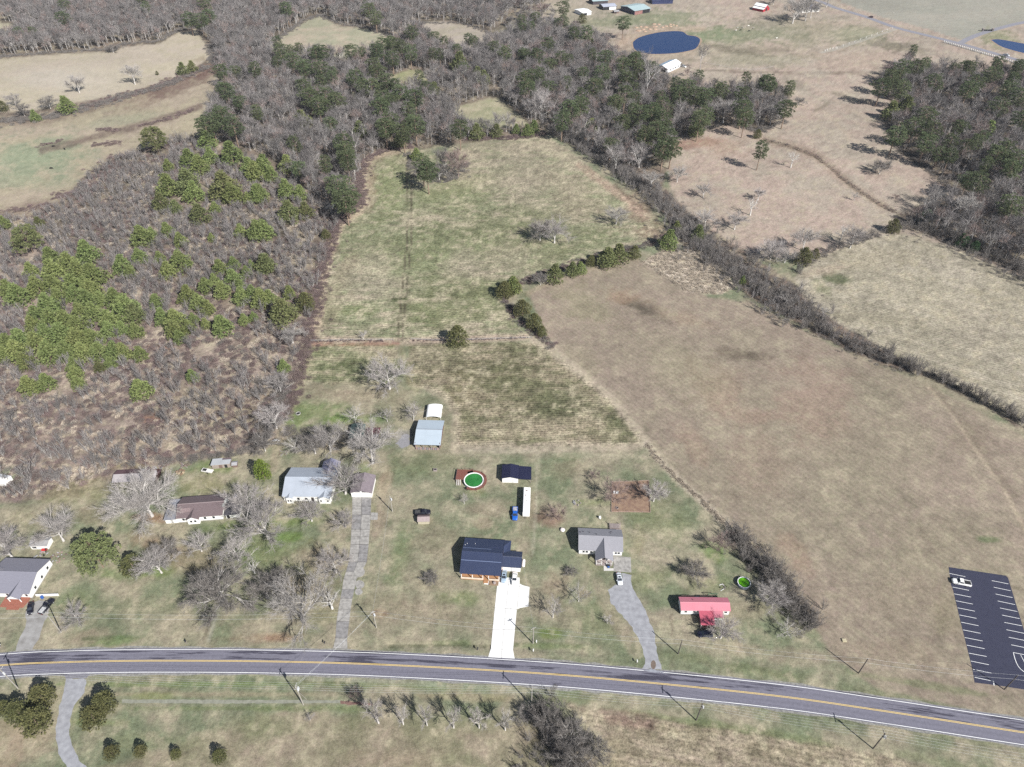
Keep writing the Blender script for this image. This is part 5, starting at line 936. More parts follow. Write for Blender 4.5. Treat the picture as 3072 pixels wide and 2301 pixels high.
t = thing('water_tank', 'little white tank on the lawn above the grey roofed house', 'tank', tl('M', 770, 1118)); MB().tube([(0, 0, 0), (0, 0, .9), (0, 0, 1.15), (0, 0, 1.25)], [.45, .45, .3, .1], 12).build('body', m_trim, t); MB().box(-.1, .1, -.55, -.43, .1, .3).build('tap', m_dark, t)
t = thing('boulder', 'pale boulder at the edge of the brown soil circle left of the grey roofed house', 'boulder', tl('M', 462, 1218)); bm = bmesh.new(); bmesh.ops.create_icosphere(bm, subdivisions=2, radius=.9)
rng = random.Random(3)
for v in bm.verts: v.co *= rng.uniform(.82, 1.1); v.co.z = max(-.3, v.co.z * .7) + .3
me = bpy.data.meshes.new('stone'); bm.to_mesh(me); bm.free(); me.materials.append(mat('pale_stone', (.6, .54, .52), .9, .12, 2)); child('stone', me, t); ROCK = me
heap('scrap_pile', 'pile of pale broken concrete on the lawn left of the vegetable plot', 'rubble', tl('M', 580, 992), 12, 1.5, [m_tin, m_greyw, m_conc2], 'chunk', 12, .9, .2)
t = thing('burn_box', 'small grey metal box on the lawn left of the round pool', 'box', tl('J', 1508, 722)); MB().box(-.7, .7, -.55, .55, 0, .7).build('body', m_greyw, t); MB().box(-.5, .5, -.35, .35, .7, .72).build('opening', m_dark, t)
t = thing('fire_ring', 'dark burnt ring on the grass behind the bare trees, upper left lawn', 'fire ring', tl('J', 372, 252)); ring(MB(), .8, 1.0, 0, .35, 16).build('ring', m_found, t); MB().face([(.8 * math.cos(k * .3927), .8 * math.sin(k * .3927), .1) for k in range(16)]).build('ash', m_dark, t)
t = thing('patio_set', 'white garden table and chairs under the bare trees at the thicket edge', 'garden furniture', tl('J', 188, 480)); MB().box(-.8, .8, -.5, .5, .7, .76).build('table_top', m_trim, t)
for x in (-1.2, 1.2): MB().box(x - .25, x + .25, -.25, .25, .4, .46).build('chair_seat', m_trim, t)
for x in (-.7, .7): MB().box(x - .05, x + .05, -.4, .4, 0, .7).build('table_leg', m_trim, t)
heap('brush_pile', 'pile of cut pale branches left of the bare tree row, upper left lawn', 'brush pile', tl('J', 250, 580), 18, 1.9, [m_greyw, m_tin, m_board], 'branch', 14, 2.2, .05)
heap('scrap_pile', 'clutter of pots, pallets and machine parts behind the slate roofed house', 'scrap', zc(0, 1590, .16293)(740, 480), 14, 2.3, [m_tin, m_dark, m_greyw], 'piece', 15, 1.0, .22)
heap('scrap_pile', 'second clutter of reddish stones and boards right of the slate roofed house yard', 'scrap', zc(0, 1590, .16293)(1090, 490), 18, 2.6, [m_board, m_tin, mat('pink_stone', alb((190, 160, 156)), .9)], 'piece', 16, .9, .18)
t = thing('riding_mower', 'small red riding mower in front of the small white shed', 'mower', zc(0, 1590, .16293)(830, 380), R(10)); m_rm = mat('red_paint', (.45, .03, .03), .4, .1, 3)
MB().box(-.9, .1, -.35, .35, .35, .85).build('hood', m_rm, t); MB().box(.1, .8, -.4, .4, .35, .6).build('fender', m_rm, t); MB().box(.35, .7, -.25, .25, .6, 1.0).build('seat', m_dark, t)
for x, r in ((-.65, .22), (.5, .32)):
    for s in (-.42, .42): MB().tube([(x, s - .08, r), (x, s + .08, r)], r, 9).build('wheel', m_dark, t)
t = thing('shed', 'corner of a white shed in a clearing, cut by the left edge', 'shed', tl('I', -15, 845), R(-12)); gable_walls(MB(), -3.5, 3.6, 0, 3.6, 2.0, 2.9, 'x').build('wall', m_wwall, t); roof_gable(t, -3.5, 3.6, 0, 3.6, 2.0, 2.9, 'x', mat('bright_white_metal', (0, 0, 0)), .2)
t = thing('utility_box', 'pale square cover lying on the hay field above the road', 'utility box', tl('O', 718, 610)); MB().box(-.65, .65, -.55, .55, 0, .35).build('body', mat('cream_box', alb((226, 214, 180)), .7, .05, 2), t); MB().box(-.55, .55, -.45, .45, .35, .4).build('lid', mat('cream_box', (0, 0, 0)), t)

# far buildings
def shedlike(name, label, cat, base, ang, L, Wd, zw, zr, m_w, m_r, m_r2=None, openings=(), axis='x', ov=.5):
    t = thing(name, label, cat, base, ang); gable_walls(MB(), 0, L, 0, Wd, zw, zr, axis).build('wall', m_w, t)
    a, b = gable_slopes(0, L, 0, Wd, zw, zr, axis, ov, .15); a.build('roof_slope', m_r, t); b.build('roof_slope', m_r2 or m_r, t)
    for (x0, x1, y0, y1, z1) in openings: MB().box(x0, x1, y0, y1, 0, z1).build('opening', m_dark, t)
    return t
m_pale = ribbed('pale_mint_metal', alb((206, 228, 230)), 0, 1.0, .45, .1, .04); m_cow = mat('white_sheet_metal', (.74, .75, .76), .5, .05, .5)
m_navyw = mat('blue_sheet_wall', alb((66, 74, 116)), .6, .12, .4)
t = shedlike('barn', 'big barn with pale mint metal roof and blue side wall above the pond', 'barn', (133.5, 849.0, 0), math.atan2(11, 18), 21.5, 24, 4.2, 6.0, m_navyw, m_pale, axis='x', openings=((11.5, 21, -.1, .05, 3.4),), ov=.9)
MB().box(.3, 11.2, -.12, .02, .05, 3.6).build('front_wall', mat('brick_red_boards', alb((176, 130, 124)), .9, .2, .5), t)
for i in range(7): MB().box(-.12, .02, 2 + i * 3.1, 3.2 + i * 3.1, 1.4, 3.0).build('window', m_glass, t)
shedlike('barn', 'small white roofed barn on the dirt yard at top, left of the mint roofed barn', 'barn', (76.5, 845.5, 0), math.atan2(6, 11), 11.5, 16, 3.0, 3.8, m_cow, mat('bright_white_metal', (0, 0, 0)), openings=((1.5, 6, -.1, .05, 2.4),))
t = shedlike('barn', 'pale grey roofed cattle shed with open sides at the top edge', 'barn', (101.5, 869, 0), R(16), 15.5, 13, 3.4, 4.6, mat('barn_boards_dark', alb((90, 84, 90)), .9, .2, .6), ribbed('pale_lavender_metal', alb((210, 214, 230)), 0, 1.0, .5, .1, .04), openings=((.5, 7, -.1, .05, 2.6),))
MB().box(7.2, 15.2, -.15, .03, .05, 2.8).build('front_wall', m_cow, t)
shedlike('barn', 'white and mint roofed barn cut off by the top edge of the picture', 'barn', (92, 893, 0), R(14), 18, 14, 3.6, 5.0, mat('barn_boards_dark', (0, 0, 0)), m_pale, m_cow)
shedlike('shed', 'small pale shed among junk in front of the grey roofed cattle shed', 'shed', (112.5, 855, 0), R(20), 5.5, 5, 1.9, 2.6, m_board, m_tin, openings=((.5, 2.5, -.1, .05, 1.5),))
shedlike('barn', 'dark blue walled building at the top edge, right of the mint roofed barn', 'barn', (160, 896, 0), R(6), 24, 14, 3.6, 5.4, m_navyw, mat('dark_blue_roof', alb((78, 86, 124)), .7, .1, .5))
t = shedlike('barn', 'white farm building, left roof slope tinted pale blue as shade, beside the pond', 'barn', (137.4, 654.6, 0), math.atan2(17.3, 14.6), 22.8, 11.5, 3.6, 5.4, m_cow, m_cow, ribbed('shaded_white_metal', alb((196, 220, 240)), 0, 1.0, .45, .1, .04), openings=((-.08, .05, 1.8, 6.4, 3.0),))  # white roof; the slope facing away from the sun has its shade painted pale blue
for i in range(4): MB().box(4 + i * 4.5, 6 + i * 4.5, -.1, .03, 1.0, 2.2).build('window', m_glass, t)
t = thing('barn', 'red barn with white roof and lower side roof at the top right', 'barn', (277, 861, 0), math.atan2(10, 10))
m_rb = mat('bright_barn_red', alb((200, 60, 74)), .8, .1, .6)
gable_walls(MB(), 3.5, 10.5, 0, 13, 4.6, 6.4, 'y').build('wall', m_rb, t); a, b = gable_slopes(3.5, 10.5, 0, 13, 4.6, 6.4, 'y', .5, .15); a.build('roof_slope', m_cow, t); b.build('roof_slope', m_cow, t)
MB().prism([(0, 0), (3.5, 0), (3.5, 3.6), (0, 2.6)], 'y', 0, 13).build('side_wall', m_rb, t); MB().prism([(-.5, 2.55), (3.45, 3.7), (3.45, 3.85), (-.5, 2.7)], 'y', -.4, 13.3).build('lower_roof', m_cow, t)
MB().prism([(10.5, 0), (14, 0), (14, 2.6), (10.5, 3.6)], 'y', 0, 13).build('side_wall', m_rb, t); MB().prism([(10.55, 3.7), (14.5, 2.55), (14.5, 2.7), (10.55, 3.85)], 'y', -.4, 13.3).build('lower_roof', m_cow, t)
MB().box(5.4, 8.6, -.08, .03, .05, 3.0).build('barn_door', m_dark, t)
fh = at(2200 + 1490 * .16275, 228 * .16275); t = thing('house', 'white farmhouse with dark blue grey hip roof behind bare trees at the top right', 'house', (fh.x - 14, fh.y - 2, 0), R(14))
MB().box(0, 21, 0, 13, 0, 3.4).build('wall', m_wwall, t)
k = MB(); x0, x1, y0, y1 = -.6, 21.6, -.6, 13.6
k.face([(x0, y0, 3.3), (x1, y0, 3.3), (15, 6.5, 6.8), (6, 6.5, 6.8)]); k.face([(x1, y0, 3.3), (x1, y1, 3.3), (15, 6.5, 6.8)]); k.face([(x1, y1, 3.3), (x0, y1, 3.3), (6, 6.5, 6.8), (15, 6.5, 6.8)]); k.face([(x0, y1, 3.3), (x0, y0, 3.3), (6, 6.5, 6.8)]); k.face([(x0, y0, 3.3), (x0, y1, 3.3), (x1, y1, 3.3), (x1, y0, 3.3)])
k.build('roof', mat('bluegrey_shingles', alb((104, 110, 132)), .9, .1, .5), t)
for i in range(5): MB().box(2 + i * 4, 3.3 + i * 4, -.08, .03, 1.0, 2.4).build('window', m_glass, t)
# hay ring mounds north of the pond
zq = zc(1680, 0, 400 / 2212); rng = random.Random(21)
m_md = mat('trampled_hay', alb((206, 176, 152)), .95, .2, .5)
for i, (x, y, r) in enumerate([(1270, 460, 34), (1340, 445, 26), (1420, 450, 44), (1300, 510, 50), (1380, 490, 36), (1410, 522, 34), (1490, 485, 34), (1575, 440, 52), (1580, 485, 40), (1560, 400, 40), (1640, 410, 34), (1700, 455, 30), (1760, 435, 38), (1830, 405, 30), (1880, 415, 26), (1830, 440, 34), (1930, 430, 24)]):
    p = zq(x, y); rr = r * 400 / 2212 * depth_of(p) / FOC
    mb = MB(); n = 14
    mb.v = [(rr * (1 + rng.uniform(-.15, .15)) * math.cos(k / n * 6.283), rr * (1 + rng.uniform(-.1, .1)) * math.sin(k / n * 6.283), 0) for k in range(n)] + [(rr * .55 * math.cos(k / n * 6.283), rr * .55 * math.sin(k / n * 6.283), rng.uniform(.5, .8)) for k in range(n)] + [(0, 0, .55)]
    for k in range(n): mb.f += [(k, (k + 1) % n, n + (k + 1) % n, n + k), (n + k, n + (k + 1) % n, 2 * n)]; mb.m += [0, 0]
    o = mb.build('hay_mound', m_md); o.location = p
    tag(o, 'low pale mound of trampled hay in the muddy strip above the farm pond', 'mound', 'trampled hay mounds beside the pond')
# ------------------------------------------------------------------ vehicles
m_tyre = mat('tyre_rubber', (.02, .02, .02), .9, .1, 4); m_rim = mat('alloy_rim', (.45, .45, .46), .4, .1, 4, .5); m_lamp = mat('headlight_glass', (.7, .7, .68), .2, .05, 4); m_tail = mat('tail_light', (.4, .02, .02), .3, .05, 4)
def loft(secs, n=None):
    """Skin a body along x: secs = [(x, [(y,z)...half profile from bottom to top])], mirrored."""
    mb = MB(); full = []
    for x, pr in secs: full.append([(x, y, z) for y, z in pr] + [(x, -y, z) for y, z in reversed(pr)])
    k = len(full[0]); mb.v = [p for r in full for p in r]
    for i in range(len(full) - 1):
        for j in range(k):
            j2 = (j + 1) % k; mb.f.append((i * k + j, i * k + j2, (i + 1) * k + j2, (i + 1) * k + j)); mb.m.append(0)
    mb.f.append(tuple(reversed(range(k)))); mb.f.append(tuple(range((len(full) - 1) * k, len(full) * k))); mb.m += [0, 0]
    return mb
def paint(name, c): return mat(name, c, .3, .04, 1.0, 0, .5)
def wheels(t, xs, y, r):
    for x in xs:
        for s in (-1, 1):
            w = MB().tube([(x, s * (y - .22), r), (x, s * y, r)], r, 14).build('wheel', m_tyre, t); MB().tube([(x, s * (y - .05), r), (x, s * (y + .012), r)], r * .6, 10).build('rim', m_rim, w)
def car(label, loc, rz, m, kind='sedan', name='car', cat='car', roofcol=None, bedcol=None, sunroof=False):
    """Nose towards +x."""
    t = thing(name, label, cat, loc, rz)
    if kind == 'pickup': L, Wd, hood, roof = 5.7, .98, 1.08, 1.85
    elif kind == 'suv': L, Wd, hood, roof = 4.8, .96, 1.05, 1.75
    else: L, Wd, hood, roof = 4.75, .91, .92, 1.42
    h = L / 2; b = .28
    def pr(w, z): return [(w * .86, b), (w, b + .22), (w, z - .18), (w * .93, z - .02), (w * .6, z + .03), (.0, z + .04)]
    if kind == 'pickup':
        secs = [(-h, pr(Wd * .95, 1.0)), (-h + .1, pr(Wd, 1.12)), (-.35, pr(Wd, 1.12)), (1.1, pr(Wd, hood + .06)), (h - .5, pr(Wd, hood)), (h - .12, pr(Wd * .93, hood - .12)), (h, pr(Wd * .8, hood - .3))]
        x0, x1, x2, x3 = -.55, -.35, .75, 1.45
    elif kind == 'suv':
        secs = [(-h, pr(Wd * .88, .95)), (-h + .15, pr(Wd, 1.06)), (.9, pr(Wd, hood + .04)), (h - .5, pr(Wd, hood)), (h - .12, pr(Wd * .92, hood - .14)), (h, pr(Wd * .75, hood - .35))]
        x0, x1, x2, x3 = -h + .12, -h + .5, .45, 1.15
    else:
        secs = [(-h, pr(Wd * .8, .72)), (-h + .18, pr(Wd * .95, .9)), (-1.5, pr(Wd, .95)), (.9, pr(Wd, hood)), (h - .6, pr(Wd * .97, hood - .1)), (h - .15, pr(Wd * .86, hood - .22)), (h, pr(Wd * .68, hood - .38))]
        x0, x1, x2, x3 = -1.75, -1.0, .25, 1.05
    o = loft(secs).build('body', m, t, True)
    zb = (1.12 if kind == 'pickup' else hood) - .02; zt = roof; wb, wt = Wd * .93, Wd * .74
    # pillars and roof: a closed cabin core of body colour, panes proud of it
    k = MB(); k.v = [(x0, wb, zb), (x3, wb, zb), (x3, -wb, zb), (x0, -wb, zb), (x1, wt, zt), (x2, wt, zt), (x2, -wt, zt), (x1, -wt, zt)]
    for q in ((4, 5, 6, 7), (0, 1, 5, 4), (1, 2, 6, 5), (2, 3, 7, 6), (3, 0, 4, 7), (3, 2, 1, 0)): k.f.append(q); k.m.append(0)
    k.build('cabin', roofcol or m, t)
    def pane(name, idx, s=.84, off=.02):
        P = [Vector(k.v[i]) for i in idx]; c = sum(P, Vector()) / 4; n = (P[1] - P[0]).cross(P[2] - P[0]).normalized()
        if n.dot(c - Vector((0, 0, zb))) < 0: n = -n
        MB().face([c + (p - c) * s + n * off for p in P]).build(name, m_glass, t)
    pane('windshield', (1, 2, 6, 5), .9); pane('rear_window', (3, 0, 4, 7), .86); pane('side_window', (0, 1, 5, 4), .8); pane('side_window', (2, 3, 7, 6), .8)
    if sunroof: MB().box((x1 + x2) / 2 - .1, x2 - .15, -.4, .4, zt, zt + .02).build('sunroof', m_glass, t)
    if kind == 'pickup':
        MB().box(-h + .15, x0 - .08, -Wd * .78, Wd * .78, 1.155, 1.17).build('bed_floor', bedcol or m_dark, t)
        for s in (-1, 1): MB().box(-h + .1, x0, s * Wd * .9 - .07, s * Wd * .9 + .07, 1.12, 1.24).build('bed_rail', m, t)
        MB().box(-h + .03, -h + .13, -Wd * .9, Wd * .9, 1.1, 1.24).build('tailgate', m, t)
    wheels(t, (-h * .6, h * .62), Wd, .38 if kind != 'sedan' else .33)
    for s in (-1, 1):
        MB().box(h - .16, h - .05, s * Wd * .62 - .2, s * Wd * .62 + .2, hood - .38, hood - .22).build('headlight', m_lamp, t)
        MB().box(-h - .02, -h + .1, s * Wd * .66 - .14, s * Wd * .66 + .14, .62, .82).build('tail_light', m_tail, t)
        MB().box(x3 - .35, x3 - .12, s * (Wd + .1) - .09, s * (Wd + .1) + .09, zb, zb + .16).build('mirror', m, t)
    return t
G90 = R(90)
car('silvery blue car nearest the navy roofed house on its white driveway', (-2.7, 136.8, .06), -G90 - R(4), paint('silver_blue_paint', (.30, .38, .46)), 'sedan', sunroof=True)
car('white car on the white driveway, right beside the silvery blue car', (.85, 136.0, .06), -G90 - R(4), paint('white_car_paint', (.76, .75, .73)), 'sedan')
car('pale silver car parked on the gravel below the grey roofed house', (35.8, 135.9, .02), -G90 + R(2), paint('pale_silver_paint', (.55, .58, .62)), 'sedan', sunroof=True)
car('black sedan parked on gravel beside the red brick porch', (-154.9, 125.0, .02), -G90 + R(22), paint('black_paint', (.012, .012, .02)), 'sedan')
car('black pickup with junk in its bed parked beside the black sedan', (-150.0, 125.6, .02), G90 - R(14), paint('black_paint', (0, 0, 0)), 'pickup', 'pickup_truck', 'pickup', bedcol=mat('grey_junk', (.4, .4, .4), .8, .4, 3))
car('bright blue pickup standing on the grass beside the white camper', (1.1, 163.2, 0), -G90 - R(2), paint('bright_blue_paint', (.015, .10, .42)), 'pickup', 'pickup_truck', 'pickup', bedcol=mat('bed_gear', (.3, .3, .34), .8, .6, 2.5))
car('black pickup on the grass touching the tiny plank roofed shed', (-32.4, 163.8, 0), R(4), paint('black_paint', (0, 0, 0)), 'pickup', 'pickup_truck', 'pickup', bedcol=mat('dark_bed_gear', (.05, .05, .05), .8, .6, 2.5))
car('black car half hidden under the bare tree in front of the pink roofed mobile home', (60.2, 115.9, .0), R(181), paint('dark_blue_black_paint', (.012, .014, .03)), 'suv')
car('white pickup parked in the second stall of the black parking lot', tuple(pk(330, 285)[:2]) + (.03,), R(166), paint('white_car_paint', (0, 0, 0)), 'pickup', 'pickup_truck', 'pickup', roofcol=paint('white_car_paint', (0, 0, 0)))
p = at(2272 + 2060 * TS, 462 * TS); car('silver pickup driving on the far road at the top right', (p.x, p.y, .06), math.atan2((far[-8] - far[-20]).y, (far[-8] - far[-20]).x), paint('silver_paint', (.5, .52, .55)), 'pickup', 'pickup_truck', 'pickup')
p = at(2272 + 938 * TS, 146 * TS); car('dark red car driving on the far road, further off than the silver pickup', (p.x, p.y, .06), R(150), paint('dark_red_paint', (.06, .02, .02)), 'suv')
p = at(1680 + 2055 * 400 / 2212, 1115 * 400 / 2212); car('white car beside the white farm building by the pond', (p.x, p.y, 0), R(-50), paint('white_car_paint', (0, 0, 0)), 'suv')
# camper
t = thing('camper_trailer', 'long white camper trailer standing behind the bright blue pickup', 'camper', (5.35, 167.8, 0), R(-2.5))
sec = [(-1.25, .55), (1.25, .55), (1.28, 2.85), (1.1, 3.02), (-1.1, 3.02), (-1.28, 2.85)]
MB().prism(sec, 'y', -5.8, 5.8).build('body', mat('camper_white', (.76, .75, .73), .5, .04, .6), t)
for x, y, w, l in ((-.1, 4.2, .35, .3), (-.5, 2.0, .15, .35), (.1, -.6, .1, .3), (-.6, -1.2, .1, .2)): MB().box(x - w, x + w, y - l, y + l, 3.02, 3.1).build('roof_vent', m_greyw, t)
for y in (-3.5, -1, 3): MB().box(1.27, 1.31, y - .5, y + .5, 1.5, 2.3).build('window', m_glass, t); MB().box(-1.31, -1.27, y - .5, y + .5, 1.5, 2.3).build('window', m_glass, t)
MB().box(1.27, 1.32, .6, 1.3, .7, 2.5).build('door', m_trim, t); MB().tube([(0, -5.8, .5), (0, -7.0, .5)], .07, 6).build('hitch', m_dark, t)
for y in (-.6, .35):
    for s in (-1, 1): MB().tube([(s * 1.0, y, .36), (s * 1.22, y, .36)], .36, 12).build('wheel', m_tyre, t)

# ------------------------------------------------------------------ utility poles and wires
m_pole = mat('grey_pole_wood', alb((196, 190, 180)), .9, .15, .6, stretch=(6, 6, 1)); m_pole2 = mat('dark_pole_wood', alb((120, 112, 108)), .9, .15, .6, stretch=(6, 6, 1)); m_ins = mat('insulator', (.55, .56, .58), .3, .05, 3); m_can = mat('transformer_grey', (.5, .51, .52), .5, .06, 3); m_wire = mat('wire_metal', (.42, .43, .44), .4, .1, 3, 0, .5)
def pole(label, base, h, arm=None, can=0, dark=False, twin=None):
    t = thing('utility_pole', label, 'utility pole', base, 0, 'utility poles along the road'); m = m_pole2 if dark else m_pole
    MB().tube([(0, 0, -.5), (0, 0, h * .5), (0, 0, h)], [.19, .16, .12], 8).build('pole', m, t)
    tops = []
    if arm:
        z, L, ang = arm; ca, sa = math.cos(ang), math.sin(ang)
        o = MB().box(-L / 2, L / 2, -.07, .07, z - .07, z + .07).build('crossarm', m, t); o.rotation_euler = (0, 0, ang)
        for k in (-.46, -.16, .16, .46):
            MB().tube([(k * L, 0, z + .07), (k * L, 0, z + .3)], [.06, .04], 6).build('insulator', m_ins, o); tops.append(Vector(base) + Vector((k * L * ca, k * L * sa, z + .3)))
    else: MB().tube([(0, 0, h), (0, 0, h + .25)], [.06, .04], 6).build('insulator', m_ins, t)
    for i in range(can): MB().tube([(.38, -.2 + .5 * i, h * .78), (.38, -.2 + .5 * i, h * .78 + .95)], .27, 9).build('transformer', m_can, t)
    if twin:
        MB().tube([Vector((0, 0, h * .72)), Vector(twin)], .06, 5).build('brace_pole', m, t)
    return t, tops, Vector(base) + Vector((0, 0, h))
B = {}
B['n0'] = pole('pale utility pole beside the short gravel driveway with the two black vehicles', tl('K', 508, 543), 11.5, (11.0, 1.8, .2), 0)
B['n1'] = pole('utility pole by the lower end of the long cracked driveway', tl('L', 1020, 502), 9.3, (8.9, 1.2, .3), 1, twin=(-1.2, 1.0, 0))
B['n2'] = pole('thin utility pole between the white driveway and the gravel driveway', tl('N', 218, 632), 9.0, (8.7, 1.6, .5), 0)
B['n3'] = pole('dark utility pole just right of the gravel driveway mouth', tl('N', 1420, 720), 8.2, None, 0, True)
B['n4'] = pole('dark utility pole on the hay field edge left of the parking lot', tl('O', 838, 880), 8.6, None, 0, True)
B['n5'] = pole('dark utility pole at the lower edge of the parking lot', tl('O', 2045, 1015), 8.6, None, 0, True)
B['s0'] = pole('utility pole with transformer beside the cedar clump at the lower left', tl('K', 150, 1005), 11.5, (11.0, 2.2, 1.5), 1)
B['s1'] = pole('braced utility pole with transformers on the gravel strip below the road', tl('L', 415, 1142), 11.8, (11.2, 2.0, 1.6), 2, twin=(.6, 1.6, 0))
B['s2'] = pole('utility pole beside the dark thicket below the road', tl('N', 205, 1145), 10.5, (10.0, 2.4, 1.5), 0)
B['s3'] = pole('dark utility pole below the road, right of the dark thicket', tl('N', 1570, 1270), 10.4, (9.9, 2.4, 1.5), 1, True)
B['s4'] = pole('dark utility pole with crossarm at the lower right, below the road', tl('O', 958, 1505), 9.8, (9.3, 2.6, 1.5), 1, True)
B['g'] = pole('short light pole on the lawn right of the white garage', tl('J', 1153, 1062), 8.5, None, 1)
p = at(2272 + 1105 * TS, 175 * TS); pole('thin pole on the far verge of the far road', (p.x, p.y, 0), 9, (8.5, 2, .5), 0)
def sag(a, b, s=.02, n=14):
    L = (b - a).length; return [a.lerp(b, k / n) - Vector((0, 0, 4 * s * L * (k / n) * (1 - k / n))) for k in range(n + 1)]
def wire(label, pts, r=.016):
    t = MB(); allp = []
    for a, b in zip(pts, pts[1:]): allp += sag(a, b)[(1 if allp else 0):]
    o = t.tube(allp, r, 4).build('power_line', m_wire); tag(o, label, 'power line', 'power lines along the road')
nt = [B[k][2] for k in ('n0', 'n1', 'n2', 'n3', 'n4', 'n5')]
ext_l = nt[0] + (nt[0] - nt[1]).normalized() * 70; ext_r = nt[-1] + (nt[-1] - nt[-2]).normalized() * 60
wire('upper power line along the house side of the road', [ext_l] + [p + Vector((0, 0, .2)) for p in nt] + [ext_r])
wire('lower cable along the house side of the road', [ext_l - Vector((0, 0, 2.2))] + [p - Vector((0, 0, 2.2)) for p in nt] + [ext_r - Vector((0, 0, 2.2))], .022)
for k, lab in ((0, 'first'), (1, 'second'), (2, 'third'), (3, 'fourth')):
    st = [B[s][1][k] for s in ('s0', 's1', 's2', 's3', 's4')]
    wire(f'{lab} power line from the road, on the near side poles', [st[0] + (st[0] - st[1]).normalized() * 60] + st + [st[-1] + (st[-1] - st[-2]).normalized() * 60])
for k, lab in ((1, 'upper'), (2, 'lower')):
    wire(f'{lab} of the two pale wires crossing the road by the cracked driveway', [B['s1'][1][k], B['n1'][1][k]], .022)
wire('service wire from the roadside pole up to the garage light pole', [B['n1'][2], B['g'][2]], .02)
wire('service wire from the roadside pole to the navy roofed house', [B['n2'][2], Vector((3.5, 142.5, 4.2))], .02)

# mailboxes, fences, animals
m_mb = mat('mailbox_black', (.03, .03, .035), .5, .1, 3); m_mbw = mat('mailbox_white', (.7, .7, .68), .5, .1, 3)
for pos, dark, lab in ((tl('K', 1545, 632), 1, 'black mailbox on a post opposite the row of small trees, by the two wheel track'), (tl('L', 595, 640), 1, 'black mailbox by the mouth of the long cracked driveway'), (tl('L', 1860, 690), 1, 'black mailbox left of the white driveway mouth'), (tl('N', 220, 705), 0, 'white mailbox just right of the white driveway mouth'), (tl('N', 1078, 795), 0, 'white mailbox left of the gravel driveway mouth'), (tl('K', 8, 665), 0, 'white mailbox at the far left edge of the road'), (tl('N', 246, 632), 0, 'pale meter box beside the thin utility pole')):
    t = thing('mailbox', lab, 'mailbox', pos); MB().box(-.06, .06, -.06, .06, 0, 1.1).build('post', m_greyw, t)
    s = [(-.16, 1.1), (.16, 1.1), (.16, 1.32), (.1, 1.42), (-.1, 1.42), (-.16, 1.32)]; MB().prism(s, 'y', -.35, .35).build('box', m_mb if dark else m_mbw, t)
t = thing('fence', 'white plank fence along the near side of the far road', 'fence', H_(1545, 352)); c0 = Vector(t.location)
fp = [H_(1545, 352) + (H_(2240, 556) - H_(1545, 352)) * (k / 44) for k in range(45)]
m_fw = mat('white_fence_paint', (.74, .74, .72), .6, .05, 2); pm = MB().box(-.3, .3, -.3, .3, 0, 1.7).mesh('post', m_fw)
for p in fp: child('post', pm, t, p - c0)
for z in (.5, 1.0, 1.5):
    a, b = fp[0] - c0, fp[-1] - c0; MB().prism([(a.x, a.y - .06), (b.x, b.y - .06), (b.x, b.y + .06), (a.x, a.y + .06)], 'z', z - .1, z + .1).build('rail', m_fw, t)
def post_fence(label, pts, step, h=1.2, r=.09, m=None):
    P = catmull(pts, step); c = P[0].copy(); t = thing('fence', label, 'fence', c); m = m or m_greyw
    pm = MB().box(-r, r, -r, r, 0, h).mesh('post', m)
    for p in P: child('post', pm, t, p - c)
    for z in (h * .5, h * .92): MB().tube([p - c + Vector((0, 0, z)) for p in P], .03, 3).build('wire', m_wire, t)
post_fence('wire fence along the dark ditch between the two stubble fields', [dv(672, 738), dv(760, 736), dv(850, 736)], 4)
post_fence('wire fence with grey posts between the stubble fields, by the single cedar', [dv(888, 734), dv(960, 737), dv(1080, 733), dv(1150, 731)], 4)
post_fence('wooden rail fence crossing the pasture near the white farm building', [Gq(1640, 530), Gq(1760, 550), Gq(1900, 575), Gq(2050, 585), Gq(2209, 560)], 8, 1.6, .14)
post_fence('curved fence between the pond bank and the bare woods', [Gq(880, 466), Gq(960, 466), Gq(1060, 480)], 5, 1.6, .14, mat('black_fence', (.05, .045, .04), .9))
post_fence('white post fence flanking the farm track culvert', [tl('H', 560, 425), tl('H', 600, 412), tl('H', 650, 400)], 4, 1.5, .16, m_fw)
post_fence('pale fence along the farm track near the far road', [tl('H', 660, 400), tl('H', 900, 315), tl('H', 1120, 236)], 9, 1.5, .12, m_fw)
t = thing('gate', 'dark gateway with stone pillars across the side road', 'gate', tl('H', 1905, 258)); 
for x in (-5, 5): MB().box(x - .8, x + .8, -.8, .8, 0, 2.4).build('pillar', mat('dark_stone_pillar', (.12, .11, .11), .9, .3, 1), t); MB().box(x - .95, x + .95, -.95, .95, 2.4, 2.7).build('cap', m_greyw, t)
for x in (-2.2, 2.2): MB().box(x - 2.0, x + 2.0, -.08, .08, .3, 1.6).build('gate_leaf', m_dark, t)
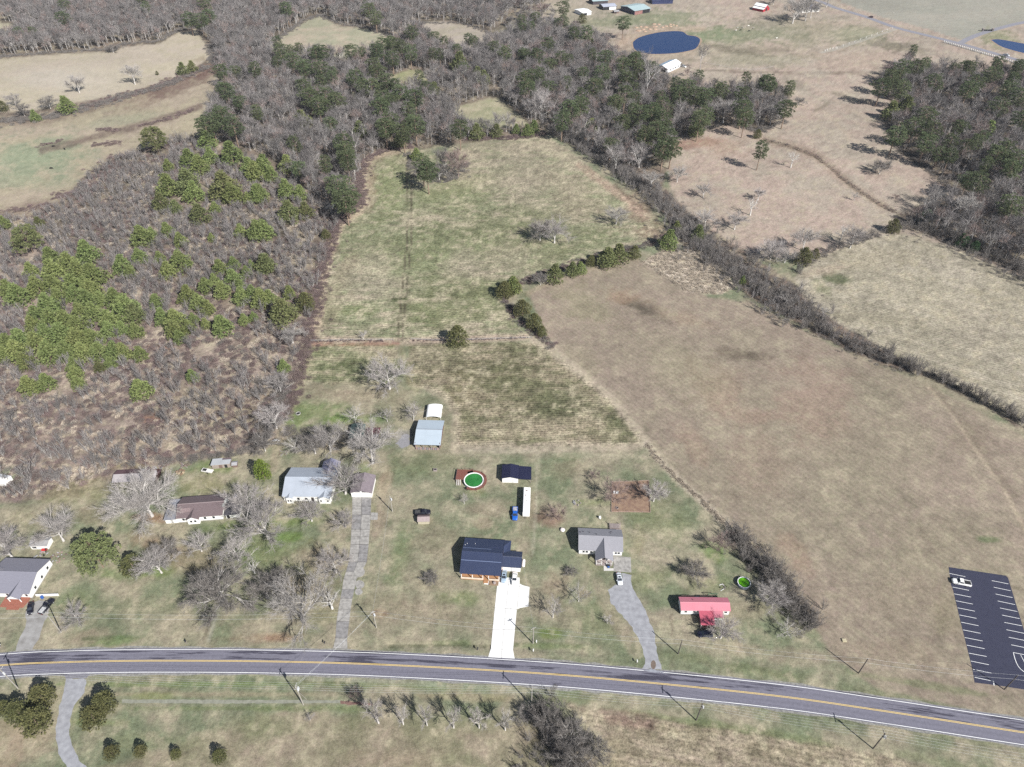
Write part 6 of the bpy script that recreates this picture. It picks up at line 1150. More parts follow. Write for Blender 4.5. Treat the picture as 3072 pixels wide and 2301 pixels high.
def animal(me_name, m, s):
    """A grazing four legged animal as one skinned body."""
    J = [(0, 0, 1.05, .34), (.55, 0, 1.05, .33), (-.65, 0, 1.08, .32), (1.0, 0, .98, .19), (1.35, 0, .62, .15), (1.55, 0, .38, .11), (-.95, 0, 1.0, .08), (-1.02, 0, .5, .03)]
    ed = [(0, 1), (0, 2), (1, 3), (3, 4), (4, 5), (2, 6), (6, 7)]
    for x, p in ((.55, 1), (-.65, 2)):
        for y in (-.2, .2):
            k = len(J); bend = .06 if p == 1 else -.1
            J += [(x, y, .72, .15), (x + bend, y, .4, .085), (x + (0 if p == 1 else .02), y, .04, .075)]; ed += [(p, k), (k, k + 1), (k + 1, k + 2)]
    k = len(J); J += [(1.38, .16, .7, .04), (1.38, -.16, .7, .04)]; ed += [(4, k), (4, k + 1)]
    me = bpy.data.meshes.new(me_name); me.from_pydata([(x * s, y * s, z * s) for x, y, z, r in J], ed, []); o = bpy.data.objects.new('tmp', me); COL.objects.link(o)
    md = o.modifiers.new('skin', 'SKIN'); o.modifiers.new('sub', 'SUBSURF').levels = 1
    for v, (x, y, z, r) in zip(me.skin_vertices[0].data, J): v.radius = (r * s, r * s)
    me.skin_vertices[0].data[0].use_root = True
    dg = bpy.context.evaluated_depsgraph_get(); out = bpy.data.meshes.new_from_object(o.evaluated_get(dg)); bpy.data.objects.remove(o); out.name = me_name; out.materials.clear(); out.materials.append(m); return out
cow_b = animal('cow_body', mat('black_hide', (.012, .011, .011), .8, .2, 3), 1.0); cow_w = animal('cow_body', mat('white_hide', (.7, .68, .63), .8, .1, 3), 1.0); cow_p = animal('cow_body', mat('pied_hide', (.03, .03, .03), .8, .1, 1.3, c2=(.7, .68, .64)), 1.0)
zr = zc(2200, 0, 360 / 2212)
for pos, me, rz, lab in ((tl('E', 443, 1218), cow_b, .4, 'black cow grazing on the green patch, nearest the purple bramble strip'), (tl('E', 537, 1240), cow_b, 2.4, 'black cow just right of another on the upper left green pasture'), (tl('E', 425, 1400), cow_b, .1, 'black cow standing alone lowest on the upper left green pasture'),
        (zr(78, 520), cow_p, 1.0, 'black and white cow, first on the left of the herd above the pond'), (zr(165, 525), cow_p, 2.0, 'black and white cow in the middle of the herd right of the pond'), (zr(130, 565), cow_b, .2, 'black cow lowest on the left side of the herd by the pond'), (zr(275, 490), cow_w, .1, 'white cow topmost in the herd right of the pond'), (zr(285, 580), cow_b, .3, 'black cow lowest on the right side of the herd by the pond'), (zr(370, 525), cow_p, 1.3, 'black and white cow, last on the right of the herd by the pond'), (zr(48, 572), cow_w, 1.0, 'white cow nearest the pond at the left end of the herd'), (zr(795, 716), cow_w, .5, 'white cow standing alone below the farmhouse trees')):
    t = thing('cow', lab, 'cow', pos, rz, 'cattle on the far pastures'); child('body', me, t)
# ------------------------------------------------------------------ tree and shrub shapes (shared meshes)
def mesh_np(name, V, F, mats, mi=None):
    """V (n,3), F (m,3) triangles."""
    me = bpy.data.meshes.new(name); V = np.asarray(V, np.float32); F = np.asarray(F, np.int32)
    me.vertices.add(len(V)); me.vertices.foreach_set('co', V.ravel()); me.loops.add(F.size); me.loops.foreach_set('vertex_index', F.ravel())
    me.polygons.add(len(F)); me.polygons.foreach_set('loop_start', np.arange(0, F.size, 3, dtype=np.int32))
    for m in mats: me.materials.append(m)
    if mi is not None: me.polygons.foreach_set('material_index', np.asarray(mi, np.int32))
    me.update(calc_edges=True); return me
class TB:
    def __init__(s): s.V = []; s.F = []; s.M = []; s.n = 0
    def tube(s, pts, rads, k, mi=0):
        n = len(pts); base = s.n
        for i in range(n):
            p = pts[i]; d = pts[min(i + 1, n - 1)] - pts[max(i - 1, 0)]; d /= (np.linalg.norm(d) + 1e-9)
            a = np.cross(d, (0, 0, 1.) if abs(d[2]) < .9 else (1., 0, 0)); a /= (np.linalg.norm(a) + 1e-9); b = np.cross(d, a)
            for j in range(k):
                t = 6.28318 * j / k; s.V.append(p + (a * math.cos(t) + b * math.sin(t)) * rads[i])
        s.n += n * k
        for i in range(n - 1):
            for j in range(k):
                q = (base + i * k + j, base + i * k + (j + 1) % k, base + (i + 1) * k + (j + 1) % k, base + (i + 1) * k + j)
                s.F += [(q[0], q[1], q[2]), (q[0], q[2], q[3])]; s.M += [mi, mi]
    def tris(s, P, mi):                     # P (m,3,3)
        m = len(P); s.V += list(P.reshape(-1, 3)); s.F += [(s.n + 3 * i, s.n + 3 * i + 1, s.n + 3 * i + 2) for i in range(m)]; s.M += [mi] * m; s.n += 3 * m
    def mesh(s, name, mats): return mesh_np(name, s.V, s.F, mats, s.M)
def twig_tris(rng, base, d, L, w):
    """thin tapering twigs: base (m,3), unit direction (m,3), length (m,), width"""
    m = len(base); r = rng.normal(size=(m, 3)); a = np.cross(d, r); a /= (np.linalg.norm(a, axis=1, keepdims=True) + 1e-9)
    P = np.empty((m, 3, 3)); P[:, 0] = base - a * w / 2; P[:, 1] = base + a * w / 2; P[:, 2] = base + d * L[:, None]
    return P
def unit(v): return v / (np.linalg.norm(v) + 1e-9)
def bare_proto(name, seed, h, r, fork=.22, limbs=7, sub=6, tert=4, tw=7, width=.05, up=.35, r0=.32, mats=None, low=.3, whip=1.0):
    """Leafless broadleaf tree: trunk + leader, limbs reaching an uneven crown, branchlets and twigs. Returns (trunk mesh, crown mesh)."""
    rng = np.random.default_rng(seed); T = TB(); C = TB()
    lean = rng.normal(size=3) * .03 * h; lean[2] = 0
    zs = np.array([-.3, .15 * h * fork / .22, fork * h, .5 * h, .74 * h, .95 * h]); P = [np.array([0, 0, z]) + lean * (z / h) ** 1 + rng.normal(size=3) * .012 * h * (z / h) for z in zs]
    T.tube(P[:3], [r0 * 1.25, r0, r0 * .8], 6)
    C.tube(P[2:], [r0 * .8, r0 * .5, r0 * .26, r0 * .07], 5, 0)
    tb, td = [], []
    def branch(p0, p1, bulge, rad, k, nseg, mi):
        t = np.linspace(0, 1, nseg + 1)[:, None]; c = p0 + (p1 - p0) * t + bulge * (4 * t * (1 - t)) + rng.normal(size=(nseg + 1, 3)) * np.linalg.norm(p1 - p0) * .014 * (t > 0)
        C.tube(list(c), list(rad * (1 - .85 * t[:, 0])), k, mi); return c
    def pick(c, t):
        x = t * (len(c) - 1); i = min(int(x), len(c) - 2); return c[i] + (c[i + 1] - c[i]) * (x - i), unit(c[i + 1] - c[i])
    for i in range(limbs):
        az = 6.283 * (i + rng.uniform(-.3, .3)) / limbs * 1.0 + seed; el = rng.uniform(.22, 1.2) if i % 3 else rng.uniform(.7, 1.4)
        rr = rng.uniform(.8, 1.08)
        tip = np.array([math.cos(az) * math.cos(el) * r, math.sin(az) * math.cos(el) * r, 0]) * rr; zc_ = h * (low + .12); tip[2] = zc_ + (h - zc_) * math.sin(el) * rr
        s = pick(P[2:], rng.uniform(0, .55))[0] if i else P[2]
        L = np.linalg.norm(tip - s); rad = r0 * .42 * min(1, L / (r * 1.1)) + .025
        c = branch(s, tip, np.array([0, 0, up * L * .16]) + rng.normal(size=3) * L * .05, rad, 4, 5, 0)
        for j in range(sub):
            p, d = pick(c, .25 + .75 * (j + rng.random()) / sub); q = unit(d * 1.0 + rng.normal(size=3) * .42 + np.array([0, 0, .22])); l2 = L * rng.uniform(.26, .48)
            c2 = branch(p, p + q * l2, np.array([0, 0, up * l2 * .12]), rad * .45 + .014, 3, 3, 0)
            for k in range(tert):
                p3, d3 = pick(c2, .2 + .8 * (k + rng.random()) / tert); q3 = unit(d3 * 1.0 + rng.normal(size=3) * .42 + np.array([0, 0, .18])); l3 = l2 * rng.uniform(.4, .7)
                c3 = branch(p3, p3 + q3 * l3, 0, rad * .14 + .012, 3, 2, 1)
                for _ in range(tw):
                    p4, d4 = pick(c3, rng.random()); tb.append(p4); td.append(unit(d4 * 1.0 + rng.normal(size=3) * .38 + np.array([0, 0, .12])))
    tb, td = np.array(tb), np.array(td); L = rng.uniform(.7, 1.6, len(tb)) * (r / 5) ** .5 * whip
    C.tris(twig_tris(rng, tb, td, L, width), 1)
    L2 = L * .6; b2 = tb + td * (L * rng.uniform(.3, .8, len(tb)))[:, None]; d2 = td + rng.normal(size=td.shape) * .42; d2 /= np.linalg.norm(d2, axis=1, keepdims=True)
    C.tris(twig_tris(rng, b2, d2, L2, width * .8), 1)
    mt = mats or (m_bark, m_twig)
    return T.mesh(name + '_trunk', [mt[0]]), C.mesh(name + '_crown', list(mt))
def sapling_proto(name, seed, h, r, stems=6, tw=60, width=.04, mats=None):
    """Many stemmed young tree or shrub: stems fan up from the ground. One mesh."""
    rng = np.random.default_rng(seed); C = TB(); mt = mats or (m_bark, m_twig); tb, td = [], []
    for i in range(stems):
        az = rng.uniform(0, 6.283); sp = rng.uniform(.15, 1) * r; tip = np.array([math.cos(az) * sp, math.sin(az) * sp, h * rng.uniform(.7, 1.05)])
        t = np.linspace(0, 1, 4)[:, None]; c = np.array([0, 0, -.1]) + tip * t * np.array([1, 1, 1]) + np.concatenate([np.zeros((1, 3)), rng.normal(size=(3, 3)) * .04 * h])
        c[1:3, 2] += h * .06; C.tube(list(c), list((.012 + .004 * h) * (1 - .8 * t[:, 0]) + .004), 3, 0)
        for _ in range(tw):
            x = rng.uniform(.6, 3) if tw > 20 else rng.uniform(.4, 3); k = min(int(x), 2); tb.append(c[k] + (c[k + 1] - c[k]) * (x - k)); d = unit(c[k + 1] - c[k]); td.append(unit(d * .9 + rng.normal(size=3) * .55))
    tb, td = np.array(tb), np.array(td); C.tris(twig_tris(rng, tb, td, rng.uniform(.18, .42, len(tb)) * h * .55, width), 1)
    return C.mesh(name, list(mt))
def shrub_proto(name, seed, n=420, width=.05, mats=None, dome=1.0):
    """Unit bramble mound (radius 1, height dome): a thicket of stems and twigs."""
    rng = np.random.default_rng(seed); C = TB(); az = rng.uniform(0, 6.283, n); rr = np.sqrt(rng.random(n)) * .95
    b = np.stack([rr * np.cos(az), rr * np.sin(az), np.maximum(0, rng.random(n) * dome * np.sqrt(np.maximum(0, 1 - rr ** 2)) * .8)], 1)
    d = rng.normal(size=(n, 3)) * .55 + np.stack([.5 * b[:, 0], .5 * b[:, 1], np.full(n, .8)], 1); d /= np.linalg.norm(d, axis=1, keepdims=True)
    C.tris(twig_tris(rng, b, d, rng.uniform(.25, .6, n), width), 0); return C.mesh(name, [mats or m_brush])
def leaf_cloud(rng, centres, radii, per, size, flat=.75, droop=0.0):
    """Needle clumps: small triangles over flattened balls."""
    out = []
    for c, r in zip(centres, radii):
        n = int(per * (r ** 1.6)) + 6; v = rng.normal(size=(n, 3)); v /= np.linalg.norm(v, axis=1, keepdims=True); v[:, 2] = np.where(v[:, 2] < -.45, -v[:, 2], v[:, 2])
        p = c + v * np.array([r, r, r * flat]) * rng.uniform(.72, 1.05, (n, 1))
        d = v * .8 + rng.normal(size=(n, 3)) * .5 + np.array([0, 0, .15 - droop]); d /= np.linalg.norm(d, axis=1, keepdims=True)
        a = np.cross(d, rng.normal(size=(n, 3))); a /= (np.linalg.norm(a, axis=1, keepdims=True) + 1e-9)
        s = size * rng.uniform(.7, 1.3, (n, 1)); P = np.empty((n, 3, 3)); P[:, 0] = p - a * s * .5; P[:, 1] = p + a * s * .5; P[:, 2] = p + d * s * 1.25; out.append(P)
    return np.concatenate(out)
def pine_proto(name, seed, kind, m_leaf):
    """young: round headed, needles to the ground; mature: long trunk, broken crown; cedar: dense ovoid; wide: spreading old pine. Returns (trunk, crown), unit crown radius scaled later."""
    rng = np.random.default_rng(seed); T = TB(); C = TB()
    if kind == 'young':
        h, r, n, z0 = 7.0, 3.0, 46, .06
        prof = lambda t: math.sin(min(1, .28 + t * .95) * math.pi) ** .75 * (1 - .25 * t) if t < .97 else .2
        rc, per, size, flat = .95, 46, .34, .8
    elif kind == 'mature':
        h, r, n, z0 = 20.0, 4.2, 34, .42
        prof = lambda t: (.55 + .5 * math.sin(t * 2.6)) * (1 - .35 * max(0, t - .7) / .3)
        rc, per, size, flat = 1.35, 44, .42, .62
    elif kind == 'wide':
        h, r, n, z0 = 15.0, 8.0, 60, .3
        prof = lambda t: math.sqrt(max(.05, 1 - (t * .95) ** 2.2))
        rc, per, size, flat = 1.5, 52, .42, .55
    else:
        h, r, n, z0 = 6.0, 2.4, 44, .02
        prof = lambda t: math.sin(min(1, .25 + t * .85) * math.pi) ** .6
        rc, per, size, flat = .75, 70, .24, 1.0
    T.tube([np.array([0, 0, -.3]), np.array([rng.normal() * .1, rng.normal() * .1, h * z0 + .6]), np.array([rng.normal() * .2, rng.normal() * .2, h * .9])], [.05 + .013 * h, .04 + .010 * h, .04], 6)
    cs, rs = [], []
    for i in range(n):
        t = (i + rng.random()) / n; z = h * (z0 + (1 - z0) * t); w = r * prof(t); az = i * 2.39996 + rng.uniform(-.4, .4); q = w * (rng.uniform(.55, .92) if kind != 'cedar' else rng.uniform(.5, .72))
        if kind == 'mature' and rng.random() < .12: q *= 1.25
        c = np.array([math.cos(az) * q, math.sin(az) * q, z]); cs.append(c); k = rc * rng.uniform(.7, 1.25) * (.75 if t > .9 else 1); rs.append(k)
        if kind in ('mature', 'wide') and i % 2 == 0: C.tube([np.array([0, 0, z - .12 * q]), c], [.09, .03], 3, 1)
    cs.append(np.array([0, 0, h * .96])); rs.append(rc * .6)
    C.tris(leaf_cloud(rng, cs, rs, per, size, flat), 0)
    return T.mesh(name + '_trunk', [m_pbark]), C.mesh(name + '_crown', [m_leaf, m_pbark])

def foliage(name, c1, c2, rand, hue, scale=.55):
    m = mat(name, c1, .75, 0, scale, 0, .15, rand=rand, c2=c2, hue=hue); nt = m.node_tree; b = nt.nodes['Principled BSDF']; out = nt.nodes['Material Output']
    tr = nt.nodes.new('ShaderNodeBsdfTranslucent'); mx = nt.nodes.new('ShaderNodeMixShader'); mx.inputs[0].default_value = .25
    nt.links.new(b.inputs['Base Color'].links[0].from_socket, tr.inputs[0]); nt.links.new(b.outputs[0], mx.inputs[1]); nt.links.new(tr.outputs[0], mx.inputs[2]); nt.links.new(mx.outputs[0], out.inputs[0])
    return m
m_bark = mat('pale_grey_bark', (.46, .435, .41), .9, .2, .8, rand=.15); m_twig = mat('grey_twigs', (.31, .285, .27), .9, .15, .6, rand=.2, hue=.02)
m_twig2 = mat('dark_twigs', (.18, .163, .15), .9, .15, .6, rand=.2); m_twigr = mat('reddish_twigs', (.22, .165, .15), .9, .15, .6, rand=.15); m_bark2 = mat('white_bark', (.55, .53, .5), .9, .2, .6)
m_twigl = mat('lavender_twigs', (.175, .16, .155), .9, .15, .5, rand=.36, hue=.02); m_barkf = mat('wood_bark', (.37, .35, .335), .9, .2, .8, rand=.35)
m_pbark = mat('pine_bark', (.22, .16, .12), .95, .2, 1.0); m_brush = mat('purple_brown_brush', (.165, .122, .115), .95, .2, .7, rand=.3, hue=.02); m_brushg = mat('grey_brush', (.165, .15, .138), .95, .2, .7, rand=.25, hue=.02); m_straw = mat('dead_straw_grass', (.42, .36, .29), .95, .2, .7, rand=.2)
m_young = foliage('young_pine_needles', (.14, .18, .062), (.235, .265, .105), .16, .014); m_pine = foliage('pine_needles', (.07, .092, .047), (.12, .142, .07), .18, .014); m_cedar = foliage('cedar_foliage', (.085, .092, .04), (.15, .145, .06), .15, .012, .9)
m_mid = foliage('mid_pine_needles', (.122, .142, .06), (.195, .205, .09), .15, .014); m_gold = foliage('golden_arborvitae', (.11, .16, .03), (.17, .22, .045), .05, .005, .9); m_holly = foliage('dark_holly', (.03, .07, .03), (.05, .09, .035), .1, .01)
PR = {}
PR['forest'] = [bare_proto(f'forest_bare', 40 + i, 12, 4.2, .26, 8, 6, 3, 8, .05, .5, .2, (m_barkf, m_twigr if i == 2 else m_twigl), .34) for i in range(6)]
PR['yard'] = [bare_proto(f'yard_bare', 60 + i, 10, 6.0, .16, 11, 8, 5, 8, .042, .4, .30, (m_bark, m_twig), .2) for i in range(4)]
PR['dark'] = [bare_proto(f'dark_bare', 70 + i, 10, 6.0, .12, 12, 8, 5, 10, .05, .4, .26, (m_bark, m_twig2), .18) for i in range(2)]
PR['red'] = [bare_proto(f'red_bare', 80 + i, 8, 4.6, .12, 10, 6, 4, 9, .036, .5, .13, (m_twigr, m_twigr), .3) for i in range(2)]
PR['syc'] = [bare_proto(f'sycamore_bare', 90 + i, 13, 7.5, .12, 9, 8, 5, 8, .05, .3, .3, (m_bark2, m_twig), .36) for i in range(2)]
PR['big'] = [bare_proto(f'oak_bare', 95, 14, 12, .18, 18, 12, 6, 9, .05, .3, .55, (m_bark, m_twig), .15)]
PR['row'] = [bare_proto(f'row_bare', 120 + i, 6, 3.2, .3, 7, 6, 3, 7, .05, .6, .24, (m_bark, m_twig), .3) for i in range(3)]
PR['small'] = [bare_proto(f'small_bare', 100 + i, 6, 2.6, .18, 7, 5, 3, 6, .035, .5, .11, (m_bark, m_twig), .4) for i in range(3)]
PR['snag'] = [bare_proto('snag_bare', 110, 8, 3.5, .3, 7, 5, 3, 3, .05, .2, .3, (m_bark2, m_bark), .3)]
PR['young'] = [pine_proto('young_pine', 10 + i, 'young', m_young) for i in range(4)]
PR['mature'] = [pine_proto('mature_pine', 20 + i, 'mature', m_pine) for i in range(4)]
PR['mid'] = [pine_proto('mid_pine', 15 + i, 'young', m_mid) for i in range(3)]
PR['cedar'] = [pine_proto('cedar', 30 + i, 'cedar', m_cedar) for i in range(3)]
PR['wide'] = [pine_proto('wide_pine', 35, 'wide', m_mid)]
PR['gold'] = [pine_proto('golden', 36, 'cedar', m_gold)]; PR['holly'] = [pine_proto('holly', 37, 'cedar', m_holly)]
DIM = {'forest': (12, 4.2), 'row': (6, 3.2), 'yard': (10, 6), 'dark': (10, 6), 'red': (8, 4.6), 'syc': (13, 7.5), 'big': (14, 12), 'small': (6, 2.8), 'snag': (8, 3.5), 'young': (7, 3.0), 'mid': (7, 3.0), 'mature': (20, 4.4), 'cedar': (6, 2.2), 'wide': (15, 8), 'gold': (6, 2.2), 'holly': (6, 2.2)}
SAP = [sapling_proto('bare_sapling', 200 + i, 5.4, 2.5, 8, 60, .045, (m_bark, m_twigl)) for i in range(6)]
SAPD = [sapling_proto('dark_sapling', 210 + i, 5.0, 2.4, 8, 56, .045, (m_twig, m_twig2)) for i in range(3)]
SHR = [shrub_proto('bramble', 220 + i, 300, .042, m_brush, .8) for i in range(3)]; SHG = [shrub_proto('grey_bramble', 230 + i, 280, .038, m_brushg, .9) for i in range(3)]
SHD = [shrub_proto('dark_bramble', 240 + i, 300, .04, m_twig2, .9) for i in range(3)]; SHS = [shrub_proto('straw_tuft', 250 + i, 160, .09, m_straw, .5) for i in range(2)]
# ------------------------------------------------------------------ trees placed one by one
ONES = ['', 'one', 'two', 'three', 'four', 'five', 'six', 'seven', 'eight', 'nine', 'ten', 'eleven', 'twelve', 'thirteen', 'fourteen', 'fifteen', 'sixteen', 'seventeen', 'eighteen', 'nineteen']
TENS = ['', '', 'twenty', 'thirty', 'forty', 'fifty', 'sixty', 'seventy', 'eighty', 'ninety']
def say(n):
    n = max(1, min(99, int(round(n)))); return ONES[n] if n < 20 else TENS[n // 10] + ('-' + ONES[n % 10] if n % 10 else '')
USED = {}
def place_words(p):
    x, y = pct(p); return f'{say(x)} percent across, {say(y)} down'
RT = random.Random(77)
COUNT = {}
def tree(kind, base, r, h, name, label, cat, group=None, crown_at=None):
    ms = PR[kind]; k = COUNT.get(kind, 0); COUNT[kind] = k + 1; tm, cm = ms[k % len(ms)]; H0, R0 = DIM[kind]
    t = thing(name, label, cat, base, RT.uniform(0, 6.283), group); t.scale = (r / R0, r / R0, h / H0)
    child('trunk', tm, t); child('crown', cm, t); return t
def uniq(words, p, group):
    for adj in ('', 'slim ', 'bushy ', 'ragged ', 'leaning ', 'crooked '):
        l = (adj + words).strip() + ', ' + place_words(p)
        if l not in USED: break
    USED[l] = 1; return l
EV = {  # evergreens: crown centre and radius in tile pixels; y young pine, m mature pine, d mid green pine, c cedar, h holly, w spreading
 'A': '210,365,135,w 320,245,45,d 30,245,50,y 410,520,70,y 715,485,90,y 1170,355,85,y 1255,325,40,y 1380,300,55,y 1490,385,55,y 1650,170,80,d 1330,75,70,d 1450,110,50,d 1780,120,45,y 1990,310,50,y 2130,310,80,y 1750,365,30,y 1150,520,60,y 1010,590,75,y 1075,650,45,y 1320,530,45,y 1490,560,85,y 1385,635,65,y 1820,610,60,y 1935,580,50,y 2180,580,70,d 2040,650,45,y 2080,590,30,y 1930,700,70,y 1990,760,40,y 1700,760,60,y 1770,710,40,y 1830,800,70,y 1550,840,75,y 1640,900,70,y 1720,950,60,y 1290,900,62,y 1340,1020,65,y 1450,1050,90,y 1440,1130,70,y 1480,1190,55,y 1560,1110,50,y 1600,1040,45,y 1700,1080,42,y 1830,1095,85,y 2020,1045,45,y 2100,1020,35,y 2000,850,70,y 2090,840,70,y 2170,860,60,y 560,570,80,y 430,640,90,y 640,650,90,y 770,680,100,y 300,770,80,y 430,760,80,y 600,760,90,y 750,800,90,y 140,840,90,y 60,790,70,y 390,930,90,y 480,860,70,y 620,830,70,y 720,880,80,y 830,880,60,y 950,870,80,y 1040,950,110,y 1110,1000,80,d 900,1050,80,y 770,990,80,y 660,980,70,y 300,1010,80,y 420,1050,90,y 540,1060,90,y 260,1080,60,y 640,1100,90,y 380,1180,90,y 500,1180,100,y 640,1210,100,y 760,1200,80,y 300,1240,90,y 170,1210,90,y 60,1240,80,y 130,1300,90,y 400,1320,90,y 540,1310,80,y 680,1320,80,y 820,1310,80,y 950,1310,80,y 1020,1310,70,y 900,1130,70,y 1010,1115,55,y 1120,1135,60,y 1160,1330,60,y 910,1400,50,y 40,1330,70,y 200,1390,70,y 250,640,60,y 610,1420,60,y 620,1490,60,y 640,1570,55,y 820,1440,50,c 230,1600,80,y 380,1560,70,y 1160,1620,85,y 1590,1510,50,y',
 'B': '290,150,85,d 430,140,65,d 760,70,90,m 600,340,45,c 105,585,80,d 300,820,50,y 430,900,90,c 240,980,110,d 130,860,60,y 60,870,80,y 250,1430,50,y 90,310,80,y 1690,1180,100,c 2080,800,80,c 2160,760,70,c',
 'C': '50,760,70,y 130,950,80,c 230,1060,75,c 290,1140,50,c 400,665,75,d 545,630,55,d 610,620,50,y 840,530,80,d 930,500,80,d 1060,490,60,c 1345,385,75,y 1410,275,40,y 1590,330,60,d 1955,720,30,y 700,560,50,c',
 'D': '1130,270,65,c 390,520,80,c 480,500,45,c 1400,190,60,h 1700,390,60,h 1800,440,50,h 2110,100,110,m',
 'E': '525,150,60,m 530,40,35,m 1565,160,60,m 1660,170,50,m 1735,130,60,m 1210,60,30,m 1690,30,45,m 2110,570,40,m 1300,605,15,c 1510,570,45,d 1590,550,40,d 545,870,65,y 285,960,40,y 20,880,45,c 1880,760,50,m 1270,1140,120,w 1750,1010,100,m 1700,1050,80,m 1840,960,70,m 1930,1040,70,m 1710,1160,70,y 1560,1310,70,y 1650,1370,80,y 1740,1290,60,y 1910,1270,90,y 2060,1380,70,y 2110,1420,80,y 2180,1360,70,y 1390,1540,90,y 1550,1510,100,d 1600,1590,80,y 1850,1540,110,d 1920,1600,80,y 1390,1370,45,y 2120,1610,70,y 2050,1640,40,y 2120,930,50,d',
 'F': '270,70,70,m 960,80,90,m 1010,140,90,m 1310,270,100,m 810,430,100,m 520,450,80,m 560,430,60,m 330,500,80,m 220,420,50,m 420,560,60,m 560,570,60,m 1070,370,60,m 1020,420,70,m 1150,370,60,m 1150,480,50,m 1300,430,60,m 1030,600,70,m 1100,680,80,m 1220,770,60,m 850,640,60,m 1710,520,75,d 1910,640,50,d 1860,610,50,d 420,720,80,m 470,800,80,m 600,790,80,m 690,840,80,m 540,870,90,m 840,830,50,d 400,990,70,d 1060,880,60,m 1130,1010,110,m 1090,1060,80,m 1240,1100,60,m 1200,1170,50,d 1340,810,80,m 1340,1030,70,m 1500,740,50,d 750,1180,70,m 760,1260,70,m 780,1330,60,m 880,1070,60,d 1350,1280,45,y 1400,1360,60,m 1440,1420,70,m 1710,1070,60,m 1850,1090,60,d 2015,1085,50,d 70,1400,80,y 150,1450,60,y 280,1360,70,y 380,1390,25,y 270,1570,75,y 390,1600,60,y 50,1600,70,y 700,1540,90,m 770,1620,80,m 2080,440,50,m 30,930,40,m 1000,540,50,m 1080,820,60,m 980,720,60,m 900,720,50,m',
 'G': '470,60,55,m 625,155,40,c 970,190,55,m 660,270,45,m 560,280,45,m 820,480,70,m 790,600,70,m 1070,500,55,m 1000,650,60,m 960,540,50,m 720,720,60,m 150,650,60,m 210,640,50,m 270,620,40,m 170,730,60,m 530,900,90,m 610,870,70,m 700,1040,50,y 970,1020,60,y 1100,950,80,m 1200,930,110,m 1300,980,100,m 1250,1080,80,m 1320,1130,80,m 1300,1240,80,m 1370,1220,70,m 1150,1120,70,m 1430,790,70,m 1500,720,90,m 1560,800,80,m 1650,800,70,m 1600,1000,90,m 1570,1070,60,d 1640,950,60,m 1770,750,60,m 1950,790,60,m 1960,900,90,m 1980,970,60,m 2150,690,100,m 2080,1110,40,c 2110,1240,50,m 230,1050,45,y 170,1080,45,y 80,1070,35,y 1210,570,40,m 450,480,40,m 700,380,50,d 980,780,60,m 340,370,50,m 250,460,40,m 460,1000,60,m',
 'H': '90,690,90,m 270,730,40,m 240,900,60,m 1210,560,90,m 1330,560,100,m 1110,640,80,m 1030,720,70,m 1190,740,60,m 1470,680,80,m 1110,920,70,d 1230,890,80,d 1400,960,100,m 1300,1050,110,m 1150,1120,90,m 1450,1080,100,m 1400,1180,80,m 1950,620,120,m 1800,690,110,m 1750,740,90,m 2080,740,110,m 2180,800,90,m 2000,880,90,m 1910,1080,70,y 2050,1240,110,m 2150,1330,100,m 1980,1290,70,m 1600,1180,50,m 1830,1510,70,m 2100,1400,70,m 2200,1000,80,m',
 'I': '770,1390,205,w 1090,1500,105,c',
 'J': '70,715,75,g',
 'K': '330,1060,110,c 140,1190,110,c 280,1260,130,c 20,1160,70,c 850,1120,110,c 760,1230,110,c 917,1530,68,c 1160,1520,58,c 1450,1545,48,c 1810,1560,65,c',
}
EVN = {'y': ('young', 'young_pine', 'young pine'), 'd': ('mid', 'young_pine', 'young pine'), 'm': ('mature', 'pine_tree', 'pine tree'), 'w': ('wide', 'pine_tree', 'pine tree'), 'c': ('cedar', 'cedar_tree', 'cedar tree'), 'g': ('gold', 'arborvitae', 'evergreen'), 'h': ('holly', 'holly_tree', 'holly')}
SPECIAL = {('A', 210, 365): 'broad flat topped pine at the left edge of the thicket, beside pale grass', ('B', 1690, 1180): 'single squat dark cedar on the fence line between the two stubble fields', ('C', 1345, 385): 'tall bright green pine at the corner where the dead cane patch meets the hedgerow', ('G', 2110, 1240): 'lone small pine standing by itself on the pink tan pasture near the creek',
 ('I', 770, 1390): 'big spreading dark pine with a flat crown above the slate roofed house', ('I', 1090, 1500): 'dark cedar leaning against a bare tree, right of the big spreading pine', ('J', 70, 715): 'golden green conical evergreen left of the pale blue roofed house', ('D', 1130, 270): 'round dark cedar at the top corner of the pale right hand stubble field',
 ('K', 917, 1530): 'round clipped cedar nearest the white gravel lane, first of the row of four', ('K', 1160, 1520): 'round clipped cedar, second from the white gravel lane in the row of four', ('K', 1450, 1545): 'smallest of the four round clipped cedars in the bottom lawn', ('K', 1810, 1560): 'round clipped cedar furthest from the white gravel lane in the row of four',
 ('K', 330, 1060): 'dark cedar at the upper right of the clump beside the roadside pole, lower left', ('K', 140, 1190): 'yellowish cedar in the middle of the clump at the lower left edge', ('K', 280, 1260): 'olive cedar lowest in the clump at the lower left', ('K', 20, 1160): 'cedar cut by the left edge of the picture below the road', ('K', 850, 1120): 'vine grown cedar right of the white gravel lane below the road', ('K', 760, 1230): 'bare topped lower cedar touching the vine grown cedar beside the gravel lane',
 ('G', 470, 60): 'dark tall pine by the dirt yard at the top, left of the small white barn', ('G', 970, 190): 'dark pine standing between the mint roofed barn and the pond', ('B', 430, 900): 'yellow green cedar on the thicket edge beside the main stubble field'}
GRP = {'A': 'pines of the left thicket', 'I': 'garden evergreens', 'J': 'garden evergreens', 'K': 'cedars below the road'}
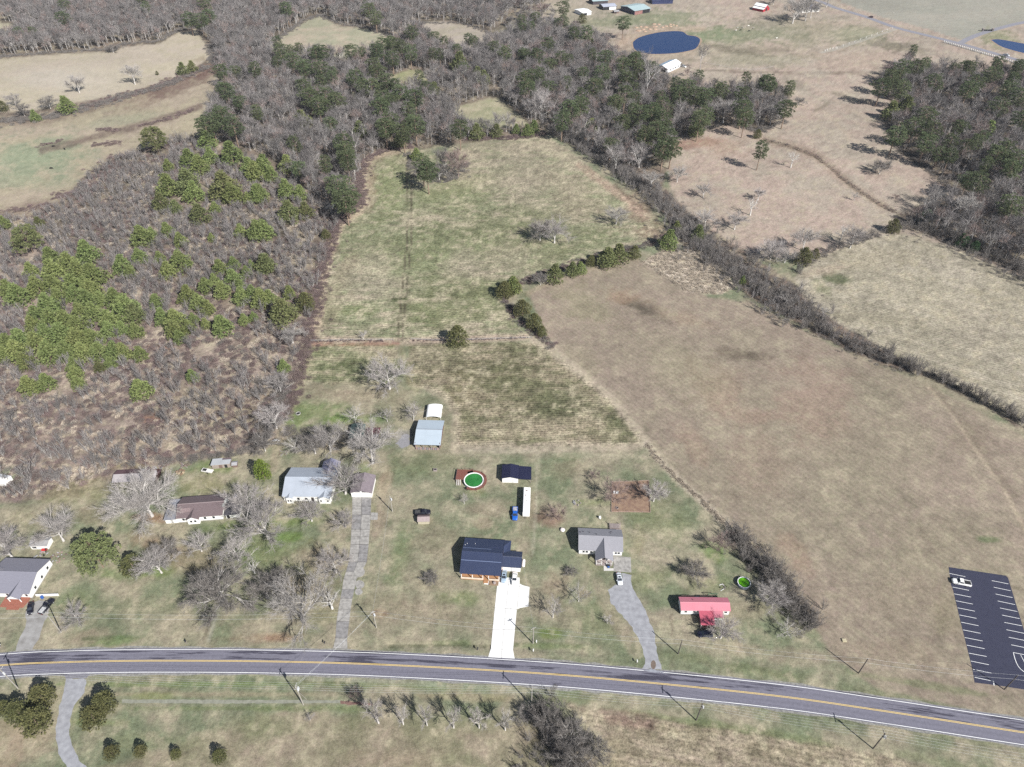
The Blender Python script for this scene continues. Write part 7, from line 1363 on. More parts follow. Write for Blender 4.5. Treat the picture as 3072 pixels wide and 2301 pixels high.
WHERE = {'A': 'in the left thicket', 'B': 'along the stubble field', 'C': 'in the hedge', 'D': 'by the far hedge', 'E': 'in the upper woods', 'F': 'in the middle woods', 'G': 'in the woods', 'H': 'in the grove', 'I': 'in the garden', 'J': 'in the garden', 'K': 'below the road'}
EVP = []
for t, s in EV.items():
    for it in s.split():
        x, y, r, k = it.split(','); x, y, r = float(x), float(y), float(r); kind, nm, cat = EVN[k]
        rm = r * TS * depth_of(tl(t, x, y)) / FOC * .92
        if k in 'yd': rm *= 1.2; h = 1.6 * rm + 1.4
        elif k == 'm': rm = min(rm * 1.25, 7.2); h = min(21, max(13, 2.4 * rm + 8))
        elif k == 'w': h = 1.5 * rm + 3
        elif k == 'g': h = 3.0 * rm
        else: h = 1.7 * rm + .8
        zc_ = h * (.72 if k == 'm' else .62 if k == 'w' else .5)
        p = tl(t, x, y, zc_); p.z = 0; depth = depth_of(p)
        tone = {'y': 'bright', 'd': 'green', 'm': 'tall dark', 'w': 'spreading', 'c': 'dark', 'g': 'golden', 'h': 'dark'}[k]
        c = p.copy(); c.z = zc_
        lab = SPECIAL.get((t, int(x), int(y))) or uniq(f'{tone} {cat.replace("pine tree", "pine").replace("cedar tree", "cedar")} {WHERE[t]}', c, '')
        tree(kind, p, rm, h, nm, lab, cat, GRP.get(t, 'evergreens of the woods and hedges' if k != 'c' else 'cedars of the hedges')); EVP.append((p.x, p.y, rm))
def inside(X, Y, polys, holes=()):
    dx, dy = proj(X, Y); m = np.zeros(X.shape, bool)
    for p in polys: m |= poly_sd(dx, dy, p) > 0
    for p in holes: m &= ~(poly_sd(dx, dy, p) > 0)
    return m
# bare trees of gardens, fields and hedges: foot of the trunk, crown radius in tile pixels, kind, height/radius, label
BARE = [
 ('I', 105, 1445, 190, 'yard', 1.3, 'forked bare tree at the left edge above the slate roofed house'), ('I', 528, 1305, 185, 'yard', 1.3, 'bare white limbed tree beside the small white shed'), ('I', 1262, 1100, 275, 'big', 1.15, 'giant spreading bare oak between the rusty barn and the brown roofed house'),
 ('I', 1340, 1570, 165, 'yard', 1.2, 'bare tree in front of the dark cedar, below the giant oak'), ('I', 1405, 1440, 120, 'dark', 1.3, 'grey twiggy tree just behind and right of the dark cedar'), ('I', 1672, 1392, 115, 'yard', 1.2, 'small fan shaped bare tree below the brown roofed house'), ('I', 1978, 1468, 150, 'yard', 1.3, 'leaning bare tree with a long pale trunk below the brown roofed house'), ('I', 2112, 1575, 70, 'snag', 1.6, 'thin leaning bare tree beside the dark thick crowned tree'),
 ('J', 125, 1285, 230, 'yard', 1.25, 'tall bare tree covering the right end of the brown roofed house'), ('I', 2080, 1080, 200, 'yard', 1.2, 'bare tree over the low grey roofed outbuilding'), ('J', 485, 1142, 125, 'yard', 1.2, 'bare tree directly below the front of the pale blue roofed house'), ('J', 766, 1190, 105, 'yard', 1.2, 'bare tree between the pale blue roofed house and the long driveway'), ('J', 688, 1568, 155, 'yard', 1.25, 'bare tree standing alone left of the middle of the long driveway'),
 ('J', 990, 662, 235, 'yard', 1.25, 'big pale limbed bare tree in front of the green roofed shed'), ('J', 765, 915, 185, 'yard', 1.2, 'bare tree between the pale blue roofed house and the garage'), ('J', 640, 560, 150, 'yard', 1.3, 'bare birch like tree behind the pale blue roofed house'), ('J', 515, 582, 130, 'dark', 1.2, 'dark twiggy tree behind the pale blue roofed house'), ('J', 355, 577, 90, 'small', 1.3, 'small bare tree beside the pile of cut branches'), ('J', 195, 372, 150, 'yard', 1.3, 'bare tree at the thicket edge beside the burnt ring'), ('J', 100, 560, 120, 'dark', 1.2, 'dark bare tree in the thicket corner above the golden evergreen'), ('J', 1112, 318, 80, 'small', 1.3, 'small bare tree right above the maroon deck'), ('J', 1328, 305, 105, 'small', 1.2, 'small bare tree left of the white carport'), ('J', 850, 330, 90, 'small', 1.3, 'small bare tree behind the green roofed shed'),
 ('J', 1750, 1000, 50, 'small', 1.6, 'bare shrub on the lawn below the round pool'), ('J', 1475, 1640, 80, 'dark', .8, 'dark leafless shrub on the lawn left of the white driveway'), ('J', 240, 1700, 130, 'dark', 1.2, 'dark crowned bare tree on the front lawn, right of the darkest tree'),
 ('K', 1892, 318, 265, 'dark', 1.15, 'big dense dark bare tree above the two wheel grass track'), ('K', 1720, 270, 170, 'dark', 1.2, 'lesser dark bare tree crowded against the big dense one'), ('K', 650, 435, 125, 'yard', .9, 'rounded grey bare tree right of the two black vehicles'), ('K', 1200, 40, 90, 'yard', 1.0, 'pinkish twiggy bare tree at the foot of the dark cedar'),
 ('L', 418, 455, 270, 'yard', 1.35, 'large multi stemmed pale bare tree left of the long driveway'), ('L', 655, 345, 110, 'snag', 1.5, 'white barked dead tree next to the long driveway'), ('L', 120, 250, 150, 'dark', 1.2, 'dark bare tree behind the large multi stemmed pale one'),
 ('L', 1038, 1292, 103, 'row', 2.9, 'first bare tree from the gravel strip in the row below the road'), ('L', 1243, 1305, 75, 'row', 2.9, 'bare pruned tree in the row below the road, second from the gravel strip'), ('L', 1440, 1312, 79, 'row', 2.9, 'bare pruned tree in the row below the road, third from the gravel strip'), ('L', 1660, 1332, 79, 'row', 2.9, 'bare pruned tree in the row below the road, third from the dark thicket'), ('L', 1870, 1332, 84, 'row', 2.9, 'bare pruned tree in the row below the road, second from the dark thicket'), ('L', 2087, 1352, 75, 'row', 2.9, 'bare pruned tree nearest the dark thicket in the row below the road'), ('L', 475, 1268, 50, 'small', 1.2, 'little bare shrub just below the braced utility pole'), ('L', 840, 1080, 60, 'red', 1.2, 'pinkish bare bush at the end of the grey gravel strip'),
 ('M', 1215, 978, 120, 'yard', 1.3, 'bare tree on the right edge of the fenced vegetable plot'), ('M', 885, 985, 135, 'red', 1.25, 'reddish twigged tree overhanging the fenced vegetable plot'), ('M', 425, 1130, 90, 'red', 1.2, 'bare tree standing on the brown soil circle'), ('M', 1745, 1385, 105, 'red', 1.3, 'reddish bare tree beside the top of the dark hedge'), ('M', 1545, 1598, 125, 'dark', .9, 'wide bare shrub left of the lime green pool'), ('M', 535, 1580, 60, 'dark', .9, 'small dark shrub on the lawn below the grey roofed house'), ('M', 730, 780, 60, 'red', .8, 'low reddish bush above the fenced vegetable plot'),
 ('N', 596, 287, 90, 'small', 1.6, 'reddish shadowed bare tree left of the gravel driveway'), ('N', 383, 418, 105, 'small', 1.6, 'bare tree right of the white driveway turnout'), ('N', 833, 468, 60, 'small', 1.2, 'small bare shrub between the two driveways'), ('N', 1770, 590, 140, 'yard', 1.2, 'bare tree in front of the pink roofed mobile home'), ('N', 2175, 302, 140, 'yard', 1.3, 'bare tree right of the pink roofed mobile home against the hedge'),
 ('N', 512, 1460, 160, 'dark', 1.2, 'grey bare tree in the middle of the dark thicket below the road'), ('N', 525, 1650, 175, 'dark', 1.2, 'grey bare tree at the bottom edge, in the dark thicket'), ('N', 330, 1330, 140, 'dark', 1.2, 'bare tree at the upper end of the dark thicket below the road'), ('N', 740, 1560, 130, 'dark', 1.1, 'bare tree at the right side of the dark thicket below the road'), ('N', 150, 1240, 80, 'dark', 1.1, 'bare tree at the very top of the dark thicket beside the pole'),
 ('O', 235, 572, 95, 'small', 1.3, 'pale grey bare tree standing clear of the bottom end of the dark hedge'), ('O', 100, 305, 120, 'yard', 1.2, 'bare tree inside the lower half of the dark hedge'), ('Q', 100, 1590, 110, 'dark', 1.2, 'bare tree at the right side of the dark hedge'),
 ('B', 1130, 1620, 195, 'yard', 1.15, 'big lone bare tree on the small stubble field behind the white carport'), ('B', 330, 1245, 105, 'yard', 1.3, 'white limbed bare tree at the corner of the thicket and the red ditch'), ('B', 230, 1650, 120, 'yard', 1.3, 'bare tree on the thicket edge left of the small stubble field'), ('B', 378, 680, 45, 'small', 1.3, 'small pale bare tree in the purple brush left of the stubble field'), ('B', 915, 1210, 50, 'small', 1.2, 'small grey bare bush on the red ditch bank'), ('B', 650, 165, 55, 'snag', 1.3, 'white dead tree at the thicket edge beside a mature pine'),
 ('C', 395, 412, 135, 'yard', 1.15, 'pale limbed bare tree in the island clump on the stubble field'), ('C', 275, 390, 120, 'dark', 1.2, 'darker bare tree on the left of the island clump on the stubble field'), ('C', 905, 255, 110, 'yard', 1.05, 'lone wide bare tree right of the island clump on the stubble field'), ('C', 280, 760, 80, 'dark', 1.1, 'dark bare bush in the cedar hedge'), ('C', 2015, 182, 60, 'snag', 2.2, 'tall thin pair of bare trees on the pink tan pasture by the hedgerow'), ('C', 1885, 300, 100, 'yard', 1.2, 'grey bare tree on the pasture side of the hedgerow'), ('C', 2180, 550, 100, 'yard', 1.2, 'bare tree at the pasture corner above the hedgerow'), ('C', 1640, 270, 90, 'yard', 1.2, 'pale bare tree rising from the hedgerow bend'),
 ('D', 105, 550, 110, 'yard', 1.3, 'bare tree at the left corner of the right hand stubble field'), ('D', 375, 475, 105, 'yard', 1.6, 'clump of tall pale stems behind the low dark cedar'), ('D', 690, 380, 50, 'snag', 2.2, 'bare stump like tree behind the dark shrub on the right field corner'), ('D', 765, 455, 100, 'yard', 1.6, 'thin bare tree on the top edge of the right hand stubble field'), ('D', 225, 575, 90, 'yard', 1.1, 'crooked bare tree left of the low dark cedar'), ('D', 230, 925, 65, 'small', 1.2, 'pale round bare tree standing out of the dark hedgerow'), ('D', 540, 1040, 70, 'small', 1.3, 'grey bare tree along the lower hedgerow'), ('D', 800, 60, 45, 'small', 1.2, 'lone bare bush on the pasture just above the creek'), ('D', 2070, 215, 110, 'syc', 1.6, 'tall bare tree at the right edge above the hedge'), ('D', 1690, 240, 120, 'yard', 1.6, 'bare tree rising out of the far hedge'), ('D', 1140, 50, 35, 'red', 1.0, 'small brown bush in the creek pasture near the far woods'),
 ('G', 285, 985, 130, 'syc', 1.5, 'big white limbed bare tree at the junction of hedgerow and woods'), ('G', 1150, 830, 100, 'forest', 3.4, 'tall white stemmed bare tree below the white farm building'), ('G', 1790, 1020, 130, 'yard', 1.3, 'rounded bare tree at the wood edge on the pasture'), ('G', 1600, 585, 60, 'forest', 3.0, 'thin bare tree right of the white farm building'), ('G', 1410, 1510, 80, 'yard', 1.4, 'thin bare tree on the hedgerow pasture edge'), ('G', 1625, 1640, 70, 'yard', 1.4, 'bare tree low on the pasture beside the hedgerow'), ('G', 900, 1400, 110, 'syc', 1.4, 'white limbed bare tree leaning over the hedgerow'), ('G', 1095, 1390, 110, 'syc', 1.5, 'white limbed bare tree beside the dark pines of the hedgerow'), ('G', 1190, 1570, 100, 'yard', 1.3, 'grey bare tree at the lower bend of the hedgerow woods'), ('G', 2080, 1660, 60, 'yard', 1.5, 'bare tree on the pasture, near the bottom of the creek field'), ('G', 285, 150, 70, 'red', 1.4, 'brownish oak with old leaves by the top dirt yard'), ('G', 1495, 630, 40, 'red', 1.2, 'brown bush in front of the white farm building'),
 ('H', 105, 1030, 90, 'yard', 1.4, 'bare tree in the small grove on the pasture'), ('H', 275, 1390, 55, 'snag', 2.2, 'lone thin bare tree above the creek on the pasture'), ('H', 340, 875, 55, 'dark', 1.0, 'dark round bush right of the small pasture grove'), ('H', 1010, 1440, 100, 'dark', .9, 'wide grey bush on the pasture beside the creek'), ('H', 290, 195, 110, 'yard', 1.5, 'bare tree in front of the farmhouse at the top'), ('H', 395, 175, 100, 'yard', 1.6, 'bare tree left of the farmhouse at the top'), ('H', 440, 150, 70, 'yard', 1.5, 'bare tree at the farmhouse corner at the top'), ('H', 570, 60, 80, 'yard', 1.5, 'bare tree between the farmhouse and the far road'), ('H', 130, 40, 60, 'dark', 1.3, 'dark bare tree right behind the red barn'), ('H', 1130, 640, 60, 'yard', 2.0, 'tall bare tree in the upper right grove'), ('H', 1740, 760, 50, 'dark', 1.0, 'dark shrub between the two upper right groves'),
 ('E', 660, 770, 85, 'yard', 1.4, 'lone bare tree in the upper left hay field'), ('E', 1120, 700, 75, 'yard', 1.9, 'pale bare tree in the hedge between the upper left fields'), ('E', 940, 435, 60, 'dark', .8, 'low dark bush in the upper left hay field by the woods'), ('E', 135, 880, 70, 'yard', 1.2, 'grey bare tree at the left edge hedge of the hay field'), ('E', 205, 960, 70, 'dark', 1.1, 'dark bare tree in the left edge hedge, next to a green bush'), ('E', 420, 900, 75, 'dark', 1.1, 'dark bare tree left of the bright green bush in the upper left hedge'),
 ('F', 1700, 1470, 110, 'red', 1.8, 'reddish bare tree in the wooded point at the top of the stubble field'), ('F', 1600, 1430, 100, 'dark', 1.7, 'dark bare tree in the wooded point at the top of the stubble field'), ('F', 1540, 1490, 90, 'dark', 1.3, 'low dark bare tree at the tip of the wooded point'),
]
for t, x, y, r, k, hr, lab in BARE:
    p = tl(t, x, y); rm = r * TS * depth_of(p) / FOC
    tree(k, p, rm, max(rm * hr, 2.0), 'bare_shrub' if rm < 2.4 else 'bare_tree', lab, 'shrub' if rm < 2.4 else 'tree', 'bare trees and shrubs of the gardens, fields and hedges')
NBARE = len(BARE)

# ------------------------------------------------------------------ woods: scattered trees, the nearest as things, the rest one mass per wood
def scatter(polys, holes, sp, seed, thr=0.0, nscale=14.0):
    rng = np.random.default_rng(seed); P = [dv(x, y) for pl in polys for x, y in pl if y > -400]
    x0, x1, y0, y1 = min(p.x for p in P), max(p.x for p in P), min(p.y for p in P), max(p.y for p in P)
    gx, gy = np.meshgrid(np.arange(x0, x1, sp), np.arange(y0, y1, sp)); X = gx.ravel() + rng.normal(0, .55, gx.size) * sp; Y = gy.ravel() + rng.normal(0, .55, gx.size) * sp
    m = inside(X, Y, polys, holes)
    if thr: m &= fbm(X / nscale, Y / nscale, seed, 3) > thr
    return np.stack([X[m], Y[m]], 1)
def along(pts, half, sp, seed, dens=1.0):
    """Points strewn within `half` metres of a polyline given in reading coordinates."""
    rng = np.random.default_rng(seed); P = [np.array(dv(x, y)[:2]) for x, y in pts]; out = []
    for a, b in zip(P, P[1:]):
        L = np.linalg.norm(b - a); n = int(L * 2 * half / sp ** 2 * dens) + 1; t = rng.random(n)[:, None]; d = (b - a) / max(L, 1e-6)
        out.append(a + (b - a) * t + np.array([-d[1], d[0]]) * (rng.normal(size=(n, 1)) * half * .5))
    return np.concatenate(out)
PROTO = {}
def stuff(name, label, cat, meshes, pts, s0, s1, seed, zs=1.0):
    """One object of many instances of the given shapes."""
    if not len(pts): return
    rng = np.random.default_rng(seed); n = len(pts); me = bpy.data.meshes.new(name); me.vertices.add(n)
    co = np.zeros((n, 3), np.float32); co[:, :2] = pts; me.vertices.foreach_set('co', co.ravel())
    def att(nm, ty, key, arr): a = me.attributes.new(nm, ty, 'POINT'); a.data.foreach_set(key, arr.astype(np.float32 if ty != 'INT' else np.int32).ravel())
    rot = np.zeros((n, 3)); rot[:, 2] = rng.uniform(0, 6.283, n); s = rng.uniform(s0, s1, n); sc = np.stack([s, s, s * zs * rng.uniform(.85, 1.15, n)], 1)
    att('turn', 'FLOAT_VECTOR', 'vector', rot); att('size', 'FLOAT_VECTOR', 'vector', sc); att('pick', 'INT', 'value', rng.integers(0, len(meshes), n))
    o = bpy.data.objects.new(name, me); COL.objects.link(o); tag(o, label, cat, kind='stuff')
    key = tuple(m.name for m in meshes)
    if key not in PROTO:
        c = bpy.data.collections.new('shapes_' + meshes[0].name)
        for i, m in enumerate(meshes): c.objects.link(bpy.data.objects.new(f'{i:02d}_{m.name}', m))
        PROTO[key] = c
    g = bpy.data.node_groups.new(name, 'GeometryNodeTree'); g.interface.new_socket('Geometry', in_out='INPUT', socket_type='NodeSocketGeometry'); g.interface.new_socket('Geometry', in_out='OUTPUT', socket_type='NodeSocketGeometry')
    N = g.nodes; L = g.links; gi = N.new('NodeGroupInput'); go = N.new('NodeGroupOutput'); ip = N.new('GeometryNodeInstanceOnPoints'); ci = N.new('GeometryNodeCollectionInfo')
    ci.inputs['Collection'].default_value = PROTO[key]; ci.inputs['Separate Children'].default_value = True; ci.inputs['Reset Children'].default_value = True
    def na(nm, ty): a = N.new('GeometryNodeInputNamedAttribute'); a.data_type = ty; a.inputs['Name'].default_value = nm; return a.outputs[0]
    L.new(gi.outputs[0], ip.inputs['Points']); L.new(ci.outputs[0], ip.inputs['Instance']); ip.inputs['Pick Instance'].default_value = True
    L.new(na('pick', 'INT'), ip.inputs['Instance Index']); L.new(na('turn', 'FLOAT_VECTOR'), ip.inputs['Rotation']); L.new(na('size', 'FLOAT_VECTOR'), ip.inputs['Scale']); L.new(ip.outputs[0], go.inputs[0])
    md = o.modifiers.new('instances', 'NODES'); md.node_group = g
    return o
def joined(pair, name):
    """trunk + crown of a bare tree as one mesh, for the masses far off"""
    bm = bmesh.new(); tm, cm = pair; bm.from_mesh(cm); n = len(bm.faces); bm.from_mesh(tm); bm.faces.ensure_lookup_table()
    me = bpy.data.meshes.new(name); bm.to_mesh(me); bm.free()
    for m in cm.materials: me.materials.append(m)
    return me
FORM = [joined(p, 'bare_wood_tree') for p in PR['forest']]; DKM = [joined(p, 'dark_wood_tree') for p in PR['dark']]; PINM = [joined(p, 'far_pine') for p in PR['mature'][:2]]
Z1 = [(-500,-170),(1330,-170),(1300,-40),(1100,30),(1060,72),(1000,50),(940,44),(900,52),(860,84),(790,58),(735,52),(692,30),(655,42),(585,92),(600,120),(520,165),(470,135),(455,95),(428,60),(385,62),(345,88),(262,94),(205,108),(130,110),(0,121),(-500,130)]
H1 = [(-300,48),(0,44),(40,50),(48,70),(10,84),(-300,99)]
Z2 = [(460,140),(600,122),(740,128),(840,118),(862,92),(905,60),(940,100),(1000,118),(1075,98),(1150,50),(1240,75),(1310,95),(1335,130),(1400,145),(1460,200),(1500,196),(1540,210),(1640,192),(1700,215),(1690,258),(1640,282),(1560,262),(1500,286),(1458,296),(1440,352),(1370,380),(1190,282),(1140,262),(1075,208),(980,226),(935,186),(885,198),(850,205),(838,166),(880,149),(930,155),(1000,205),(1100,190),(940,140),(890,330),(985,390),(930,380),(895,335),(830,322),(786,345),(772,395),(760,440),(690,440),(600,350),(490,310),(440,300),(455,235),(485,200)]
Z2 = [(460,140),(600,122),(740,128),(840,118),(862,92),(905,60),(940,100),(1000,118),(1075,98),(1150,50),(1240,75),(1310,95),(1335,130),(1400,145),(1460,200),(1500,196),(1540,210),(1640,192),(1700,215),(1690,258),(1640,282),(1560,262),(1500,286),(1458,296),(1440,352),(1370,380),(1190,282),(1140,272),(1080,296),(1010,302),(920,318),(830,324),(784,345),(772,395),(760,440),(690,440),(600,350),(490,310),(440,300),(455,235),(485,200)]
H2 = [[(836,170),(880,149),(928,152),(936,186),(892,200),(870,212)], [(976,234),(1050,212),(1078,208),(1146,268),(1120,276),(1000,288)]]
Z5 = [(1890,180),(1960,138),(2080,158),(2212,172),(2700,172),(2700,740),(2212,585),(2090,535),(1970,488),(1945,470),(2000,444),(2080,425),(2010,368),(1940,318),(1915,250),(1935,230)]
Z3 = [(-500,490),(60,470),(150,440),(165,405),(240,350),(300,330),(370,300),(440,305),(520,330),(640,400),(700,445),(765,450),(738,470),(716,512),(696,580),(682,650),(676,690),(662,735),(648,800),(634,860),(605,905),(585,955),(560,966),(440,982),(330,1000),(250,1025),(150,1060),(60,1072),(-500,1110)]
def keep_off(P, pad):
    """drop points standing inside a placed evergreen"""
    E_ = np.array(EVP); d = np.full(len(P), 1e9)
    for k in range(0, len(E_), 40):
        q = E_[k:k + 40]; d = np.minimum(d, (np.sqrt((P[:, None, 0] - q[None, :, 0]) ** 2 + (P[:, None, 1] - q[None, :, 1]) ** 2) - q[None, :, 2] * pad).min(1))
    return P[d > 0]
for P, wh in ((keep_off(scatter([Z2], H2, 24, 131, .52, 40), 1.1), 'in the middle woods'), (keep_off(scatter([Z5], [], 20, 132, .46, 40), 1.0), 'in the right grove'), (keep_off(scatter([Z1], [H1], 60, 133, .58, 60), 1.0), 'in the far woods')):
    for x, y in P:
        p = Vector((x, y, 0)); c = Vector((x, y, 12)); fx, fy = pct(c)
        if not (0 < fx < 100 and 0 < fy < 100): continue
        rm = RT.uniform(3.6, 6.2); tree('mature', p, rm, RT.uniform(14, 20), 'pine_tree', uniq('dark pine ' + wh, c, ''), 'pine tree', 'evergreens of the woods and hedges'); EVP.append((x, y, rm))
woods = [('middle wood', scatter([Z2], H2, 5.3, 31, .36), 'in the middle wood'), ('upper right wood', scatter([Z5], [], 5.5, 33, .38), 'in the right wood'), ('upper left wood', scatter([Z1], [H1], 5.4, 32, .28), 'in the left wood')]
cand = []
for wi, (w, P, wh) in enumerate(woods): cand += [(np.hypot(x, y - 0), wi, x, y) for x, y in keep_off(P, .75)]
cand.sort(); NEAR = 300 - NBARE - 4
vis = [c for c in cand if -2 < pct(Vector((c[2], c[3], 8)))[0] < 102]
near = set(vis[:NEAR])
for c in vis[:NEAR]:
    _, wi, x, y = c; p = Vector((x, y, 0)); h = RT.uniform(8.5, 13.5); r = RT.uniform(3.2, 5.0); q = Vector((x, y, h * .6))
    lab = uniq(('tall ' if h > 11 else 'low ') + f'bare tree {woods[wi][2]}', q, '')
    tree('forest', p, r, h, 'bare_tree', lab, 'tree', 'bare trees of the ' + woods[wi][0])
for wi, (w, P, wh) in enumerate(woods):
    rest = np.array([(c[2], c[3]) for c in cand if c[1] == wi and c not in near])
    stuff('bare_woods', f'mass of bare grey trees making up the {w}', 'woods', FORM, rest, .65, 1.15, 300 + wi)
stuff('woodland_understory', 'grey undergrowth and saplings under the middle and upper right woods', 'undergrowth', SAP + SAPD, np.concatenate([scatter([Z2], H2, 4.6, 41), scatter([Z5], [], 4.8, 42)]), .6, 1.1, 310)
# left thicket
up3 = lambda P: P[proj(P[:, 0], P[:, 1])[1] < 640]
lo3 = lambda P: P[proj(P[:, 0], P[:, 1])[1] >= 640]
s3 = keep_off(scatter([Z3], [], 3.6, 51, .32, 12), .95)
stuff('bare_sapling_thicket', 'dense pale grey bare saplings filling the upper part of the left thicket', 'thicket', SAP, up3(s3), .65, 1.25, 320)
s3b = keep_off(scatter([Z3], [], 4.6, 52, .42, 12), .8)
stuff('bare_sapling_thicket', 'scattered pale bare saplings in the lower part of the left thicket', 'thicket', SAP, lo3(s3b), .75, 1.4, 321)
b3 = keep_off(scatter([Z3], [], 2.2, 53, .42, 10), .7)
stuff('bramble_thicket', 'purple brown brambles covering the floor of the left thicket', 'brambles', SHR + SHG[:1], b3, .8, 1.7, 322)
stuff('dead_grass_tufts', 'tufts of pale dead grass between the brambles of the left thicket', 'dead grass', SHS, keep_off(scatter([Z3], [], 2.6, 54, .5, 9), .7), .7, 1.3, 323)
stuff('bramble_thicket', 'brown brush along the wood edge beside the main stubble field', 'brambles', SHR, np.concatenate([along([(786,348),(774,395),(782,440),(770,452),(738,468),(716,510),(696,580),(680,650),(674,690),(664,735),(648,800),(630,860),(606,905)], 5, 1.5, 61), along([(786,348),(830,324),(890,316)], 4, 1.5, 62), along([(1000,300),(1100,298),(1180,290)], 4, 1.5, 63)]), .7, 1.5, 324)
# hedgerow from the woods down to the right edge
stuff('hedgerow', 'long dark hedgerow of leafless brush running from the woods to the right edge', 'hedge', SHD + SHG + SAPD, np.concatenate([along([(1195,278),(1300,345),(1400,415),(1470,480)], 9, 1.8, 71), along([(1470,480),(1500,525),(1560,560),(1640,625),(1700,660),(1760,705)], 15, 1.9, 72), along([(1760,705),(1850,755),(1940,785),(2000,806)], 6, 1.7, 73), along([(2000,806),(2060,835),(2120,866),(2240,930)], 2.2, 1.1, 74)]), .5, 1.25, 330, 1.0)
stuff('bare_sapling_thicket', 'taller bare saplings rising out of the long hedgerow', 'saplings', SAP + SAPD, np.concatenate([along([(1195,278),(1300,345),(1400,415),(1470,480),(1500,525)], 8, 3.2, 75), along([(1470,480),(1500,525),(1560,560),(1640,620),(1700,655),(1760,700)], 13, 3.2, 76), along([(1760,700),(1850,748),(1930,780)], 5, 3.2, 77)]), .55, 1.05, 331)
stuff('hedgerow', 'dark leafless hedge along the top edge of the right hand stubble field', 'hedge', SHD + SHG + SAPD, np.concatenate([along([(1955,480),(2020,500),(2100,535),(2212,592),(2400,690)], 12, 1.8, 78), along([(1720,590),(1760,560),(1830,530),(1900,508),(1950,495)], 2.2, 1.5, 79)]), .5, 1.2, 332, 1.0)
stuff('hedgerow', 'thin bare brush in the hedge of cedars between the stubble and hay fields', 'hedge', SHG + SHR, np.concatenate([along([(1085,640),(1110,680),(1150,715),(1195,750)], 2.6, 1.3, 80), along([(1095,632),(1140,606),(1200,582),(1260,566),(1330,545),(1400,528),(1440,510)], 3.0, 1.3, 81)]), .6, 1.3, 333)
stuff('ditch_brush', 'low purple brush in the ditch between the two stubble fields', 'brush', SHR, np.concatenate([along([(672,738),(760,735),(830,737)], .9, .7, 82), along([(890,736),(970,734),(1060,733),(1145,730)], .8, .8, 83)]), .3, .55, 334)
stuff('hedgerow', 'dense dark hedge on the hay field edge right of the pink roofed mobile home', 'hedge', SHD + SHR[:1] + SAPD + SAPD, np.concatenate([along([(1572,1142),(1612,1188),(1660,1236),(1700,1285),(1735,1330),(1760,1356)], 5.0, 1.15, 84), along([(1630,1200),(1680,1260)], 4, 1.5, 85)]), .5, 1.05, 335, .9)
stuff('bare_sapling_thicket', 'dark bare saplings in the hedge right of the pink roofed mobile home', 'saplings', SAPD, along([(1580,1155),(1640,1220),(1700,1295),(1745,1345)], 5, 2.6, 86), .5, .8, 336)
stuff('dark_thicket', 'dark leafless thicket below the road at the bottom middle', 'thicket', SHD + SAPD, np.concatenate([along([(1155,1525),(1190,1560),(1220,1600),(1250,1660),(1270,1720)], 8, 1.8, 87), along([(1120,1640),(1160,1700)], 6, 2, 88)]), .5, 1.0, 337, .9)
stuff('dark_thicket', 'dark bare saplings of the thicket below the road', 'thicket', SAPD, along([(1150,1520),(1190,1570),(1230,1640),(1260,1720)], 8, 2.4, 89), .55, .95, 338)
# brush strips and clumps on the upper left meadows
stuff('bramble_thicket', 'purple bramble strips and mounds on the upper left meadow', 'brambles', SHR, np.concatenate([along([(270,330),(310,328),(380,312),(440,285)], 4, 1.8, 90)[:0], along([(290,366),(340,360),(410,345),(455,330)], 3, 1.8, 91)[:0], along([(440,148),(380,172),(320,195),(250,212),(180,232)], 8, 2.2, 92), along([(300,273),(360,258),(420,236)], 3.5, 1.9, 93), along([(205,280),(260,282)], 4, 1.9, 94), along([(75,318),(140,302)], 2.5, 1.9, 95), along([(200,312),(262,308)], 4.5, 1.9, 96), along([(235,340),(290,336)], 4, 1.9, 97), along([(175,430),(215,385),(250,352)], 9, 2.0, 98), along([(110,425),(170,415)], 7, 2.0, 99), along([(0,455),(60,452),(120,440)], 4, 2.2, 100)]), .8, 1.7, 339, .9)
stuff('hedgerow', 'grey bare hedge between the two upper left fields', 'hedge', SHG + SHD[:1], np.concatenate([along([(0,262),(60,258),(130,248),(200,230),(270,208)], 9, 2.4, 101), along([(270,208),(330,192),(400,168),(450,142)], 6, 2.4, 102)]), .9, 2.0, 340, 1.1)
stuff('wood_edge_brush', 'dark brush at the foot of the woods round the upper fields', 'brush', SHG + SHD[:1], np.concatenate([along([(0,123),(130,112),(250,106),(265,96),(345,88),(385,64),(428,60)], 5, 2.2, 103), along([(455,95),(460,130),(490,160)], 6, 2.2, 104), along([(580,98),(655,44),(695,32),(735,52),(795,60),(855,84)], 5, 2.2, 105), along([(905,50),(1000,50),(1075,80)], 4, 2.4, 106), along([(1460,300),(1500,290),(1560,266),(1640,284),(1700,260)], 4, 2.2, 107), along([(1915,250),(1935,315),(2010,368),(2080,425)], 4, 2.2, 108), along([(890,330),(900,365),(930,388),(975,388),(1005,350)], 6, 1.9, 109)]), .8, 1.7, 341)
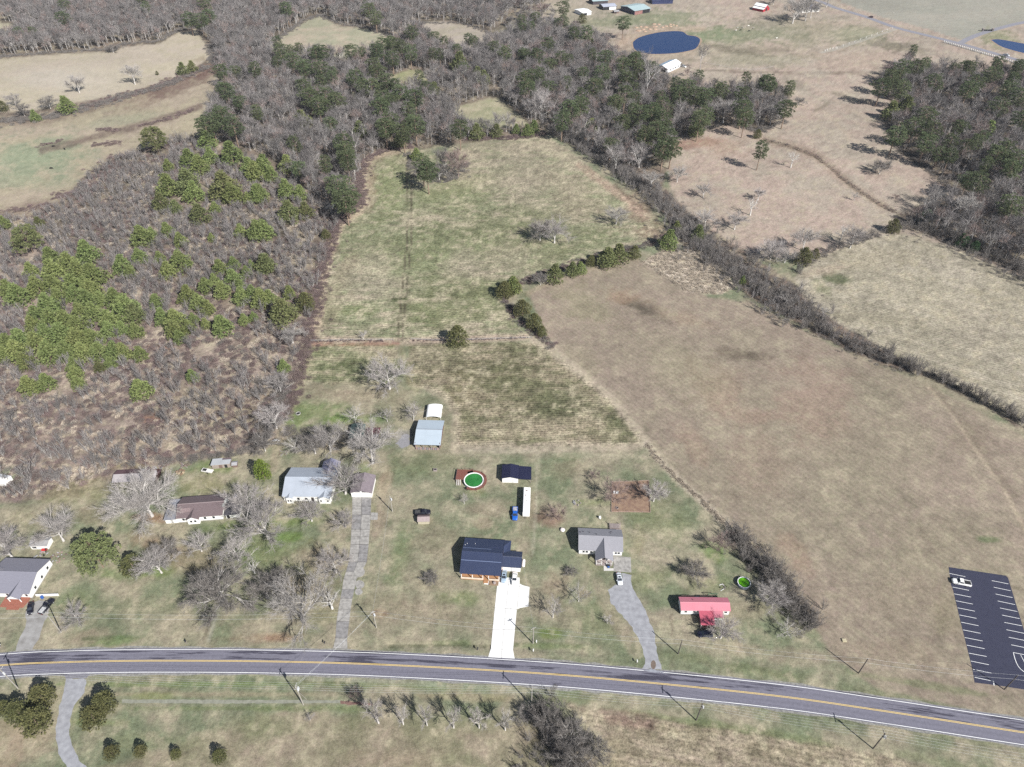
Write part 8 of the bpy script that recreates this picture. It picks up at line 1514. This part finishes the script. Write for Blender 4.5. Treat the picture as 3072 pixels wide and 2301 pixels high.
stuff('garden_edge_brush', 'dark bare brush between the thicket and the lawn behind the houses', 'brush', SHD + SHG, np.concatenate([along([(590,880),(580,920),(560,955),(540,975)], 5, 1.7, 110), along([(610,935),(660,945),(720,945),(760,955)], 4.5, 1.8, 111), along([(340,1000),(440,985),(540,978)], 2.5, 1.7, 112), along([(600,800),(612,840),(600,880)], 5, 1.8, 113)]), .8, 1.6, 342)
stuff('creek_brush', 'low brown brush lining the creek through the pasture', 'brush', SHR + SHD[:1], np.concatenate([along([(1650,300),(1700,312),(1760,335),(1820,385),(1900,440),(1950,465)], 1.2, 1.5, 114), along([(1340,130),(1400,150)], 3, 2, 115)[:0]]), .35, .8, 343)
stuff('cane_stalks', 'standing pale dead cane stalks in the patch at the hay field corner', 'cane', SHS, scatter([REG[17][6]], [], 1.7, 55), .6, 1.1, 344, 1.3)
stuff('cane_stalks', 'strip of tall pale dead grass along the lawn edge of the hay field', 'dead grass', SHS, along([(1396,958),(1420,990),(1470,1040),(1520,1085),(1568,1135)], 1.2, .8, 116), .4, .8, 345, 1.2)
stuff('bare_woods', 'far bare trees and bushes round the barns at the top of the picture', 'woods', FORM + DKM, np.concatenate([scatter([[(1080,-40),(1180,-40),(1200,60),(1290,85),(1250,95),(1150,60),(1080,60)]], [], 9, 56, .4), along([(1640,-20),(1760,-15),(1850,-8)], 14, 9, 57), along([(1300,-40),(1600,-45)], 20, 9, 58)]), .5, .8, 346)
stuff('bare_woods', 'woods continuing beyond the top edge of the picture', 'woods', FORM + PINM, scatter([[(-1500,-175),(1100,-175),(1100,-420),(-1500,-420)]], [], 14, 59, .3), .8, 1.2, 347)
# ------------------------------------------------------------------ thin winter haze over the whole valley
hz = MB().box(-26000, 26000, -700, 9600, -2.2, 212).build('haze', None or bpy.data.materials.new('haze_air'))
hz.data.materials[0].use_nodes = True; nt = hz.data.materials[0].node_tree
for n in list(nt.nodes): nt.nodes.remove(n)
pv = nt.nodes.new('ShaderNodeVolumePrincipled'); om = nt.nodes.new('ShaderNodeOutputMaterial'); nt.links.new(pv.outputs[0], om.inputs['Volume'])
pv.inputs['Color'].default_value = (.86, .91, 1.0, 1); pv.inputs['Density'].default_value = .00005; pv.inputs['Anisotropy'].default_value = 0.0
tag(hz, 'thin pale winter haze lying over the fields and woods', 'haze', kind='stuff')
